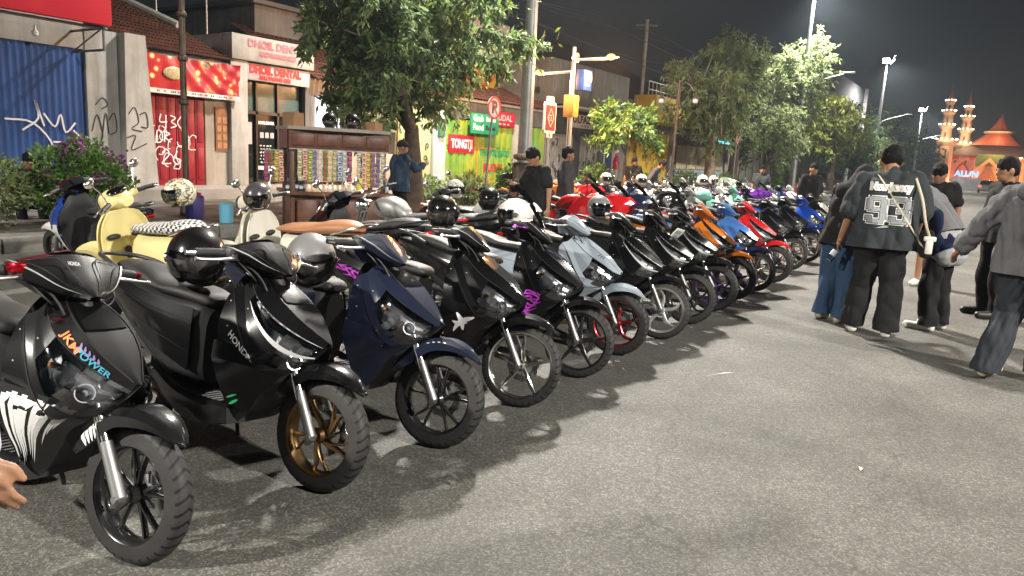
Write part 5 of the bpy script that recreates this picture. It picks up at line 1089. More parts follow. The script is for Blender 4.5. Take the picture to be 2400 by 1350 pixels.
s = slab('green_sign', B, FX + .3, FX + .36, 20.95, 22.6, 2.2, 2.90, mat('sign_green', (.015, .28, .13), .45), .01); letters('lettering', s, 'Grab', FX + .366, 21.35, 2.72, .3, TXW, .6, .015); letters('lettering', s, 'Food', FX + .366, 21.35, 2.42, .3, TXW, .62, .015); letters('lettering', s, 'Bakso', FX + .366, 22.1, 2.72, .22, TXW, .6); letters('lettering', s, 'Rudal', FX + .366, 22.1, 2.42, .22, TXB, .6)
tiled_roof(B, (-15.6, 19.9, 3.36), (-15.6, 26.9, 3.36), (-19.5, 26.9, 5.0), (-19.5, 19.9, 5.0), 14, 40, TERR)
# rooftop hoardings
B = thing('rooftop_hoarding', 'pink and white rooftop hoarding with black script beside the lamp pole', 'sign', (0, 0, 0)); q = MB(); q.tube([(-17.5, 22.8, 3.6), (-17.5, 22.8, 6.2)], .05, 6); q.tube([(-17.5, 25.2, 3.6), (-17.5, 25.2, 6.2)], .05, 6); part('post', q, GALV, B)
slab('board', B, -17.5, -17.38, 22.5, 25.6, 5.0, 6.6, PINKS, .01); scrawl(B, -17.36, 23.9, 25.4, 5.2, 6.3, INK, 4, 8, .05); slab('yellow_board', B, -17.3, -17.2, 22.4, 24.6, 3.95, 4.85, YELM, .01); scrawl(B, -17.19, 22.6, 24.4, 4.1, 4.7, TXR, 4, 17, .12)
# H: dark grey shop with concrete upper wall
B = building('dark grey shop with raw concrete upper wall and two graffitied grey shutters', 30)
slab('wall', B, -22, FX - .15, 26.8, 34.6, .1, 3.6, DKG); slab('upper_wall', B, -22, FX + .05, 26.8, 34.2, 3.75, 5.55, CONCW, .02); slab('canopy', B, FX - .2, FX + .9, 27.3, 34.4, 3.58, 3.66, mat('canopy_sheet', (.40, .41, .42), .5, .3)); slab('mid_pier', B, FX - .15, FX, 31.55, 32.05, .42, 3.58, DKG); slab('end_pier', B, FX - .15, FX + .1, 33.2, 34.5, .42, 3.58, PLG, .01); slab('head', B, FX - .15, FX, 26.8, 31.55, 2.55, 3.58, DKG); slab('pier', B, FX - .15, FX, 29.05, 29.6, .42, 2.55, DKG)
for y0, y1, sd in ((26.95, 29.02, 3), (29.63, 31.52, 9)): corrugated('shutter', B, FX - .1, y0, y1, .42, 2.52, SHGREY, .22, .03); scrawl(B, FX - .05, y0 + .05, y1 - .05, .7, 2.3, INK, 17, sd, .055)
s = slab('sign_board', B, FX + .05, FX + .11, 28.3, 30.5, 2.85, 3.42, WSIGN, .01); letters('lettering', s, 'OLFAZ', FX + .116, 29.4, 3.2, .42, TXB, 1.7, .015); print_line('small_print', s, FX + .116, 29.8, 2.95, .9, .09, 3, TXB, 6)
slab('doorway', B, FX - .14, FX - .1, 32.1, 33.15, .42, 2.45, mat('doorway_blue', (.02, .04, .14), .4)); slab('door_frame', B, FX - .12, FX + .02, 32.05, 32.12, .42, 2.5, PLW); slab('door_frame', B, FX - .12, FX + .02, 33.12, 33.2, .42, 2.5, PLW); slab('air_unit', B, FX, FX + .4, 32.3, 33.3, 2.7, 3.3, PLW, .02)
# I: yellow shop
B = building('bright yellow shop with large yellow sign box and black graffiti on its shutter', 38)
slab('wall', B, -21, FX - .12, 34.6, 41.4, .1, 4.6, PLG); slab('sign_box', B, FX - .1, FX + 1.1, 35.2, 41.5, 3.55, 4.85, YELM, .02); corrugated('shutter', B, FX - .08, 34.7, 40.2, .42, 3.1, YELM, .16, .02); scrawl(B, FX - .04, 34.9, 40.0, .7, 2.9, INK, 44, 21, .05); slab('pillar', B, FX - .12, FX + .1, 40.2, 40.7, .42, 3.5, PLG, .02); slab('head', B, FX - .12, FX, 34.6, 40.7, 3.1, 3.55, PLG)
q = MB()
for i in range(9): q.tube([(FX + .3, 36.0 + i * .5, 4.86), (FX + .3, 36.0 + i * .5, 5.6)], .03, 6)
q.tube([(FX + .3, 36, 5.6), (FX + .3, 40, 5.6)], .03, 6); q.tube([(FX + .3, 36, 5.2), (FX + .3, 40, 5.2)], .03, 6); part('railing', q, GALV, B)['kind'] = 'stuff'
# J: low stall building with tan panels
B = building('low building with tan window panels and a thin cyan light strip', 45)
slab('wall', B, -20, FX - .1, 41.4, 50.2, .1, 2.9, PLG); slab('base', B, FX - .1, FX + .02, 41.4, 50.2, .2, 1.2, mat('base_blue_grey', (.22, .26, .28), .7, vary=.2, vscale=2.))
for i in range(5): o = slab('window_panel', B, FX - .08, FX - .05, 41.6 + i * 1.72, 43.2 + i * 1.72, 1.25, 2.62, mat('panel_tan', (.33, .28, .17), .5, vary=.2, vscale=2.)); slab('frame', o, FX - .06, FX + .0, 43.22 + i * 1.72, 43.3 + i * 1.72, 1.2, 2.7, GALV)
slab('roof', B, -20, FX + .8, 41.2, 50.4, 2.9, 3.4, mat('roof_dark', (.03, .028, .03), .8)); slab('light_strip', B, FX + .8, FX + .86, 44.5, 50.2, 2.95, 3.08, emitmat('cyan_strip', (.1, .75, 1.), 2.5))
# K: board fence and yard wall
B = thing('board_fence', 'long grey board fence behind the far trees', 'fence', (0, 0, 0)); FB = mat('fence_board', (.20, .19, .17), .8, vary=.4, vscale=1.)
bme = MB().cbox((0, 0, 0), (.05, .235, 2.5), .01).mesh('board', FB, 30)
for i in range(110): link('board', bme, B, Matrix.Translation((FX + .1 * (i % 7 == 0), 50.4 + i * .25, 1.55 + .06 * ((i * 5) % 3))))
q = MB(); q.box((FX - .15, 50.3, .8), (FX - .05, 77.9, .95)); q.box((FX - .15, 50.3, 2.2), (FX - .05, 77.9, 2.35)); part('rail', q, FB, B, angle=0)['kind'] = 'stuff'
# big roofs behind
def hall(label, x0, x1, y0, y1, z0, z1, m):
    T = thing('hall_building', label, 'building', (0, 0, 0)); slab('wall', T, x0, x1, y0, y1, .1, z0, PLG); q = MB(); xm = (x0 + x1) / 2; q.add([(x0 - .4, y0 - .5, z0), (x1 + .4, y0 - .5, z0), (x1 + .4, y1 + .5, z0), (x0 - .4, y1 + .5, z0), (xm, y0 + 4, z1), (xm, y1 - 4, z1)], [(0, 1, 4), (1, 2, 5, 4), (2, 3, 5), (3, 0, 4, 5), (0, 3, 2, 1)]); part('roof', q, m, T, angle=0)
RD = mat('roof_dark_tile', (.045, .040, .040), .85, vary=.4, vscale=.8)
hall('large hall with dark hipped roof behind the yellow shop', -34, -22.5, 33, 60, 5.8, 9.8, RD); hall('house with dark roof behind the lime noodle shop', -30, -20, 20, 32, 4.6, 6.6, RD); hall('low dark roofed house behind the board fence', -30, -19, 56, 84, 4.2, 6.8, RD)
B = thing('stair_house', 'white-grey gabled wall with small window between noodle shop and concrete wall', 'building', (0, 0, 0)); q = MB(); q.prism([(25.4, 3.5), (28.6, 3.5), (28.6, 3.9), (25.9, 5.6), (25.4, 5.6)], -2.5, (FX - .6, 0, 0), ((0, 1, 0), (0, 0, 1), (1, 0, 0))); part('wall', q, PLG, B, angle=20); slab('window', B, FX - .6, FX - .55, 26.0, 26.9, 4.1, 4.35, FRAME)
# billboard
B = thing('billboard', 'large blank grey roadside billboard behind the far trees', 'billboard', (0, 0, 0)); slab('panel', B, -13.0, -12.6, 66.5, 82, 5.6, 9.7, mat('billboard_back', (.17, .18, .20), .7, vary=.2, vscale=.6), .02); slab('edge', B, -12.6, -12.3, 81.6, 82.0, 5.5, 9.8, mat('billboard_edge', (.5, .5, .52), .5)); q = MB(); q.tube([(-12.8, 70, 0), (-12.8, 70, 5.6)], .2, 8); q.tube([(-12.8, 78, 0), (-12.8, 78, 5.6)], .2, 8); part('post', q, GALV, B)['kind'] = 'stuff'
# antenna masts on the roofs
for y, x, h, lb in ((10.0, -18.5, 6.4, 'television aerial on the terracotta roof'), (11.3, -18.6, 6.6, 'thin roof mast right of the aerial'), (12.6, -18.4, 6.9, 'thin roof mast above the dental shop')):
    T = thing('roof_aerial', lb, 'aerial', (0, 0, 0)); q = MB(); q.tube([(x, y, 4.0), (x, y, h)], .025, 6); part('mast', q, GALV, T)
    if 'television' in lb:
        q = MB()
        for i in range(7): q.tube([(x + .1, y - .35 + i * .12, h - .25 - .0 * i), (x - .1, y - .35 + i * .12, h + .2)], .008, 5)
        q.tube([(x, y - .4, h), (x, y + .45, h)], .012, 5); part('grid', q, GALV, T)['kind'] = 'stuff'

# ------------------------------------------------------------------ trees and plants
def leaf_mesh(name, C, Dr, L, Wd, m, seed=0, fold=.25):
    """many bent leaves: C centres (n,3), Dr directions (n,3), L lengths (n)"""
    rg = np.random.default_rng(seed); n = len(C); Dr = Dr / np.linalg.norm(Dr, axis=1, keepdims=True)
    R = rg.normal(size=(n, 3)); S = np.cross(Dr, R); S /= np.linalg.norm(S, axis=1, keepdims=True); N = np.cross(S, Dr)
    L = np.asarray(L)[:, None]; Wv = L * Wd
    V = np.stack([C, C + Dr * L * .45 - S * Wv + N * L * .04, C + Dr * L * .45 + N * L * .12, C + Dr * L * .45 + S * Wv + N * L * .04, C + Dr * L - N * L * fold * .5], 1).reshape(-1, 3)
    i = np.arange(n)[:, None] * 5
    F = np.concatenate([np.concatenate([i, i + 1, i + 2], 1), np.concatenate([i, i + 2, i + 3], 1), np.concatenate([i + 1, i + 4, i + 2], 1), np.concatenate([i + 2, i + 4, i + 3], 1)], 0).astype(np.int32)
    me = bpy.data.meshes.new(name); me.vertices.add(len(V)); me.vertices.foreach_set('co', V.astype(np.float32).ravel()); me.loops.add(len(F) * 3); me.loops.foreach_set('vertex_index', F.ravel()); me.polygons.add(len(F)); me.polygons.foreach_set('loop_start', np.arange(len(F), dtype=np.int32) * 3)
    try: me.polygons.foreach_set('loop_total', np.full(len(F), 3, np.int32))
    except Exception: pass
    me.update(calc_edges=True)
    a = me.attributes.new('leaf', 'FLOAT', 'POINT'); a.data.foreach_set('value', np.repeat(rg.random(n).astype(np.float32), 5)); me.materials.append(m)
    return me
BARK = mat('bark', (.12, .085, .06), .9, vary=.5, vscale=6., bump=.9, bscale=25); BARKL = mat('bark_pale', (.24, .19, .145), .9, vary=.4, vscale=6., bump=.8, bscale=25)
LM1 = leafmat('leaf_mango', (.075, .128, .045), (.18, .25, .09), .5, .6); LM2 = leafmat('leaf_olive', (.085, .125, .045), (.20, .24, .09), .5, .6); LM3 = leafmat('leaf_bright', (.035, .10, .015), (.12, .21, .035), .3, .5); LM4 = leafmat('leaf_far', (.075, .11, .04), (.18, .215, .08), .5, .6); FLW = leafmat('bougainvillea', (.12, .015, .11), (.28, .05, .26)); LYL = leafmat('leaf_yellow_green', (.085, .12, .015), (.20, .21, .035), .35, .55)
def tree(label, base, h, cr_c, rad, n, L, lm, bark=BARK, tr=.14, ncl=70, droop=.8, seed=1, bend=(0, 0), group=None, wd=.16, name='street_tree', extra=None, spread=.14):
    T = thing(name, label, 'tree', base, 0, group); rg = np.random.default_rng(seed); c = np.array(cr_c, float) - np.array(base, float); R = np.array(rad, float)
    fork = np.array([bend[0], bend[1], h]); q = MB(); q.tube(cr([(0, 0, -.05), (bend[0] * .2, bend[1] * .2, h * .35), (bend[0] * .6, bend[1] * .6, h * .7), tuple(fork)], 5), [tr * 1.35 - tr * .5 * i / 15 for i in range(16)], 12); part('trunk', q, bark, T, angle=60)
    q = MB(); cl = []
    for i in range(ncl):
        d = rg.normal(size=3); d /= np.linalg.norm(d); f = rg.random() ** .45; lump = 1 + .22 * sin(3 * d[0] + 4 * d[1] + seed) + .1 * rg.normal()
        cl.append(c + d * R * f * lump)
    nb = 7
    for i in range(nb):
        e = cl[int(i * ncl / nb)]; mid = fork * .5 + e * .5 + np.array([0, 0, .15]); q.tube(cr([tuple(fork * .95), tuple(mid), tuple(e)], 4), [tr * .6 - tr * .5 * k / 8 for k in range(9)], 7)
        for j in range(4):
            e2 = cl[(int(i * ncl / nb) + j * 3 + 1) % ncl]; q.tube([tuple(mid), tuple((mid + e2) / 2 + np.array([0, 0, .1])), tuple(e2)], [tr * .28, tr * .18, tr * .06], 5)
    part('limbs', q, bark, T, angle=60)
    ntw = 6; per = max(6, n // (ncl * ntw)); C = []; D = []; tw = MB()
    for e in cl:
        out = (e - c) / R
        for k in range(ntw):
            td = out * .6 + rg.normal(size=3) * .75; td[2] -= droop * .35; td /= np.linalg.norm(td); tl = R.mean() * spread * (1.2 + 1.6 * rg.random()); f = rg.random(per) ** .6
            P = e + td * (tl * f)[:, None] + rg.normal(size=(per, 3)) * L * .16; P[:, 2] -= droop * .18 * tl * f ** 2; dr = td * .55 + rg.normal(size=(per, 3)) * .6; dr[:, 2] -= droop * (.35 + .6 * rg.random(per)); C.append(P); D.append(dr)
            if k < 2: tw.tube([tuple(e), tuple(e + td * tl * .9 + np.array([0, 0, -droop * .12 * tl]))], [L * .05, L * .02], 4, caps=False)
    part('twigs', tw, bark, T, angle=60)['kind'] = 'stuff'
    C = np.concatenate(C); D = np.concatenate(D); o = link('crown', leaf_mesh('crown', C, D, L * (.45 + .85 * rg.random(len(C))), wd, lm, seed), T); o['kind'] = 'stuff'
    if extra:
        k = rg.choice(len(C), extra[1]); o = link('young_leaves', leaf_mesh('young_leaves', C[k] + rg.normal(size=(len(k), 3)) * .1 + np.array(extra[2]), D[k], L * (.6 + .5 * rg.random(len(k))), wd, extra[0], seed + 5), T); o['kind'] = 'stuff'
    return T
tree('large leafy mango tree standing behind the snack kiosk', (-10.5, 12.12, .2), 1.75, (-10.5, 11.5, 3.9), (1.9, 1.95, 1.75), 30000, .19, LM1, tr=.17, ncl=170, droop=1.0, seed=3, bend=(0, -.15), extra=(LYL, 900, (.3, .7, .2)), group='street trees')
tree('small young tree in front of the yellow shop', (-9.9, 21.3, .2), 1.55, (-9.9, 21.3, 2.72), (.95, 1.35, .78), 2600, .20, LM3, tr=.045, ncl=40, droop=.7, seed=5, wd=.2, group='street trees')
tree('mid-sized tree with pale leaning trunk beside the no-parking sign', (-10.4, 31.0, .2), 2.7, (-10.4, 30.2, 4.3), (1.6, 2.7, 1.6), 10000, .25, LM2, BARKL, .2, 90, 1.0, 7, (0, -.4), wd=.13, group='street trees')
tree('tall airy tree behind the leaning pale trunk', (-11.6, 38, .2), 3.4, (-11.6, 36.2, 5.9), (1.5, 2.3, 2.2), 7500, .28, LM4, BARK, .2, 100, .9, 9, wd=.13, group='street trees')
tree('dense dark low-crowned tree before the board fence', (-10.6, 40.5, .2), 1.7, (-10.6, 40.4, 3.4), (1.6, 2.7, 1.5), 8000, .27, LM2, BARK, .17, 80, .9, 11, wd=.15, group='street trees')
tree('tall tree whose crown the street light pole rises through', (-10.9, 47.5, .2), 3.0, (-10.9, 45.6, 6.7), (1.9, 3.4, 2.0), 9000, .28, LM2, BARK, .2, 80, .7, 13, group='street trees')
tree('yellow-green lit tree left of the billboard', (-10.2, 56.5, .2), 2.5, (-10.6, 56.5, 4.9), (2.0, 5.2, 1.7), 9000, .32, LYL, BARK, .2, 80, .7, 15, group='street trees')
tree('dark tree at the far end of the pavement row', (-10.6, 68, .2), 2.5, (-10.6, 68, 3.9), (2.6, 6.0, 2.0), 6000, .42, LM1, BARK, .2, 60, .8, 17, group='street trees')
tree('dim tree behind the second lit street light', (-11.6, 92, 0), 3, (-11.6, 92, 5.2), (3.2, 9., 3.), 5000, .6, LM1, BARK, .25, 60, .8, 19, group='street trees')
tree('dim tree left of the mosque minaret', (-14, 150, 0), 3.5, (-14, 150, 5.5), (5, 9., 3.5), 5000, .8, LM1, BARK, .3, 60, .8, 21, group='street trees')
def bush(label, base, rad, n, L, lm, seed=1, flowers=None, stems=6, name='shrub', group='shrubs and planted bushes', wd=.28, up=.3):
    T = thing(name, label, 'shrub', base, 0, group); rg = np.random.default_rng(seed); R = np.array(rad, float); q = MB()
    for i in range(stems):
        a = rg.random() * 6.28; q.tube(cr([(.1 * cos(a), .1 * sin(a), -.03), (R[0] * .3 * cos(a), R[1] * .3 * sin(a), R[2] * .8), (R[0] * .6 * cos(a), R[1] * .6 * sin(a), R[2] * 1.5)], 3), [.02, .018, .016, .014, .012, .01, .008], 6)
    part('stems', q, BARK, T, angle=60)
    d = rg.normal(size=(n, 3)); d /= np.linalg.norm(d, axis=1, keepdims=True); f = rg.random(n) ** .33; lump = 1 + .16 * np.sin(4 * d[:, 0] + 5 * d[:, 1] + 6 * d[:, 2] + seed); P = d * R * (f * lump)[:, None] + np.array([0, 0, R[2] * 1.15]); P[:, 2] = np.maximum(P[:, 2], .06)
    dr = d + rg.normal(size=(n, 3)) * .7; dr[:, 2] += up
    o = link('foliage', leaf_mesh('foliage', P, dr, L * (.6 + .8 * rg.random(n)), wd, lm, seed), T); o['kind'] = 'stuff'
    if flowers:
        k = np.where((f > .82) & (d[:, 2] > -.2))[0]; cl = rg.choice(k, flowers[1] // 14); P2 = (P[cl][:, None] + rg.normal(size=(len(cl), 14, 3)) * .055).reshape(-1, 3) + np.array([.03, 0, .02])
        o = link('flowers', leaf_mesh('flowers', P2, rg.normal(size=P2.shape) + np.array([0.3, 0, .5]), np.full(len(P2), .055), .45, flowers[0], seed + 3), T); o['kind'] = 'stuff'
    return T
bush('bougainvillea bush with purple flowers behind the blue scooter', (-10.9, 5.4, .19), (.52, .66, .56), 5200, .07, LM3, 2, (FLW, 420), 9)
bush('low green hedge shrub at the left picture edge', (-10.9, 4.15, .19), (.6, .62, .50), 3200, .06, LM2, 4, None, 9); bush('green hedge shrub beyond the left picture edge', (-10.9, 2.9, .19), (.6, .7, .52), 2200, .06, LM2, 6, None, 9)
bush('broad-leaved plant clump beside the lime doors', (-11.4, 15.2, .19), (.45, .7, .33), 700, .20, LM2, 8, wd=.18, up=.8); bush('bright green shrub left of the photographing man', (-11.0, 16.8, .19), (.5, .55, .50), 1900, .11, LM3, 10); bush('darker shrub behind the mirrors and helmets', (-11.6, 13.6, .19), (.45, .6, .33), 1100, .10, LM1, 12)
bush('bright shrub in front of the blue doorway', (-10.9, 21.4, .19), (.5, .8, .52), 1500, .12, LM3, 14); bush('rounded shrub below the yellow shutter', (-10.9, 25.4, .19), (.5, .95, .40), 1300, .12, LM3, 16); bush('leafy shrub near the far green chairs', (-10.9, 29.3, .19), (.5, .9, .5), 1200, .12, LM2, 18); bush('dark shrub under the far no-parking sign', (-10.9, 34.6, .19), (.6, 1.5, .45), 1300, .14, LM1, 20); bush('far shrub at the foot of the street light', (-10.9, 43, .19), (.6, 1.6, .45), 900, .16, LM3, 22)
# ------------------------------------------------------------------ posts and signs
BRZ = mat('lamp_post_bronze', (.115, .085, .06), .45, .55, vary=.45, vscale=6.)
T = thing('ornamental_lamp_post', 'slim brown ornamental lamp post in front of the food banner', 'lamp post', (-11.5, 7.42, .19)); q = MB(); q.lathe([(.11, 0), (.11, .12), (.06, .3), (.05, .5), (.05, 5.2)], 12); part('pole', q, BRZ, T)
q = MB()
for z in (.5, 1.9, 2.6, 3.3): q.lathe([(.05, z - .05), (.075, z - .03), (.08, z), (.075, z + .03), (.05, z + .05)], 12)
part('rings', q, BRZ, T)['kind'] = 'stuff'
def lantern_post(label, base, h):
    T = thing('ornamental_lamp_post', label, 'lamp post', base); q = MB(); q.lathe([(.13, 0), (.12, .3), (.07, .5), (.05, 1.0), (.045, h)], 12); part('pole', q, BRZ, T)
    for s in (-1, 1):
        q = MB(); q.tube(cr([(s * .06, 0, h - .9), (s * .06, 0, h - .25), (s * .2, 0, h - .08), (s * .42, 0, h - .2), (s * .55, 0, h - .38), (s * .72, 0, h - .36)], 4), .022, 6); q.tube(cr([(s * .12 + .07 * cos(a), 0, h - .3 + .07 * sin(a)) for a in [k * .7 for k in range(9)]], 2), .012, 5); part('scroll_arm', q, BRZ, T)
        q = MB(); q.lathe([(.015, 0), (.02, -.15), (.11, -.26), (.12, -.28)], 10, 'z', (s * .66, 0, h - .38)); ln = part('lantern', q, BRZ, T); q = MB(); q.lathe([(.10, 0), (.095, -.14), (.04, -.19), (.001, -.2)], 10, 'z', (s * .66, 0, h - .66)); part('lantern_glass', q, OFFGLASS, ln)
    return T
lantern_post('double-armed scroll lamp post before the tan panelled building', (-10.4, 26.6, .19), 4.35)
RDR = mat('sign_ring_red', (.50, .015, .02), .4); PKW = mat('sign_face', (.62, .50, .50), .4)
def noparking(label, base, zc, r, tilt=0.):
    T = thing('no_parking_sign', label, 'road sign', base); T.rotation_euler = (radians(tilt), 0, 0); q = MB(); q.tube([(0, 0, 0), (0, 0, zc + .05)], .028, 8); part('post', q, GALV, T)
    q = MB(); q.lathe([(.001, .0), (r, 0), (r, .012), (.001, .012)], 28, 'x', (.03, 0, zc)); f = part('face', q, PKW, T)
    q = MB(); q.lathe([(r * .82, .0), (r * .82, .006), (r * 1.0, .006), (r * 1.0, 0)], 32, 'x', (.043, 0, zc)); part('red_ring', q, RDR, f)
    q = MB(); lettering(q, 'P', (.0455, 0, zc), (0, 1, 0), (0, 0, 1), r * 1.45, bold=.02); part('lettering', q, TXB, f, angle=0)
    q = MB(); q.prism([(-r * .7, r * .62), (-r * .62, r * .7), (r * .7, -r * .62), (r * .62, -r * .7)], .004, (.048, 0, zc), ((0, 1, 0), (0, 0, 1), (1, 0, 0))); part('red_bar', q, RDR, f, angle=0)
noparking('round no-parking sign on a leaning post beside the red shop sign', (-10.4, 14.55, .19), 2.42, .27, -5); noparking('distant round no-parking sign beside the pale leaning tree', (-10.3, 33.9, .19), 2.6, .26)
T = thing('heritage_plaque', 'white framed maroon plaque sign on a post right of the lamp pole', 'sign', (-10.3, 17.2, .19)); q = MB(); q.tube([(0, 0, 0), (0, 0, 1.95)], .04, 8); q.tube([(0, -.1, 0), (0, -.1, 1.95)], .02, 8); part('post', q, GALV, T)
fr = [(-.26, -.40), (-.16, -.40), (-.14, -.52), (.14, -.52), (.16, -.40), (.26, -.40), (.29, -.32), (.29, .32), (.26, .40), (.16, .40), (.14, .55), (-.14, .55), (-.16, .40), (-.26, .40), (-.29, .32), (-.29, -.32)]
q = MB(); q.prism(fr, .06, (0, 0, 2.35), ((0, 1, 0), (0, 0, 1), (1, 0, 0))); f = part('frame', q, WSIGN, T, angle=20); q = MB(); q.cbox((.065, 0, 2.35), (.02, .47, .64)); part('panel', q, mat('plaque_maroon', (.20, .03, .025), .5, vary=.3, vscale=6.), f)
q = MB(); q.add([(.077, 0, 2.35 + .25), (.077, .17, 2.35), (.077, 0, 2.35 - .25), (.077, -.17, 2.35), (.077, 0, 2.35 + .225), (.077, .15, 2.35), (.077, 0, 2.35 - .225), (.077, -.15, 2.35)], [(0, 1, 5, 4), (1, 2, 6, 5), (2, 3, 7, 6), (3, 0, 4, 7)])
for i in range(3): small_print(q, (.077, 0, 2.41 - i * .06), (0, 1, 0), (0, 0, 1), .20 - .04 * abs(i - 1), .035, 2, i)
part('lettering', q, TXW, f, angle=0); q = MB(); q.lathe([(.001, .003), (.05, .002), (.052, 0)], 16, 'x', (.065, 0, 2.82)); q.lathe([(.001, .003), (.05, .002), (.052, 0)], 16, 'x', (.065, 0, 1.90)); part('emblem', q, GALV, f)['kind'] = 'stuff'
T = thing('signal_post', 'white post with two orange lamps on arms, blue wireless sign and orange box', 'post', (-10.2, 18.2, .19)); q = MB(); q.lathe([(.075, 0), (.07, 2.5), (.05, 4.3)], 10); part('pole', q, GALV, T)
ORL = emitmat('sodium_lamp', (1., .40, .11), 4.)
for dx, z, lbl in ((-1.15, 3.62, 0), (1.2, 3.98, 1)):
    q = MB(); q.tube([(0, 0, z - .02 + (.05 if lbl == 0 else 0)), (dx * .85, 0, z)], .035, 8); q.tube([(dx * .8, 0, z), (dx * 1.12, 0, z + .02)], .02, 6); part('arm', q, GALV, T)
    q = MB(); q.sph((dx * .93, 0, z + .03), .095, 8, (1.3, 1, .85)); l = part('orange_lamp', q, ORL, T)
    L = bpy.data.lights.new('orange_lamp_light', 'POINT'); L.energy = 1100.; L.color = (1., .45, .16); L.shadow_soft_size = .08; o = bpy.data.objects.new('lamp', L); COL.objects.link(o); o.parent = T; o.location = (dx * .93, 0, z - .12)
q = MB(); q.lathe([(.03, -.05), (.05, 0), (.12, .10), (.125, .12)], 14, 'x', (.05, -.1, 4.0)); part('horn_speaker', q, WSIGN, T)
s = slab('wireless_sign', T, .05, .30, .10, .56, 3.18, 3.72, mat('sign_blue', (.02, .06, .30), .4), .01); letters('lettering', s, 'Wi-Fi', .305, .33, 3.52, .13, TXW, .26, .01); print_line('small_print', s, .305, .33, 3.67, .38, .04, 3, TXW, 7); print_line('small_print', s, .305, .33, 3.33, .34, .06, 4, TXW, 8)
q = MB()
for k, r in enumerate((.15, .19)):
    for sg in (-1, 1):
        P = [(.306, .33 + sg * r * cos(a), 3.52 + r * sin(a)) for a in (-.7, -.35, 0, .35, .7)]; q.tube(P, .008, 5)
part('wave_marks', q, TXW, s)['kind'] = 'stuff'; slab('orange_box', T, -.02, .30, -.40, -.1, 2.42, 3.0, mat('box_orange', (.52, .27, .05), .5, vary=.2, vscale=5.), .02)
# utility pole and cables
T = thing('utility_pole', 'thin utility pole with cross arm behind the concrete wall', 'utility pole', (-17.2, 38.5, 0)); q = MB(); q.tube([(0, 0, 0), (0, 0, 9.1)], .11, 8); part('pole', q, GALV, T); q = MB(); q.tube([(-.5, -.3, 8.8), (.5, .3, 8.8)], .05, 6); part('cross_arm', q, GALV, T)
CAB = mat('cable_black', (.03, .03, .035), .6); T = thing('overhead_cables', 'overhead cables sagging along the shop roofs', 'cable')
for k, (x, z) in enumerate(((-15.2, 6.5), (-15.0, 6.1), (-15.3, 5.4), (-17.2, 6.3), (-17.3, 7.2))):
    P = []
    for i in range(22):
        f = i / 21; y = -6 + f * 90; P.append((x - .04 * k * f, y, z + (2.0 * f if k < 3 else .9) + .35 * cos(y * .19 + k)))
    q = MB(); q.tube(P, .018, 5); part('cable', q, CAB, T)
# ------------------------------------------------------------------ snack kiosk
WOOD = mat('kiosk_wood', (.165, .068, .040), .45, vary=.55, vscale=5., bump=.3, bscale=30); WOODT = mat('kiosk_top_dusty', (.36, .31, .26), .7, vary=.35, vscale=3.)
KP = (-8.9, 8.30, 0); KM = Matrix.Translation(KP) @ Matrix.Rotation(radians(-32), 4, 'Z')
def kp(x, y, z=0.): return tuple(KM @ Vector((x, y, z)))
K = thing('snack_kiosk', 'dark wooden snack kiosk cart with flat roof under the mango tree', 'kiosk', KP, -32); KY0, KY1 = -.75, .76
q = MB(); P = [(-.55, KY0 - .05), (.50, KY0 - .1), (.64, KY0 + .45), (.68, 0), (.64, KY1 - .45), (.50, KY1 + .1), (-.55, KY1 + .05)]; q.prism(P, .045, (0, 0, .755)); part('counter', q, WOOD, K, angle=20)
q = MB(); q.prism([(-.45, KY0 + .05), (.42, KY0 + .05), (.52, KY0 + .5), (.54, 0), (.52, KY1 - .5), (.42, KY1 - .05), (-.45, KY1 - .05)], .60, (0, 0, .15)); part('cabinet', q, WOOD, K, angle=20)
for i in range(4): slab('cabinet_panel', K, .50 + (.03 if i in (1, 2) else -.02), .555 + (.01 if i in (1, 2) else -.03), KY0 + .12 + i * .33, KY0 + .41 + i * .33, .22, .68, WOOD, .012)
for y in (KY0 + .06, KY1 - .06):
    for x in (-.42, .42): q = MB(); q.cbox((x, y, .8), (.07, .07, 1.6), .01); part('post', q, WOOD, K)
q = MB(); q.cbox((.42, .36, 1.1), (.06, .06, .65), .01); part('post', q, WOOD, K)
q = MB(); q.prism([(-.55, KY0 - .06), (.52, KY0 - .02), (.62, KY0 + .4), (.62, KY1 - .4), (.52, KY1 + .02), (-.55, KY1 + .06)], .05, (0, 0, 1.72)); part('roof_board', q, WOODT, K, angle=20)
slab('fascia', K, .44, .50, KY0, KY1, 1.44, 1.72, WOOD, .01)
for i in range(4): slab('fascia_panel', K, .49, .52, KY0 + .04 + i * .37, KY0 + .365 + i * .37, 1.49, 1.67, WOOD, .012)
for y in (KY0, KY1): slab('side_fascia', K, -.5, .44, y - .02, y + .02, 1.44, 1.72, WOOD)
slab('hanging_rail', K, .52, .535, KY0, KY1, 1.43, 1.445, GALV); slab('side_rail', K, .29, .305, KY0 - .36, KY0, 1.395, 1.41, GALV)
SCOL = [('yellow', (.55, .42, .08)), ('brown and cream', (.42, .26, .12)), ('green', (.10, .30, .05)), ('white and red', (.55, .40, .36)), ('dark red', (.30, .07, .05)), ('bright green', (.08, .34, .08)), ('silver', (.50, .50, .52)), ('pale blue', (.30, .42, .52)), ('silver-white', (.58, .58, .58)), ('purple', (.20, .06, .26)), ('pink', (.52, .22, .26)), ('orange', (.55, .20, .05)), ('cream', (.55, .48, .34)), ('tan', (.45, .33, .18)), ('amber', (.58, .30, .06)), ('copper', (.42, .18, .08))]
sme = {}
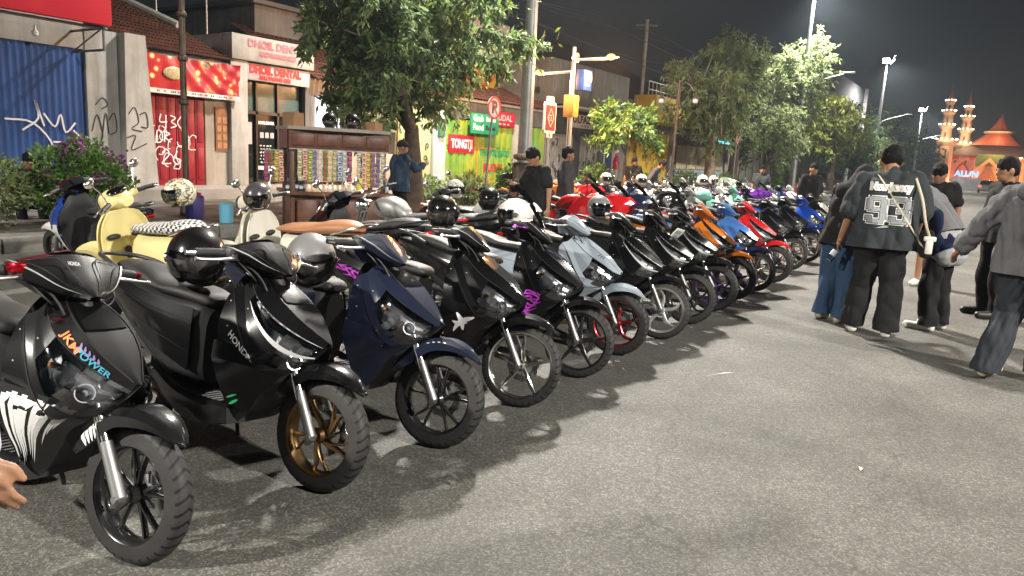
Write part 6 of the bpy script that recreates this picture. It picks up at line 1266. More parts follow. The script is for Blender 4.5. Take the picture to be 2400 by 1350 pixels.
def sachet_mesh(ci):
    if ci in sme: return sme[ci]
    nm, c = SCOL[ci]; mm = mat('foil_' + nm.replace(' ', '_'), c, .42, .0, vary=.75, vscale=55., dark=(.60, .56, .48) if ci % 3 == 1 else tuple(k * .25 for k in c)); G = []
    for i in range(5):
        G.append([(.006 * sin(pi * i / 4) * sin(pi * j / 4) + .002, -.034 + .017 * j, -.038 + .019 * i) for j in range(5)])
    q = MB(); q.grid(G); q.cur = 1; em = mat('print_' + nm.replace(' ', '_'), ((.62, .58, .5), (.5, .06, .04), (.6, .5, .1), (.04, .12, .4))[ci % 4], .4); x_ = .0105
    q.add([(x_, .022 * cos(k * pi / 4) * (1 if ci % 2 else 1.3), .004 + .017 * sin(k * pi / 4)) for k in range(8)], [tuple(range(8))]); q.add([(x_ - .003, -.031, -.036), (x_ - .003, .031, -.036), (x_ - .002, .031, -.026), (x_ - .002, -.031, -.026)], [(0, 1, 2, 3)]); sme[ci] = q.mesh('sachet', [mm, em], 60); return sme[ci]
def strip(ci, x, y, ztop, n, label):
    T = thing('sachet_strip', label, 'snack strip', kp(x, y), -32, 'strips of sachets hanging on the kiosk')
    for i in range(n): link('sachet', sachet_mesh(ci), T, Matrix.Translation((random.uniform(0, .012), random.uniform(-.006, .006), ztop - .045 - i * .077)) @ Matrix.Rotation(random.uniform(-.3, .3), 4, 'Z') @ Matrix.Rotation(random.uniform(-.10, .10), 4, 'X'))
ORDN = ['first', 'second', 'third', 'fourth', 'fifth', 'sixth', 'seventh', 'eighth', 'ninth', 'tenth', 'eleventh', 'twelfth', 'thirteenth', 'fourteenth', 'fifteenth', 'sixteenth', 'seventeenth']
seq = [0, 1, 2, 3, 4, 5, 10, 6, 7, 8, 9, 12, 13, 14, 11, 15, 12]
for i, ci in enumerate(seq):
    y = -.60 + i * .074 + (.07 if i > 10 else 0); strip(ci, .545, y, 1.44, 6 if i < 11 else 7, 'hanging strip of %s sachets, %s from the left under the kiosk roof' % (SCOL[ci][0], ORDN[i]))
for i, ci in enumerate((9, 5, 14, 1)): strip(ci, .30, -1.05 + i * .072, 1.40, 6, 'hanging strip of %s sachets, %s on the kiosk side end' % (SCOL[ci][0], ORDN[i]))
for r in range(2):
    for i in range(11 - r):
        ci = (11, 14, 12, 11, 3, 14, 1, 11, 12, 10, 14)[i]; nm, c = SCOL[ci]; mm = mat('packet_' + nm.replace(' ', '_'), c, .3, .1, vary=.7, vscale=30., dark=(.64, .58, .48)); q = MB(); q.cbox((0, 0, .062), (.05, .088, .125), .012)
        o = part('snack_packet', q, mm, None); o.location = kp(.50 - r * .1, -.46 + i * .080 + r * .04, .80 + r * .03); o.rotation_euler = (0, -.15, -.56 + random.uniform(-.15, .15)); tag(o, 'small %s snack packet, %s from the left in the %s counter row' % (nm, ORDN[i], ('front', 'back')[r]), 'snack packet', 'snack packets on the kiosk counter')
BOT = lensmat('bottle_plastic', (.80, .86, .92), .2); CAP = mat('bottle_cap_blue', (.05, .14, .45), .4)
def bottle(label, x, y, z, h=.2, r=.03, capm=None, group=None, mm=None):
    T = thing('water_bottle', label, 'bottle', (x, y, z), 0, group); q = MB(); q.lathe([(.001, 0), (r, .003), (r, h * .62), (r * .95, h * .66), (r * .4, h * .85), (r * .38, h * .92)], 14); part('bottle_body', q, mm or BOT, T, angle=50); q = MB(); q.lathe([(r * .42, h * .90), (r * .42, h), (.001, h)], 12); part('cap', q, capm or CAP, T)
    q = MB(); q.lathe([(r * 1.01, h * .25), (r * 1.01, h * .52)], 14); part('wrapper', q, mat('bottle_wrapper', (.45, .52, .60), .4), T); return T
for i in range(9): bottle('small clear water bottle, %s from the left on the kiosk counter end' % ORDN[i], kp(.42 - .1 * (i % 2), -.76 + i * .033)[0], kp(.42 - .1 * (i % 2), -.76 + i * .033)[1], .80, .17 + .02 * (i % 3), group='bottles on the kiosk counter')
bottle('clear bottle at the right end of the kiosk counter', kp(.5, .74)[0], kp(.5, .74)[1], .80, .24); q = MB(); q.lathe([(.001, 0), (.045, .002), (.05, .22), (.047, .23)], 14, 'z', kp(.53, .30, .80)); tag(part('yellow_cup', q, mat('cup_yellow', (.6, .55, .08), .4), None), 'tall yellow-green cup on the kiosk counter', 'cup')
CARD = mat('cardboard', (.30, .17, .085), .8, vary=.2, vscale=6.)
for (x, y, sx, sy, sz, lb) in ((kp(.2, -.64)[0], kp(.2, -.64)[1], .12, .2, .2, 'open cardboard box on the left end of the kiosk roof'), (kp(.2, .58)[0], kp(.2, .58)[1], .12, .18, .13, 'cardboard box on the right end of the kiosk roof')):
    T = thing('cardboard_box', lb, 'box', (x, y, 1.77)); q = MB()
    for a, b in (((-sx, -sy / 2, 0), (-sx + .008, sy / 2, sz)), ((sx - .008, -sy / 2, 0), (sx, sy / 2, sz)), ((-sx + .008, -sy / 2, 0), (sx - .008, -sy / 2 + .008, sz)), ((-sx + .008, sy / 2 - .008, 0), (sx - .008, sy / 2, sz)), ((-sx, -sy / 2, -.006), (sx, sy / 2, .0))): q.box(a, b)
    part('box_walls', q, CARD, T, angle=0, merge=True)['kind'] = 'stuff'; q = MB(); q.box((sx + .001, -sy / 2, sz - .09), (sx + .009, sy / 2 - .1, sz + .02)); part('flap', q, CARD, T, angle=0)
helmet('left black helmet on the kiosk roof', kp(.12, -.08, 1.77), -60, HB, DLENS, True, size=.95); helmet('right black helmet on the kiosk roof', kp(.15, .26, 1.77), -30, HB, DLENS, True, size=.98)
# stool, jerrycan, jug near the kerb
T = thing('jerrycan', 'dark blue plastic jerrycan on the pavement by the lamp post', 'jerrycan', (-10.85, 7.15, .205), 20); JB = mat('jerrycan_blue', (.03, .03, .17), .45, vary=.3, vscale=8.); q = MB(); q.cbox((0, 0, .20), (.16, .30, .40), .035); part('can', q, JB, T); q = MB(); q.tube(cr([(0, -.09, .40), (0, -.07, .45), (0, .04, .45), (0, .06, .40)], 4), .014, 8); part('handle', q, JB, T); q = MB(); q.lathe([(.03, .395), (.03, .44), (.001, .44)], 12, 'z', (0, .11, 0)); part('cap', q, REDS, T)
T = thing('drinks_jug', 'light blue cylindrical drinks jug on the kerb', 'jug', (-10.28, 7.32, .205)); JC = mat('jug_cyan', (.12, .38, .52), .4); q = MB(); q.lathe([(.001, 0), (.105, .004), (.11, .2), (.105, .26)], 18); part('jug_body', q, JC, T); q = MB(); q.lathe([(.108, .262), (.108, .30), (.09, .31), (.001, .312)], 18); part('lid', q, JC, T)
T = thing('wooden_stool', 'low dark red stool beside the kiosk', 'stool', (-7.35, 7.1, 0)); RDW = mat('stool_red_brown', (.11, .03, .025), .5); q = MB(); q.cbox((0, 0, .43), (.30, .30, .04), .01); part('seat', q, RDW, T)
for sx in (-1, 1):
    for sy in (-1, 1): q = MB(); q.tube([(sx * .12, sy * .12, .42), (sx * .145, sy * .145, 0)], .02, 6); part('leg', q, RDW, T)
GC = mat('chair_green', (.10, .34, .12), .5)
for i, (y, lb) in enumerate(((28.0, 'left pale green stool near the far lamp post'), (29.0, 'right pale green stool near the far lamp post'))):
    T = thing('plastic_stool', lb, 'stool', (-10.6, y, .2)); q = MB(); q.cbox((0, 0, .48), (.34, .34, .03), .01); part('seat', q, GC, T)
    for sx in (-1, 1):
        for sy in (-1, 1): q = MB(); q.tube([(sx * .13, sy * .13, .47), (sx * .17, sy * .17, 0)], .022, 6); part('leg', q, GC, T)
q = MB(); q.loft([ring(-.75, .10, .60, .80, 2.2), ring(-.4, .35, .1, 1.05, 2.2), ring(0, .42, .05, 1.12, 2.2), ring(.4, .36, .1, 1.0, 2.2), ring(.75, .12, .6, .82, 2.2)], 4)
for i, p in enumerate(q.v): n_ = noise.noise(Vector(p) * 5) * .05; q.v[i] = (p[0] + n_, p[1] + n_, p[2] + n_)
o = part('cloth_cover', q, patterned('cover_print', (.42, .46, .36), (.14, .18, .12), 12., .16), None, angle=60); o.location = (-8.4, 27.0, 0); tag(o, 'pale green printed cloth cover draped over a machine in the back', 'cover')
# ------------------------------------------------------------------ mosque at the end of the street
MW = mat('mosque_wall', (.50, .38, .31), .8, vary=.35, vscale=.9, streak=.3); MR = mat('mosque_roof', (.26, .075, .045), .7); MD = mat('mosque_dark', (.05, .04, .045), .8); MG = mat('mosque_green', (.06, .14, .06), .7); MLB = emitmat('balcony_bulb', (1., .78, .45), 14.)
Q = thing('mosque', 'floodlit mosque hall with tiered red roof at the end of the street', 'mosque', (0, 188, 0))
slab('hall', Q, -10, 18, 0, 14, 0, 6.7, MW); q = MB(); q.add([(-11, -1, 6.7), (19, -1, 6.7), (19, 15, 6.7), (-11, 15, 6.7), (-7, 3, 9.0), (15, 3, 9.0), (15, 11, 9.0), (-7, 11, 9.0)], [(0, 1, 5, 4), (1, 2, 6, 5), (2, 3, 7, 6), (3, 0, 4, 7), (4, 5, 6, 7), (3, 2, 1, 0)]); part('low_roof', q, MD, Q, angle=0)
q = MB(); q.lathe([(5.8, 8.9), (4.2, 10.0), (2.3, 11.6)], 8, 'z', (-2.0, 5, 0)); part('middle_roof', q, MR, Q, angle=20); q = MB(); q.lathe([(2.2, 11.5), (2.9, 11.6), (2.9, 12.0), (2.1, 12.1)], 8, 'z', (-2.0, 5, 0)); part('lantern_ring', q, MW, Q, angle=20); q = MB(); q.lathe([(2.1, 12.1), (1.0, 13.6), (.35, 14.9), (.12, 15.2), (.12, 15.6)], 8, 'z', (-2.0, 5, 0)); part('upper_roof', q, MR, Q, angle=20)
for i in range(5):
    y = -9.2 + (0, 3.0, 12.0, 15.0, 18.)[i]; q = MB(); P = [(-1.2, 0), (-1.2, 3.0), (-.7, 4.0), (0, 4.6), (.7, 4.0), (1.2, 3.0), (1.2, 0), (.85, 0), (.85, 2.9), (.5, 3.6), (0, 4.05), (-.5, 3.6), (-.85, 2.9), (-.85, 0)]; q.prism(P, -.15, (y + 1.5, -.02, .6), ((1, 0, 0), (0, 0, 1), (0, 1, 0))); part('arch', q, mat('arch_red', (.22, .05, .04), .7), Q, angle=0)
slab('porch', Q, -5.6, -.2, -2.5, 0, 0, 6.0, MW); slab('porch_crown', Q, -5.4, -.4, -2.56, -2.5, 4.4, 6.9, MG)
for i in range(9): slab('cornice_block', Q, -9.8 + i * 3.1, -8.6 + i * 3.1, -.12, -.02, 5.7, 6.3, MR)
for i in range(14): slab('window_slit', Q, -9.4 + i * 1.95, -9.0 + i * 1.95, -.06, -.02, 4.9, 5.5, MD)
slab('hall_balustrade', Q, -10.5, 18.5, -3.2, -3.0, 0, 1.0, MW); q = MB(); q.prism([(-4.2, 2.0), (0, 6.2), (4.2, 2.0), (3.4, 2.0), (0, 5.3), (-3.4, 2.0)], -.4, (-2.9, -2.52, 0), ((1, 0, 0), (0, 0, 1), (0, 1, 0))); part('porch_gable', q, MW, Q, angle=0); q = MB(); q.prism([(-2.6, 0), (0, 4.6), (2.6, 0)], -.1, (-2.9, -2.55, .3), ((1, 0, 0), (0, 0, 1), (0, 1, 0))); part('porch_screen', q, mat('screen_brown', (.24, .12, .06), .7, vary=.6, vscale=3.), Q, angle=0)
def minaret(label, x, y, sc, top):
    T = thing('minaret', label, 'minaret', (x, y, 0), 0, 'minarets of the mosque'); T.scale = (sc, sc, top / 20.)
    q = MB(); q.lathe([(1.9, 0), (1.8, 8.6), (2.4, 9.5), (2.4, 10.0), (1.2, 10.0)], 8); part('base', q, MW, T, angle=20)
    for k in range(6):
        for jj in (-.55, .55): slab('window_slit', T, jj - .16, jj + .16, -1.86, -1.70, 1.2 + k * 1.2, 1.9 + k * 1.2, MD)
    for z0, r_ in ((10.6, 1.13), (13.7, .98), (16.5, .70)): slab('window_slit', T, -.16, .16, -r_ - .02, -r_ + .12, z0, z0 + 1.0, MD)
    for z0, z1, r in ((10.0, 13.0, 1.2), (13.2, 16.0, 1.05), (16.2, 18.2, .75)):
        q = MB(); q.lathe([(r, z0), (r * .86, z1 - .7), (r * 1.25, z1 - .1), (r * 1.25, z1 + .2), (r * .7, z1 + .2)], 8); part('tier', q, MW, T, angle=20)
        b = MB()
        for k in range(10): a = k * 2 * pi / 10; b.sph((r * 1.2 * cos(a), r * 1.2 * sin(a), z1 + .35), .13, 4)
        o = part('balcony_lamps', b, MLB, T); o['kind'] = 'stuff'
    b = MB()
    for k in range(14): a = k * 2 * pi / 14; b.sph((2.3 * cos(a), 2.3 * sin(a), 10.15), .14, 4)
    part('balcony_lamps', b, MLB, T)['kind'] = 'stuff'
    q = MB(); q.lathe([(.62, 18.2), (.5, 19.2), (.3, 19.8), (.06, 21.6), (.02, 22.6)], 8); part('spire', q, MR, T, angle=20)
    L = bpy.data.lights.new('minaret_flood', 'POINT'); L.energy = 1500; L.color = (1., .62, .30); L.shadow_soft_size = .3; o = bpy.data.objects.new('lamp', L); COL.objects.link(o); o.location = (x + .5, y - 4.5, 11.0 * top / 20)
minaret('taller floodlit minaret on the left of the mosque', -11.4, 182, 1., 19.0); minaret('second floodlit minaret set back beside the taller one', -8.4, 193, 1., 18.6); minaret('floodlit minaret at the right picture edge', 4.6, 184, 1., 12.5)
for x, y, z, e, c in ((-8, 182.5, .8, 1700, (1., .25, .15)), (-1, 181.5, .8, 1500, (1., .42, .13)), (6, 182, .8, 1700, (1., .5, .16)), (-2, 184, 8.6, 1900, (1., .40, .13)), (-2, 188, 11.2, 500, (1., .45, .2))):
    L = bpy.data.lights.new('mosque_flood', 'POINT'); L.energy = e; L.color = c; L.shadow_soft_size = .3; o = bpy.data.objects.new('mosque_flood_lamp', L); COL.objects.link(o); o.location = (x, y, z)
T = thing('illuminated_letters', 'blue illuminated letters standing in front of the mosque', 'sign', (0, 124, 0)); q = MB(); V, F = text2d('ALUN', 1.1, 'LEFT', .03)
for dy in (0,): q.add([(-5.9 + p[0], 0, 2.25 + p[1]) for p in V], F)
part('letters', q, emitmat('letter_blue', (.10, .30, 1.), 3.), T, angle=0, solid=.2); slab('plinth', T, -6.2, -2.6, -.2, .5, 0, 1.7, PLG)
def car(label, x, y, col):
    T = thing('parked_car', label, 'car', (x, y, 0)); q = MB(); S = []
    q.loft([[(p[1] if False else yy, p_, z_) for p_, z_ in ()] for yy in ()] or [ring(-2.0, .80, .35, .95, 4), ring(-1.9, .86, .25, 1.0, 4), ring(1.7, .86, .25, .95, 4), ring(2.0, .78, .35, .85, 4)], 2); q.xf(Matrix.Rotation(pi / 2, 4, 'Z')); part('body', q, col, T, angle=40)
    q = MB(); q.loft([ring(-1.6, .70, .95, 1.05, 4), ring(-1.2, .72, .95, 1.45, 4), ring(.4, .72, .95, 1.48, 4), ring(1.1, .70, .93, 1.0, 4)], 2); q.xf(Matrix.Rotation(pi / 2, 4, 'Z')); part('cabin', q, GLS, T, angle=40)
    for s in (-1, 1):
        q = MB(); q.cbox((s * .68, -2.0, .78), (.28, .06, .14), .01); part('tail_lamp', q, emitmat('tail_lamp_red', (1., .05, .04), 6.), T)
        for yy in (-1.25, 1.25): q = MB(); q.lathe([(.001, -.1), (.2, -.1), (.31, -.08), (.31, .08), (.2, .1), (.001, .1)], 18, 'x', (s * .78, yy, .31)); part('wheel', q, TYRE, T)
car('dark car with red tail lamps on the far road', 1.2, 92, PB); car('grey car with red tail lamps farther along the road', -1.5, 106, PSILV)

# ------------------------------------------------------------------ people
from mathutils.bvhtree import BVHTree
def cap(bm, a, b, ra, rb, n=10):
    """tapered capsule"""
    a, b = Vector(a), Vector(b); q = MB(); q.sph(a, ra, 7); q.sph(b, rb, 7)
    if (b - a).length > 1e-4: q.tube([a, b], [ra, rb], 14)
    bm.join(q)
def ell(bm, c, r): bm.sph(c, 1., 10, r)
def remesh(q, name, m, vox, smooth=4, folds=0., fk=14., cutz=None, seed=0, cuts=()):
    me = bpy.data.meshes.new(name); me.from_pydata(q.v, [], q.f); o = bpy.data.objects.new('tmp', me)
    md = o.modifiers.new('r', 'REMESH'); md.mode = 'VOXEL'; md.voxel_size = vox
    if smooth: sm = o.modifiers.new('s', 'SMOOTH'); sm.factor = .5; sm.iterations = smooth
    out = baked(o); bpy.data.objects.remove(o); bpy.data.meshes.remove(me)
    if folds:
        n = len(out.vertices); V = np.empty(n * 3, np.float32); out.vertices.foreach_get('co', V); V = V.reshape(-1, 3); N = np.empty(n * 3, np.float32); out.vertices.foreach_get('normal', N); N = N.reshape(-1, 3); r = np.random.default_rng(seed); d = np.zeros(n)
        for k in range(9):
            w = r.normal(size=3) * fk * (.5 + r.random()); w[2] *= .55; ph = r.random() * 6.28; warp = .6 * np.sin(V @ (r.normal(size=3) * 5) + r.random() * 6); d += np.abs(np.sin(V @ w * .5 + ph + warp)) - .6
        V = V + N * (folds * d / 3.)[:, None]; out.vertices.foreach_set('co', V.astype(np.float32).ravel())
    bm = bmesh.new(); bm.from_mesh(out)
    for co, no in ([((0, 0, cutz), (0, 0, -1))] if cutz is not None else []) + list(cuts): bmesh.ops.bisect_plane(bm, geom=bm.verts[:] + bm.edges[:] + bm.faces[:], plane_co=co, plane_no=no, clear_outer=True)
    bm.to_mesh(out); bm.free(); out.materials.clear(); out.materials.append(m); out.polygons.foreach_set('use_smooth', [True] * len(out.polygons)); out.name = name
    return out
SKIN = mat('skin_tan', (.30, .155, .09), .5, vary=.12, vscale=9.); SKIN2 = mat('skin_brown', (.22, .11, .062), .5, vary=.12, vscale=9.); HAIRM = mat('hair_black', (.006, .0055, .005), .75, bump=1., bscale=70, spec=.15)
EYE = mat('eye_dark', (.02, .015, .012), .2)
def fab(name, c, rough=.85): return mat('cloth_' + name, c, rough, vary=.18, vscale=8., bump=.25, bscale=260, spec=.2)
CBLK = fab('black', (.013, .013, .0135)); CCHA = fab('charcoal', (.034, .040, .043)); CGRY = fab('grey', (.13, .13, .135)); CLG = fab('light_grey', (.36, .36, .37)); CDEN = fab('denim', (.030, .060, .115)); CDJK = fab('denim_jacket', (.035, .06, .10)); CNVY = fab('navy', (.010, .015, .045)); CHIJ = fab('slate', (.17, .165, .175)); CRED = fab('red', (.30, .015, .03)); CORG = fab('stripes', (.36, .16, .08)); CDG = fab('dark_grey', (.055, .055, .058)); CKH = fab('khaki', (.30, .26, .19))
SHW = mat('shoe_white', (.60, .58, .53), .5); SHC = mat('shoe_cream', (.48, .43, .30), .6, vary=.5, vscale=14., dark=(.10, .08, .05)); SHB = mat('shoe_black', (.02, .02, .02), .5)
def person(label, loc, rz, H=1.7, lean=0., headp=0., heady=0., bulk=1., top=CBLK, bot=CBLK, shoe=SHB, sleeve='short', hem=.84, vox=.02, armL=None, armR=None, feet=None, knees=None, hipz=.93, hair='short', skin=SKIN, group='people among the parked machines', loose=1.0, legs='trousers', seed=0, hairm=None, cat='person', legw=1.0, hands=True):
    T = thing('person', label, cat, loc, rz, group); s = H / 1.7; R = Matrix.Rotation(radians(lean), 4, 'Y')
    hz = hipz
    def U(x, y, z):          # upper body point, leaning about the hips
        p = R @ Vector((x, y, z - .93)); return Vector((p.x, p.y, p.z + hz)) * s
    def Lw(x, y, z): return Vector((x, y, z)) * s
    hipL, hipR = Lw(0, .085, hz - .02), Lw(0, -.085, hz - .02)
    feet = feet or [(0, .12, 0), (0, -.12, 0)]; knees = knees or [(feet[0][0] * .5 + .03, .11, .5), (feet[1][0] * .5 + .03, -.11, .5)]
    kn = [Lw(*k) for k in knees]; an = [Lw(f[0] - .02, f[1], f[2] + .085) for f in feet]; toe = [Lw(f[0] + .175, f[1] * 1.2, f[2] + .03) for f in feet]
    neck = U(.0, 0, 1.45); Rh = Matrix.Rotation(radians(heady), 4, 'Z') @ Matrix.Rotation(radians(lean + headp), 4, 'Y'); hc = neck + (Rh @ Vector((.025, 0, .135))) * s
    HS = 1.13; hd = lambda x, y, z: hc + (Rh @ Vector((x, y, z))) * s * HS
    sh = [U(0, .185 * (.6 + .4 * bulk), 1.385), U(0, -.185 * (.6 + .4 * bulk), 1.385)]
    dflt = [[(0.0, .25 * bulk, 1.12), (.05, .27 * bulk, .88)], [(0.0, -.25 * bulk, 1.12), (.05, -.27 * bulk, .88)]]
    el, wr = [], []
    for i, a in enumerate((armL, armR)):
        a = a or [tuple(U(*dflt[i][0]) / s), tuple(U(*dflt[i][1]) / s)]; el.append(Vector(a[0]) * s); wr.append(Vector(a[1]) * s)
    # one continuous body
    b = MB(); bk = .5 + .5 * bulk
    ell(b, hd(0, 0, .012), (.088 * s * HS, .074 * s * HS, .108 * s * HS)); ell(b, hd(.028, 0, -.055), (.058 * s * HS, .054 * s * HS, .055 * s * HS)); cap(b, U(-.01, 0, 1.40), hd(-.02, 0, -.05), .055 * s * bk, .052 * s * bk)
    cap(b, hd(.078, 0, .005), hd(.096, 0, -.028), .009 * s, .014 * s); ell(b, hd(.088, 0, -.065), (.010 * s, .026 * s, .010 * s))
    for sg in (1, -1): ell(b, hd(-.005, sg * .076, -.005), (.020 * s * HS, .010 * s * HS, .032 * s * HS))
    for sg in (.075, -.075): cap(b, U(0, sg * bulk, .98), U(0, sg * 1.2 * bulk, 1.30), .10 * s * bulk, .105 * s * bk)
    cap(b, sh[0], sh[1], .055 * s, .055 * s)
    for i in range(2):
        cap(b, sh[i], el[i], .052 * s * bk, .040 * s * bk); cap(b, el[i], wr[i], .040 * s * bk, .026 * s)
        cap(b, (hipL, hipR)[i], kn[i], .085 * s * bk, .055 * s); cap(b, kn[i], an[i], .054 * s, .036 * s); cap(b, an[i] + Vector((-.02, 0, -.03)) * s, toe[i], .036 * s, .026 * s)
        if hands:
            d = (wr[i] - el[i]).normalized(); side = Vector((1, 0, 0)) if abs(d.x) < .75 else Vector((0, 0, 1)); fwd = (side - d * side.dot(d)).normalized(); nrm = d.cross(fwd); palm = wr[i] + d * .055 * s; cap(b, wr[i] + d * .02 * s - fwd * .012 * s, palm + fwd * .018 * s, .023 * s, .021 * s); cap(b, wr[i] + d * .02 * s + fwd * .012 * s, palm - fwd * .018 * s, .021 * s, .020 * s)
            inn = nrm * (1 if (nrm.dot(Vector((0, -1 if i == 0 else 1, 0))) > 0) else -1)
            for k in range(4):
                r0 = palm + fwd * (.030 - .0205 * k) * s + d * .012 * s; ln = (.036, .042, .038, .030)[k] * s; p1 = r0 + d * ln + inn * .008 * s; p2 = p1 + d * ln * .75 + inn * .022 * s; cap(b, r0, p1, .0092 * s, .0082 * s); cap(b, p1, p2, .0082 * s, .0070 * s)
            t0 = wr[i] + d * .025 * s + fwd * .022 * s; t1 = t0 + fwd * .026 * s + d * .022 * s + inn * .012 * s; t2 = t1 + d * .03 * s + fwd * .006 * s + inn * .006 * s; cap(b, t0, t1, .012 * s, .0105 * s); cap(b, t1, t2, .0105 * s, .009 * s)
    link('body', remesh(b, 'body', skin, (.0062 if vox < .0125 else .008) if vox < .016 else vox * .8, 2), T)
    q = MB()
    for sg in (1, -1): q.sph(hd(.078, sg * .03, .012), .0095 * s, 6)
    part('eyes', q, EYE, T)
    if hair == 'short':
        h = MB(); ell(h, hd(-.012, 0, .040), (.096 * s * HS, .084 * s * HS, .098 * s * HS)); ell(h, hd(-.045, 0, .0), (.062 * s * HS, .074 * s * HS, .075 * s * HS)); ell(h, hd(.030, 0, .092), (.042 * s * HS, .058 * s * HS, .030 * s * HS)); link('hair', remesh(h, 'hair', hairm or HAIRM, max(.012, vox * .6), 1, .012 * s, 60., seed=seed + 9, cuts=[(hd(.058, 0, 0), (Rh @ Vector((.55, 0, -.8))))]), T)
    elif hair == 'cap':
        h = MB(); ell(h, hd(-.005, 0, .045), (.10 * s * HS, .086 * s * HS, .090 * s * HS)); cap(h, hd(.08, .04, .045), hd(.08, -.04, .045), .014 * s, .014 * s); cap(h, hd(.145, .03, .03), hd(.145, -.03, .03), .008 * s, .008 * s); cap(h, hd(.08, 0, .045), hd(.145, 0, .032), .012 * s, .008 * s); link('cap', remesh(h, 'cap', hairm or CBLK, .012, 2, cuts=[(hd(0, 0, .0), (Rh @ Vector((0, 0, -1))))]), T)
    # clothes
    t = MB(); g = .022 * s * loose
    for sg in (.08, -.08):
        cap(t, U(0, sg * bulk, max(hem + .02, .9)), U(.0, sg * 1.15 * bulk, 1.27), (.118 * s) * bulk + g, .112 * s * bk + g); cap(t, U(0, sg * bulk, hem - .1), U(0, sg * bulk, .98), .125 * s * bulk + g * 1.3, .12 * s * bulk + g)
    if bulk > 1.15: ell(t, U(.03, 0, 1.05), (.19 * s * bulk, .21 * s * bulk, .22 * s))
    cap(t, sh[0], sh[1], .066 * s + g * .3, .066 * s + g * .3); cap(t, U(0, 0, 1.36), U(0, 0, 1.43), .09 * s, .066 * s)
    for i in range(2):
        if sleeve == 'short': e = sh[i] * .28 + el[i] * .72; cap(t, sh[i], e, .064 * s * bk + g * .35, .062 * s * bk + g * .6)
        elif sleeve == 'elbow': e = el[i]; cap(t, sh[i], e, .064 * s * bk + g * .3, .066 * s * bk + g * .6)
        else: e = el[i] * .06 + wr[i] * .94; cap(t, sh[i], el[i], .062 * s * bk + g * .35, .054 * s * bk + g * .45); cap(t, el[i], e, .054 * s * bk + g * .45, .038 * s + g * .35)
    hemp = U(0, 0, hem); me = remesh(t, 'top', top, vox, 1, .024 * s * loose, 24., seed=seed, cuts=[(hemp, (R @ Vector((0, 0, -1))))]) ; TP = link('top', me, T)
    l = MB(); lw = legw
    if legs != 'none':
        cap(l, hipL, hipR, .112 * s * bulk, .112 * s * bulk); cap(l, U(0, .06 * bulk, 1.0), U(0, -.06 * bulk, 1.0), .11 * s * bulk, .11 * s * bulk)
        for i in range(2):
            if legs == 'shorts': e = kn[i] + Vector((0, 0, .02)); cap(l, (hipL, hipR)[i], e, .105 * s * bk * lw, .088 * s * lw)
            else: cap(l, (hipL, hipR)[i], kn[i], .102 * s * bk * lw, .080 * s * lw); cap(l, kn[i], an[i] + Vector((0, 0, -.02)), .080 * s * lw, .072 * s * lw * (1.15 if lw > 1.1 else 1))
        link('trousers' if legs != 'shorts' else 'shorts', remesh(l, 'trousers', bot, vox, 1, .026 * s, 25., cutz=.065 if legs != 'shorts' and min(f[2] for f in feet) < .05 else None, seed=seed + 3), T)
    for i in range(2):
        f = MB(); a0 = an[i] + Vector((-.035, 0, -.045)) * s; cap(f, a0, toe[i] * .5 + a0 * .5 + Vector((0, 0, .008)) * s, .044 * s, .047 * s); cap(f, toe[i] * .5 + a0 * .5, toe[i] + Vector((.0, 0, .008)) * s, .047 * s, .040 * s); link('shoe', remesh(f, 'shoe', shoe, .012, 2, cutz=(feet[i][2] + .001) * s), T)
    return T, U, hd, dict(top=me, s=s, sh=sh, wr=wr, el=el)
def on_mesh(T, me, build, m, nm, axis=-1, off=.006):
    """print projected onto the clothing: build makes flat geometry in the YZ plane behind the wearer"""
    bvh = BVHTree.FromPolygons([v.co[:] for v in me.vertices], [p.vertices[:] for p in me.polygons]); q = MB(); build(q); V = []
    for p in q.v:
        h = bvh.ray_cast(Vector((axis * 1.5, p[1], p[2])), Vector((-axis, 0, 0))); V.append((h[0].x + axis * off, p[1], p[2]) if h[0] is not None else (axis * .1, p[1], p[2]))
    q.v = V; return part(nm, q, m, T, angle=0)
def dense(q, n=2):
    me = bpy.data.meshes.new('d'); me.from_pydata(q.v, [], q.f); bm = bmesh.new(); bm.from_mesh(me); bmesh.ops.triangulate(bm, faces=bm.faces[:]); bmesh.ops.subdivide_edges(bm, edges=bm.edges[:], cuts=n, use_grid_fill=True); r = MB(); r.bm(bm); bpy.data.meshes.remove(me); return r
NIN = [[(-.20, .0), (.20, .0), (.28, .08), (.28, .92), (.20, 1.), (-.20, 1.), (-.28, .92), (-.28, .50), (-.20, .42), (.10, .42), (.10, .30), (.10, .18), (-.10, .18), (-.10, .28), (-.28, .28), (-.28, .08)], [(-.10, .82), (.10, .82), (.10, .58), (-.10, .58)]]
def jersey_digits(q, w=0.):
    # "9" and "3" in block shapes: list of boxes (y0,y1,z0,z1) in unit cells
    nine = [(-.26, -.09, .5, .9), (.09, .26, .1, .9), (-.20, .20, .84, 1.0), (-.20, .20, .44, .60), (-.20, .20, 0, .16), (-.26, -.09, .1, .28)]; three = [(.09, .26, .1, .44), (.09, .26, .56, .9), (-.20, .20, .84, 1.0), (-.08, .20, .43, .58), (-.20, .20, 0, .16), (-.26, -.09, .1, .28), (-.26, -.09, .72, .9)]
    for cy, cells in ((.098, nine), (-.098, three)):
        for (a, b_, c, d) in cells:
            y0, y1 = cy - a * .34, cy - b_ * .34; z0, z1 = 1.065 + c * .24, 1.065 + d * .24; y0, y1 = max(y0, y1) + w, min(y0, y1) - w; z0 -= w; z1 += w
            t = MB(); t.add([(0, y0, z0), (0, y1, z0), (0, y1, z1), (0, y0, z1)], [(0, 1, 2, 3)]); q.join(dense(t, 2))
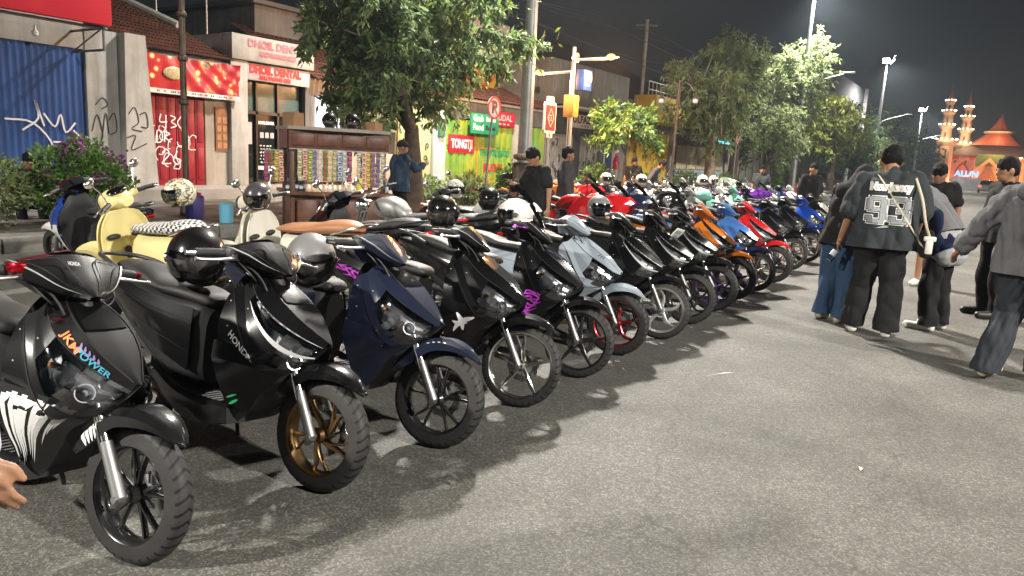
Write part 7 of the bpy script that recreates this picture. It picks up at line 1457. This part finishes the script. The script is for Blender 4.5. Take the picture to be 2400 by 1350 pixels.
# 93 man
T, U, hd, I = person('heavy man in charcoal jersey numbered 93 seen from behind, holding a bottle', (-.86, 7.66, 0), 100, 1.79, 4, 30, 8, 1.15, CCHA, CBLK, SHW, 'elbow', .78, .012, armL=[(-.03, .28, 1.10), (.06, .34, .84)], armR=[(.04, -.28, 1.12), (.20, -.28, .95)], feet=[(.03, .15, 0), (-.05, -.12, 0)], loose=1.6, legw=1.22, seed=1, group='people standing on the road')
on_mesh(T, I['top'], lambda q: jersey_digits(q, .010), TXW, 'number_outline', off=.006); on_mesh(T, I['top'], lambda q: jersey_digits(q, .003), TXB, 'number_inline', off=.009); on_mesh(T, I['top'], lambda q: jersey_digits(q, -.002), mat('print_grey', (.23, .25, .25), .7), 'number', off=.012)
on_mesh(T, I['top'], lambda q: lettering(q, 'New Jersey', (0, 0, 1.395), (0, -1, .0), (.0, 0, 1), .085, width=.36, bold=.012), WSIGN, 'lettering', off=.009)
on_mesh(T, I['top'], lambda q: q.join(dense(MB().add([(0, -.02, 1.03), (0, .10, 1.02), (0, .03, 1.046), (0, -.02, 1.05)], [(0, 1, 2, 3)]), 2)), mat('print_grey'), 'tail_mark', off=.009)
def strapq(q):
    n = 24; P = [(.11 - .43 * k / n, 1.50 - .62 * k / n) for k in range(n + 1)]; V = []; F = []
    for (y, z) in P: V += [(0, y + .016, z + .012), (0, y - .016, z - .012)]
    F = [(2 * k, 2 * k + 1, 2 * k + 3, 2 * k + 2) for k in range(n)]; q.add(V, F)
STRAP = mat('strap_cream', (.52, .46, .34), .7); on_mesh(T, I['top'], strapq, STRAP, 'strap', off=.014)
S_ = I['s']; q = MB(); q.cbox((-.02, -.36, .90), (.16, .10, .26), .035); bag = part('shoulder_bag', q, CBLK, T)
q = MB(); q.tube(cr([(-.04, -.20, 1.48), (-.19, -.26, 1.30), (-.20, -.31, 1.10), (-.14, -.36, .98)], 6), .012, 8); part('white_strap', q, STRAP, T); q = MB(); q.cbox((-.14, -.37, .955), (.04, .10, .045), .012); q.cbox((-.14, -.37, .885), (.04, .06, .14), .015); part('pouch', q, SHW, T)
q = MB(); q.sph(hd(-.0, .086, -.01), .016, 6); q.sph(hd(.0, .088, -.03), .010, 6); part('earphone', q, SHW, T)
w = T.matrix_basis @ I['wr'][0] if False else None
bt = bottle('clear plastic bottle in the hand of the man in the 93 jersey', 0, 0, 0, .22, .033, mm=BOT); M_ = Matrix.Translation((-.86, 7.66, 0)) @ Matrix.Rotation(radians(100), 4, 'Z'); hw = M_ @ (I['wr'][0] + Vector((.035, .02, -.10))); bt.location = hw + Vector((-.06, -.03, -.13)); bt.rotation_euler = (radians(-18), radians(28), 0)
# woman in black hijab and jeans
T, U, hd, I = person('woman in black hooded top and wide blue jeans leaning in', (-1.27, 8.0, 0), 60, 1.62, 14, 22, 0, .95, CBLK, CDEN, SHC, 'long', .80, .013, armL=[(.22, .22, 1.15), (.42, .1, 1.1)], armR=[(.16, -.24, 1.12), (.38, -.12, 1.05)], hair=None, loose=1.2, legw=1.15, seed=4, group='people standing on the road')
h = MB(); ell(h, hd(-.01, 0, .01), (.115, .10, .125)); cap(h, hd(-.03, 0, -.06), U(-.02, 0, 1.40), .10, .13); cap(h, U(-.03, .06, 1.38), U(-.03, -.06, 1.38), .12, .12); link('headscarf', remesh(h, 'headscarf', CBLK, .013, 3, .01, 16., seed=3, cuts=[(hd(.075, 0, 0), (Matrix.Rotation(radians(20), 3, 'Y') @ Vector((1, 0, 0))))]), T)
# grey hijab woman bending
T, U, hd, I = person('woman in long grey headscarf and white clogs bending forward, hand on hip', (-.40, 8.35, 0), 158, 1.64, 34, 10, 0, 1.0, CNVY, CBLK, SHW, 'long', .80, .013, armL=[(-.06, .36, 1.18), (.03, .17, .97)], armR=[(.36, -.2, 1.02), (.58, -.08, .98)], hair=None, loose=1.1, legw=1.12, seed=6, group='people standing on the road')
h = MB(); ell(h, hd(-.01, 0, .01), (.115, .10, .125)); cap(h, hd(-.04, 0, -.04), U(-.03, 0, 1.38), .105, .15); cap(h, U(-.02, .12, 1.34), U(-.02, -.12, 1.34), .13, .13); cap(h, U(-.03, .08, 1.25), U(-.05, .06, .98), .145, .15); cap(h, U(-.03, -.08, 1.25), U(-.05, -.06, .98), .145, .15); link('headscarf', remesh(h, 'headscarf', CHIJ, .013, 3, .016, 12., seed=8, cuts=[(hd(.078, 0, 0), (Matrix.Rotation(radians(44), 3, 'Y') @ Vector((1, 0, 0)))), (U(0, 0, 1.0), (Matrix.Rotation(radians(30), 3, 'Y') @ Vector((0.1, 0, -1))))]), T)
h = MB(); cap(h, U(-.02, .06, 1.08), (-.04, .07, .78), .145, .150); cap(h, U(-.02, -.06, 1.08), (-.04, -.07, .78), .145, .150); link('tunic', remesh(h, 'tunic', CLG, .013, 3, .016, 12., seed=11, cutz=.66), T)
# man behind with bare legs, facing the camera
T, U, hd, I = person('dark-haired man in black with bare legs and white sandals behind the group', (-.70, 11.7, 0), -95, 1.72, 12, 25, 0, 1.0, CBLK, CBLK, SHW, 'short', .80, .018, legs='shorts', seed=12, group='people standing on the road')
# walker at the right edge
T, U, hd, I = person('walking person in grey sweatshirt and dark jeans at the right edge', (.27, 6.72, 0), 62, 1.72, 3, 4, 0, 1.08, CGRY, mat('cloth_dark_jeans', (.014, .018, .024), .8, vary=.2, vscale=9.), SHC, 'long', .80, .012, armL=[(-.12, .33, 1.15), (-.06, .50, .94)], armR=[(.14, -.26, 1.14), (.3, -.2, .95)], feet=[(-.16, .10, .015), (.20, -.09, 0)], knees=[(.02, .11, .5), (.16, -.10, .5)], loose=1.6, legw=1.22, seed=14, group='people standing on the road')
h = MB(); cap(h, U(-.09, .08, 1.42), U(-.09, -.08, 1.42), .075, .075); cap(h, U(-.12, 0, 1.40), U(-.12, 0, 1.32), .08, .06); link('hood', remesh(h, 'hood', CGRY, .013, 3, .008, 16., seed=2), T)
# man beside the black motorcycle, right
person('dark-haired man in black jacket behind the walking person', (.06, 9.7, 0), -150, 1.74, 0, 6, 0, 1.05, CBLK, CBLK, SHB, 'long', .82, .016, seed=16, group='people standing on the road')
# passer-by at the left picture edge: only the arm shows
person('person in pale sleeve whose forearm and hand enter at the left edge', (-2.01, .45, 0), 35, 1.72, 0, 0, 0, 1.0, fab('pale', (.42, .44, .46)), CDEN, SHB, 'long', .82, .012, armR=[(.30, -.10, 1.10), (.370, -.09, .84)], armL=[(-.05, .27, 1.12), (-.02, .30, .88)], seed=18)
# photographer
T, U, hd, I = person('man in black tee looking down at a camera amid the machines', (-5.42, 8.88, 0), -118, 1.63, 3, 28, 10, 1.12, CBLK, CDG, SHB, 'short', .80, .014, armR=[(.10, -.29, 1.12), (.30, -.24, 1.16)], armL=[(-.02, .28, 1.10), (.0, .31, .84)], loose=1.3, seed=20)
q = MB(); q.cbox((.36, -.22, 1.22), (.07, .13, .09), .012); q.lathe([(.001, .06), (.03, .06), (.034, 0)], 14, 'x', (.40, -.22, 1.22)); cm = part('held_camera', q, BLKG, T)
person('lean man in dark grey jacket standing side-on behind the photographing man', (-6.35, 11.3, 0), 35, 1.68, 0, 0, 10, .92, CDG, CBLK, SHB, 'long', .72, .018, seed=22, loose=1.3)
T, U, hd, I = person('kiosk seller in denim jacket and black cap leaning by the tree', (-9.62, 10.66, 0), 75, 1.66, 2, 0, -25, 1.12, CDJK, CBLK, SHB, 'long', .74, .016, armL=[(.1, .3, 1.15), (.12, .3, .95)], armR=[(.18, -.30, 1.18), (.42, -.26, 1.28)], hair='cap', seed=24, loose=1.4)
SIT = dict(hipz=.45, feet=[(.38, .14, 0), (.36, -.14, 0)], knees=[(.40, .15, .47), (.38, -.15, .46)])
def sitter(label, loc, rz, top, seed, lean=14, **k): return person(label, loc, rz, 1.66, lean, 10, 0, 1.0, top, CBLK, SHB, 'short', .84, .024, seed=seed, **{**SIT, **k})
sitter('crouching man in charcoal shirt between the black helmet and the photographing man', (-6.3, 9.48, 0), -40, CCHA, 26, 24)
# stones / kerb seats are the pavement edge
sitter('seated young man in black tee left of the bright shrub', (-9.9, 18.6, .0), -20, CBLK, 28); sitter('seated person in orange striped top behind the photographing man', (-9.7, 16.9, .0), -30, CORG, 30)
person('man in dark jacket bending forward before the yellow shutter', (-8.9, 21.0, 0), 10, 1.68, 30, 5, 0, 1.0, CDG, CBLK, SHB, 'long', .8, .024, seed=32); person('man in black standing behind the bending one before the yellow shutter', (-9.4, 20.9, 0), -60, 1.62, 8, 5, 0, 1.0, CBLK, CBLK, SHB, 'short', .8, .024, seed=34)
sitter('seated person in pale top left of the bending man', (-9.3, 20.5, .0), -30, CLG, 36)
person('man in black tee standing among the far machines below the tree', (-6.0, 22.6, 0), -80, 1.60, 6, 12, 0, 1.0, CCHA, CBLK, SHB, 'short', .8, .024, seed=38); person('young man in black standing left of the woman in jeans', (-3.55, 17.4, 0), -50, 1.66, 3, 8, 0, 1.0, CBLK, CBLK, SHB, 'long', .8, .022, seed=40)
person('person in red shirt and white headscarf in the blue doorway', (-15.6, 32.6, .42), 30, 1.58, 0, 0, 0, 1.05, CRED, CKH, SHB, 'short', .75, .026, hair='short', hairm=fab('white', (.5, .5, .48)), seed=42); sitter('dim seated figure between the two left bushes', (-12.3, 5.35, .0), -20, CBLK, 44)

# ------------------------------------------------------------------ smoky night air
m = bpy.data.materials.new('night_haze'); m.use_nodes = True; nt = m.node_tree; nt.nodes.clear(); o_ = nod(nt, 'ShaderNodeOutputMaterial'); pv = nod(nt, 'ShaderNodeVolumePrincipled', Density=.0005, Anisotropy=.55); pv.inputs['Color'].default_value = (.68, .84, 1., 1); nt.links.new(pv.outputs[0], o_.inputs['Volume'])
q = MB(); q.box((-70, -45, -1.2), (45, 215, 26)); HZ = part('haze', q, m, None, angle=0); HZ['kind'] = 'stuff'; HZ['label'] = 'thin smoky haze hanging over the street'
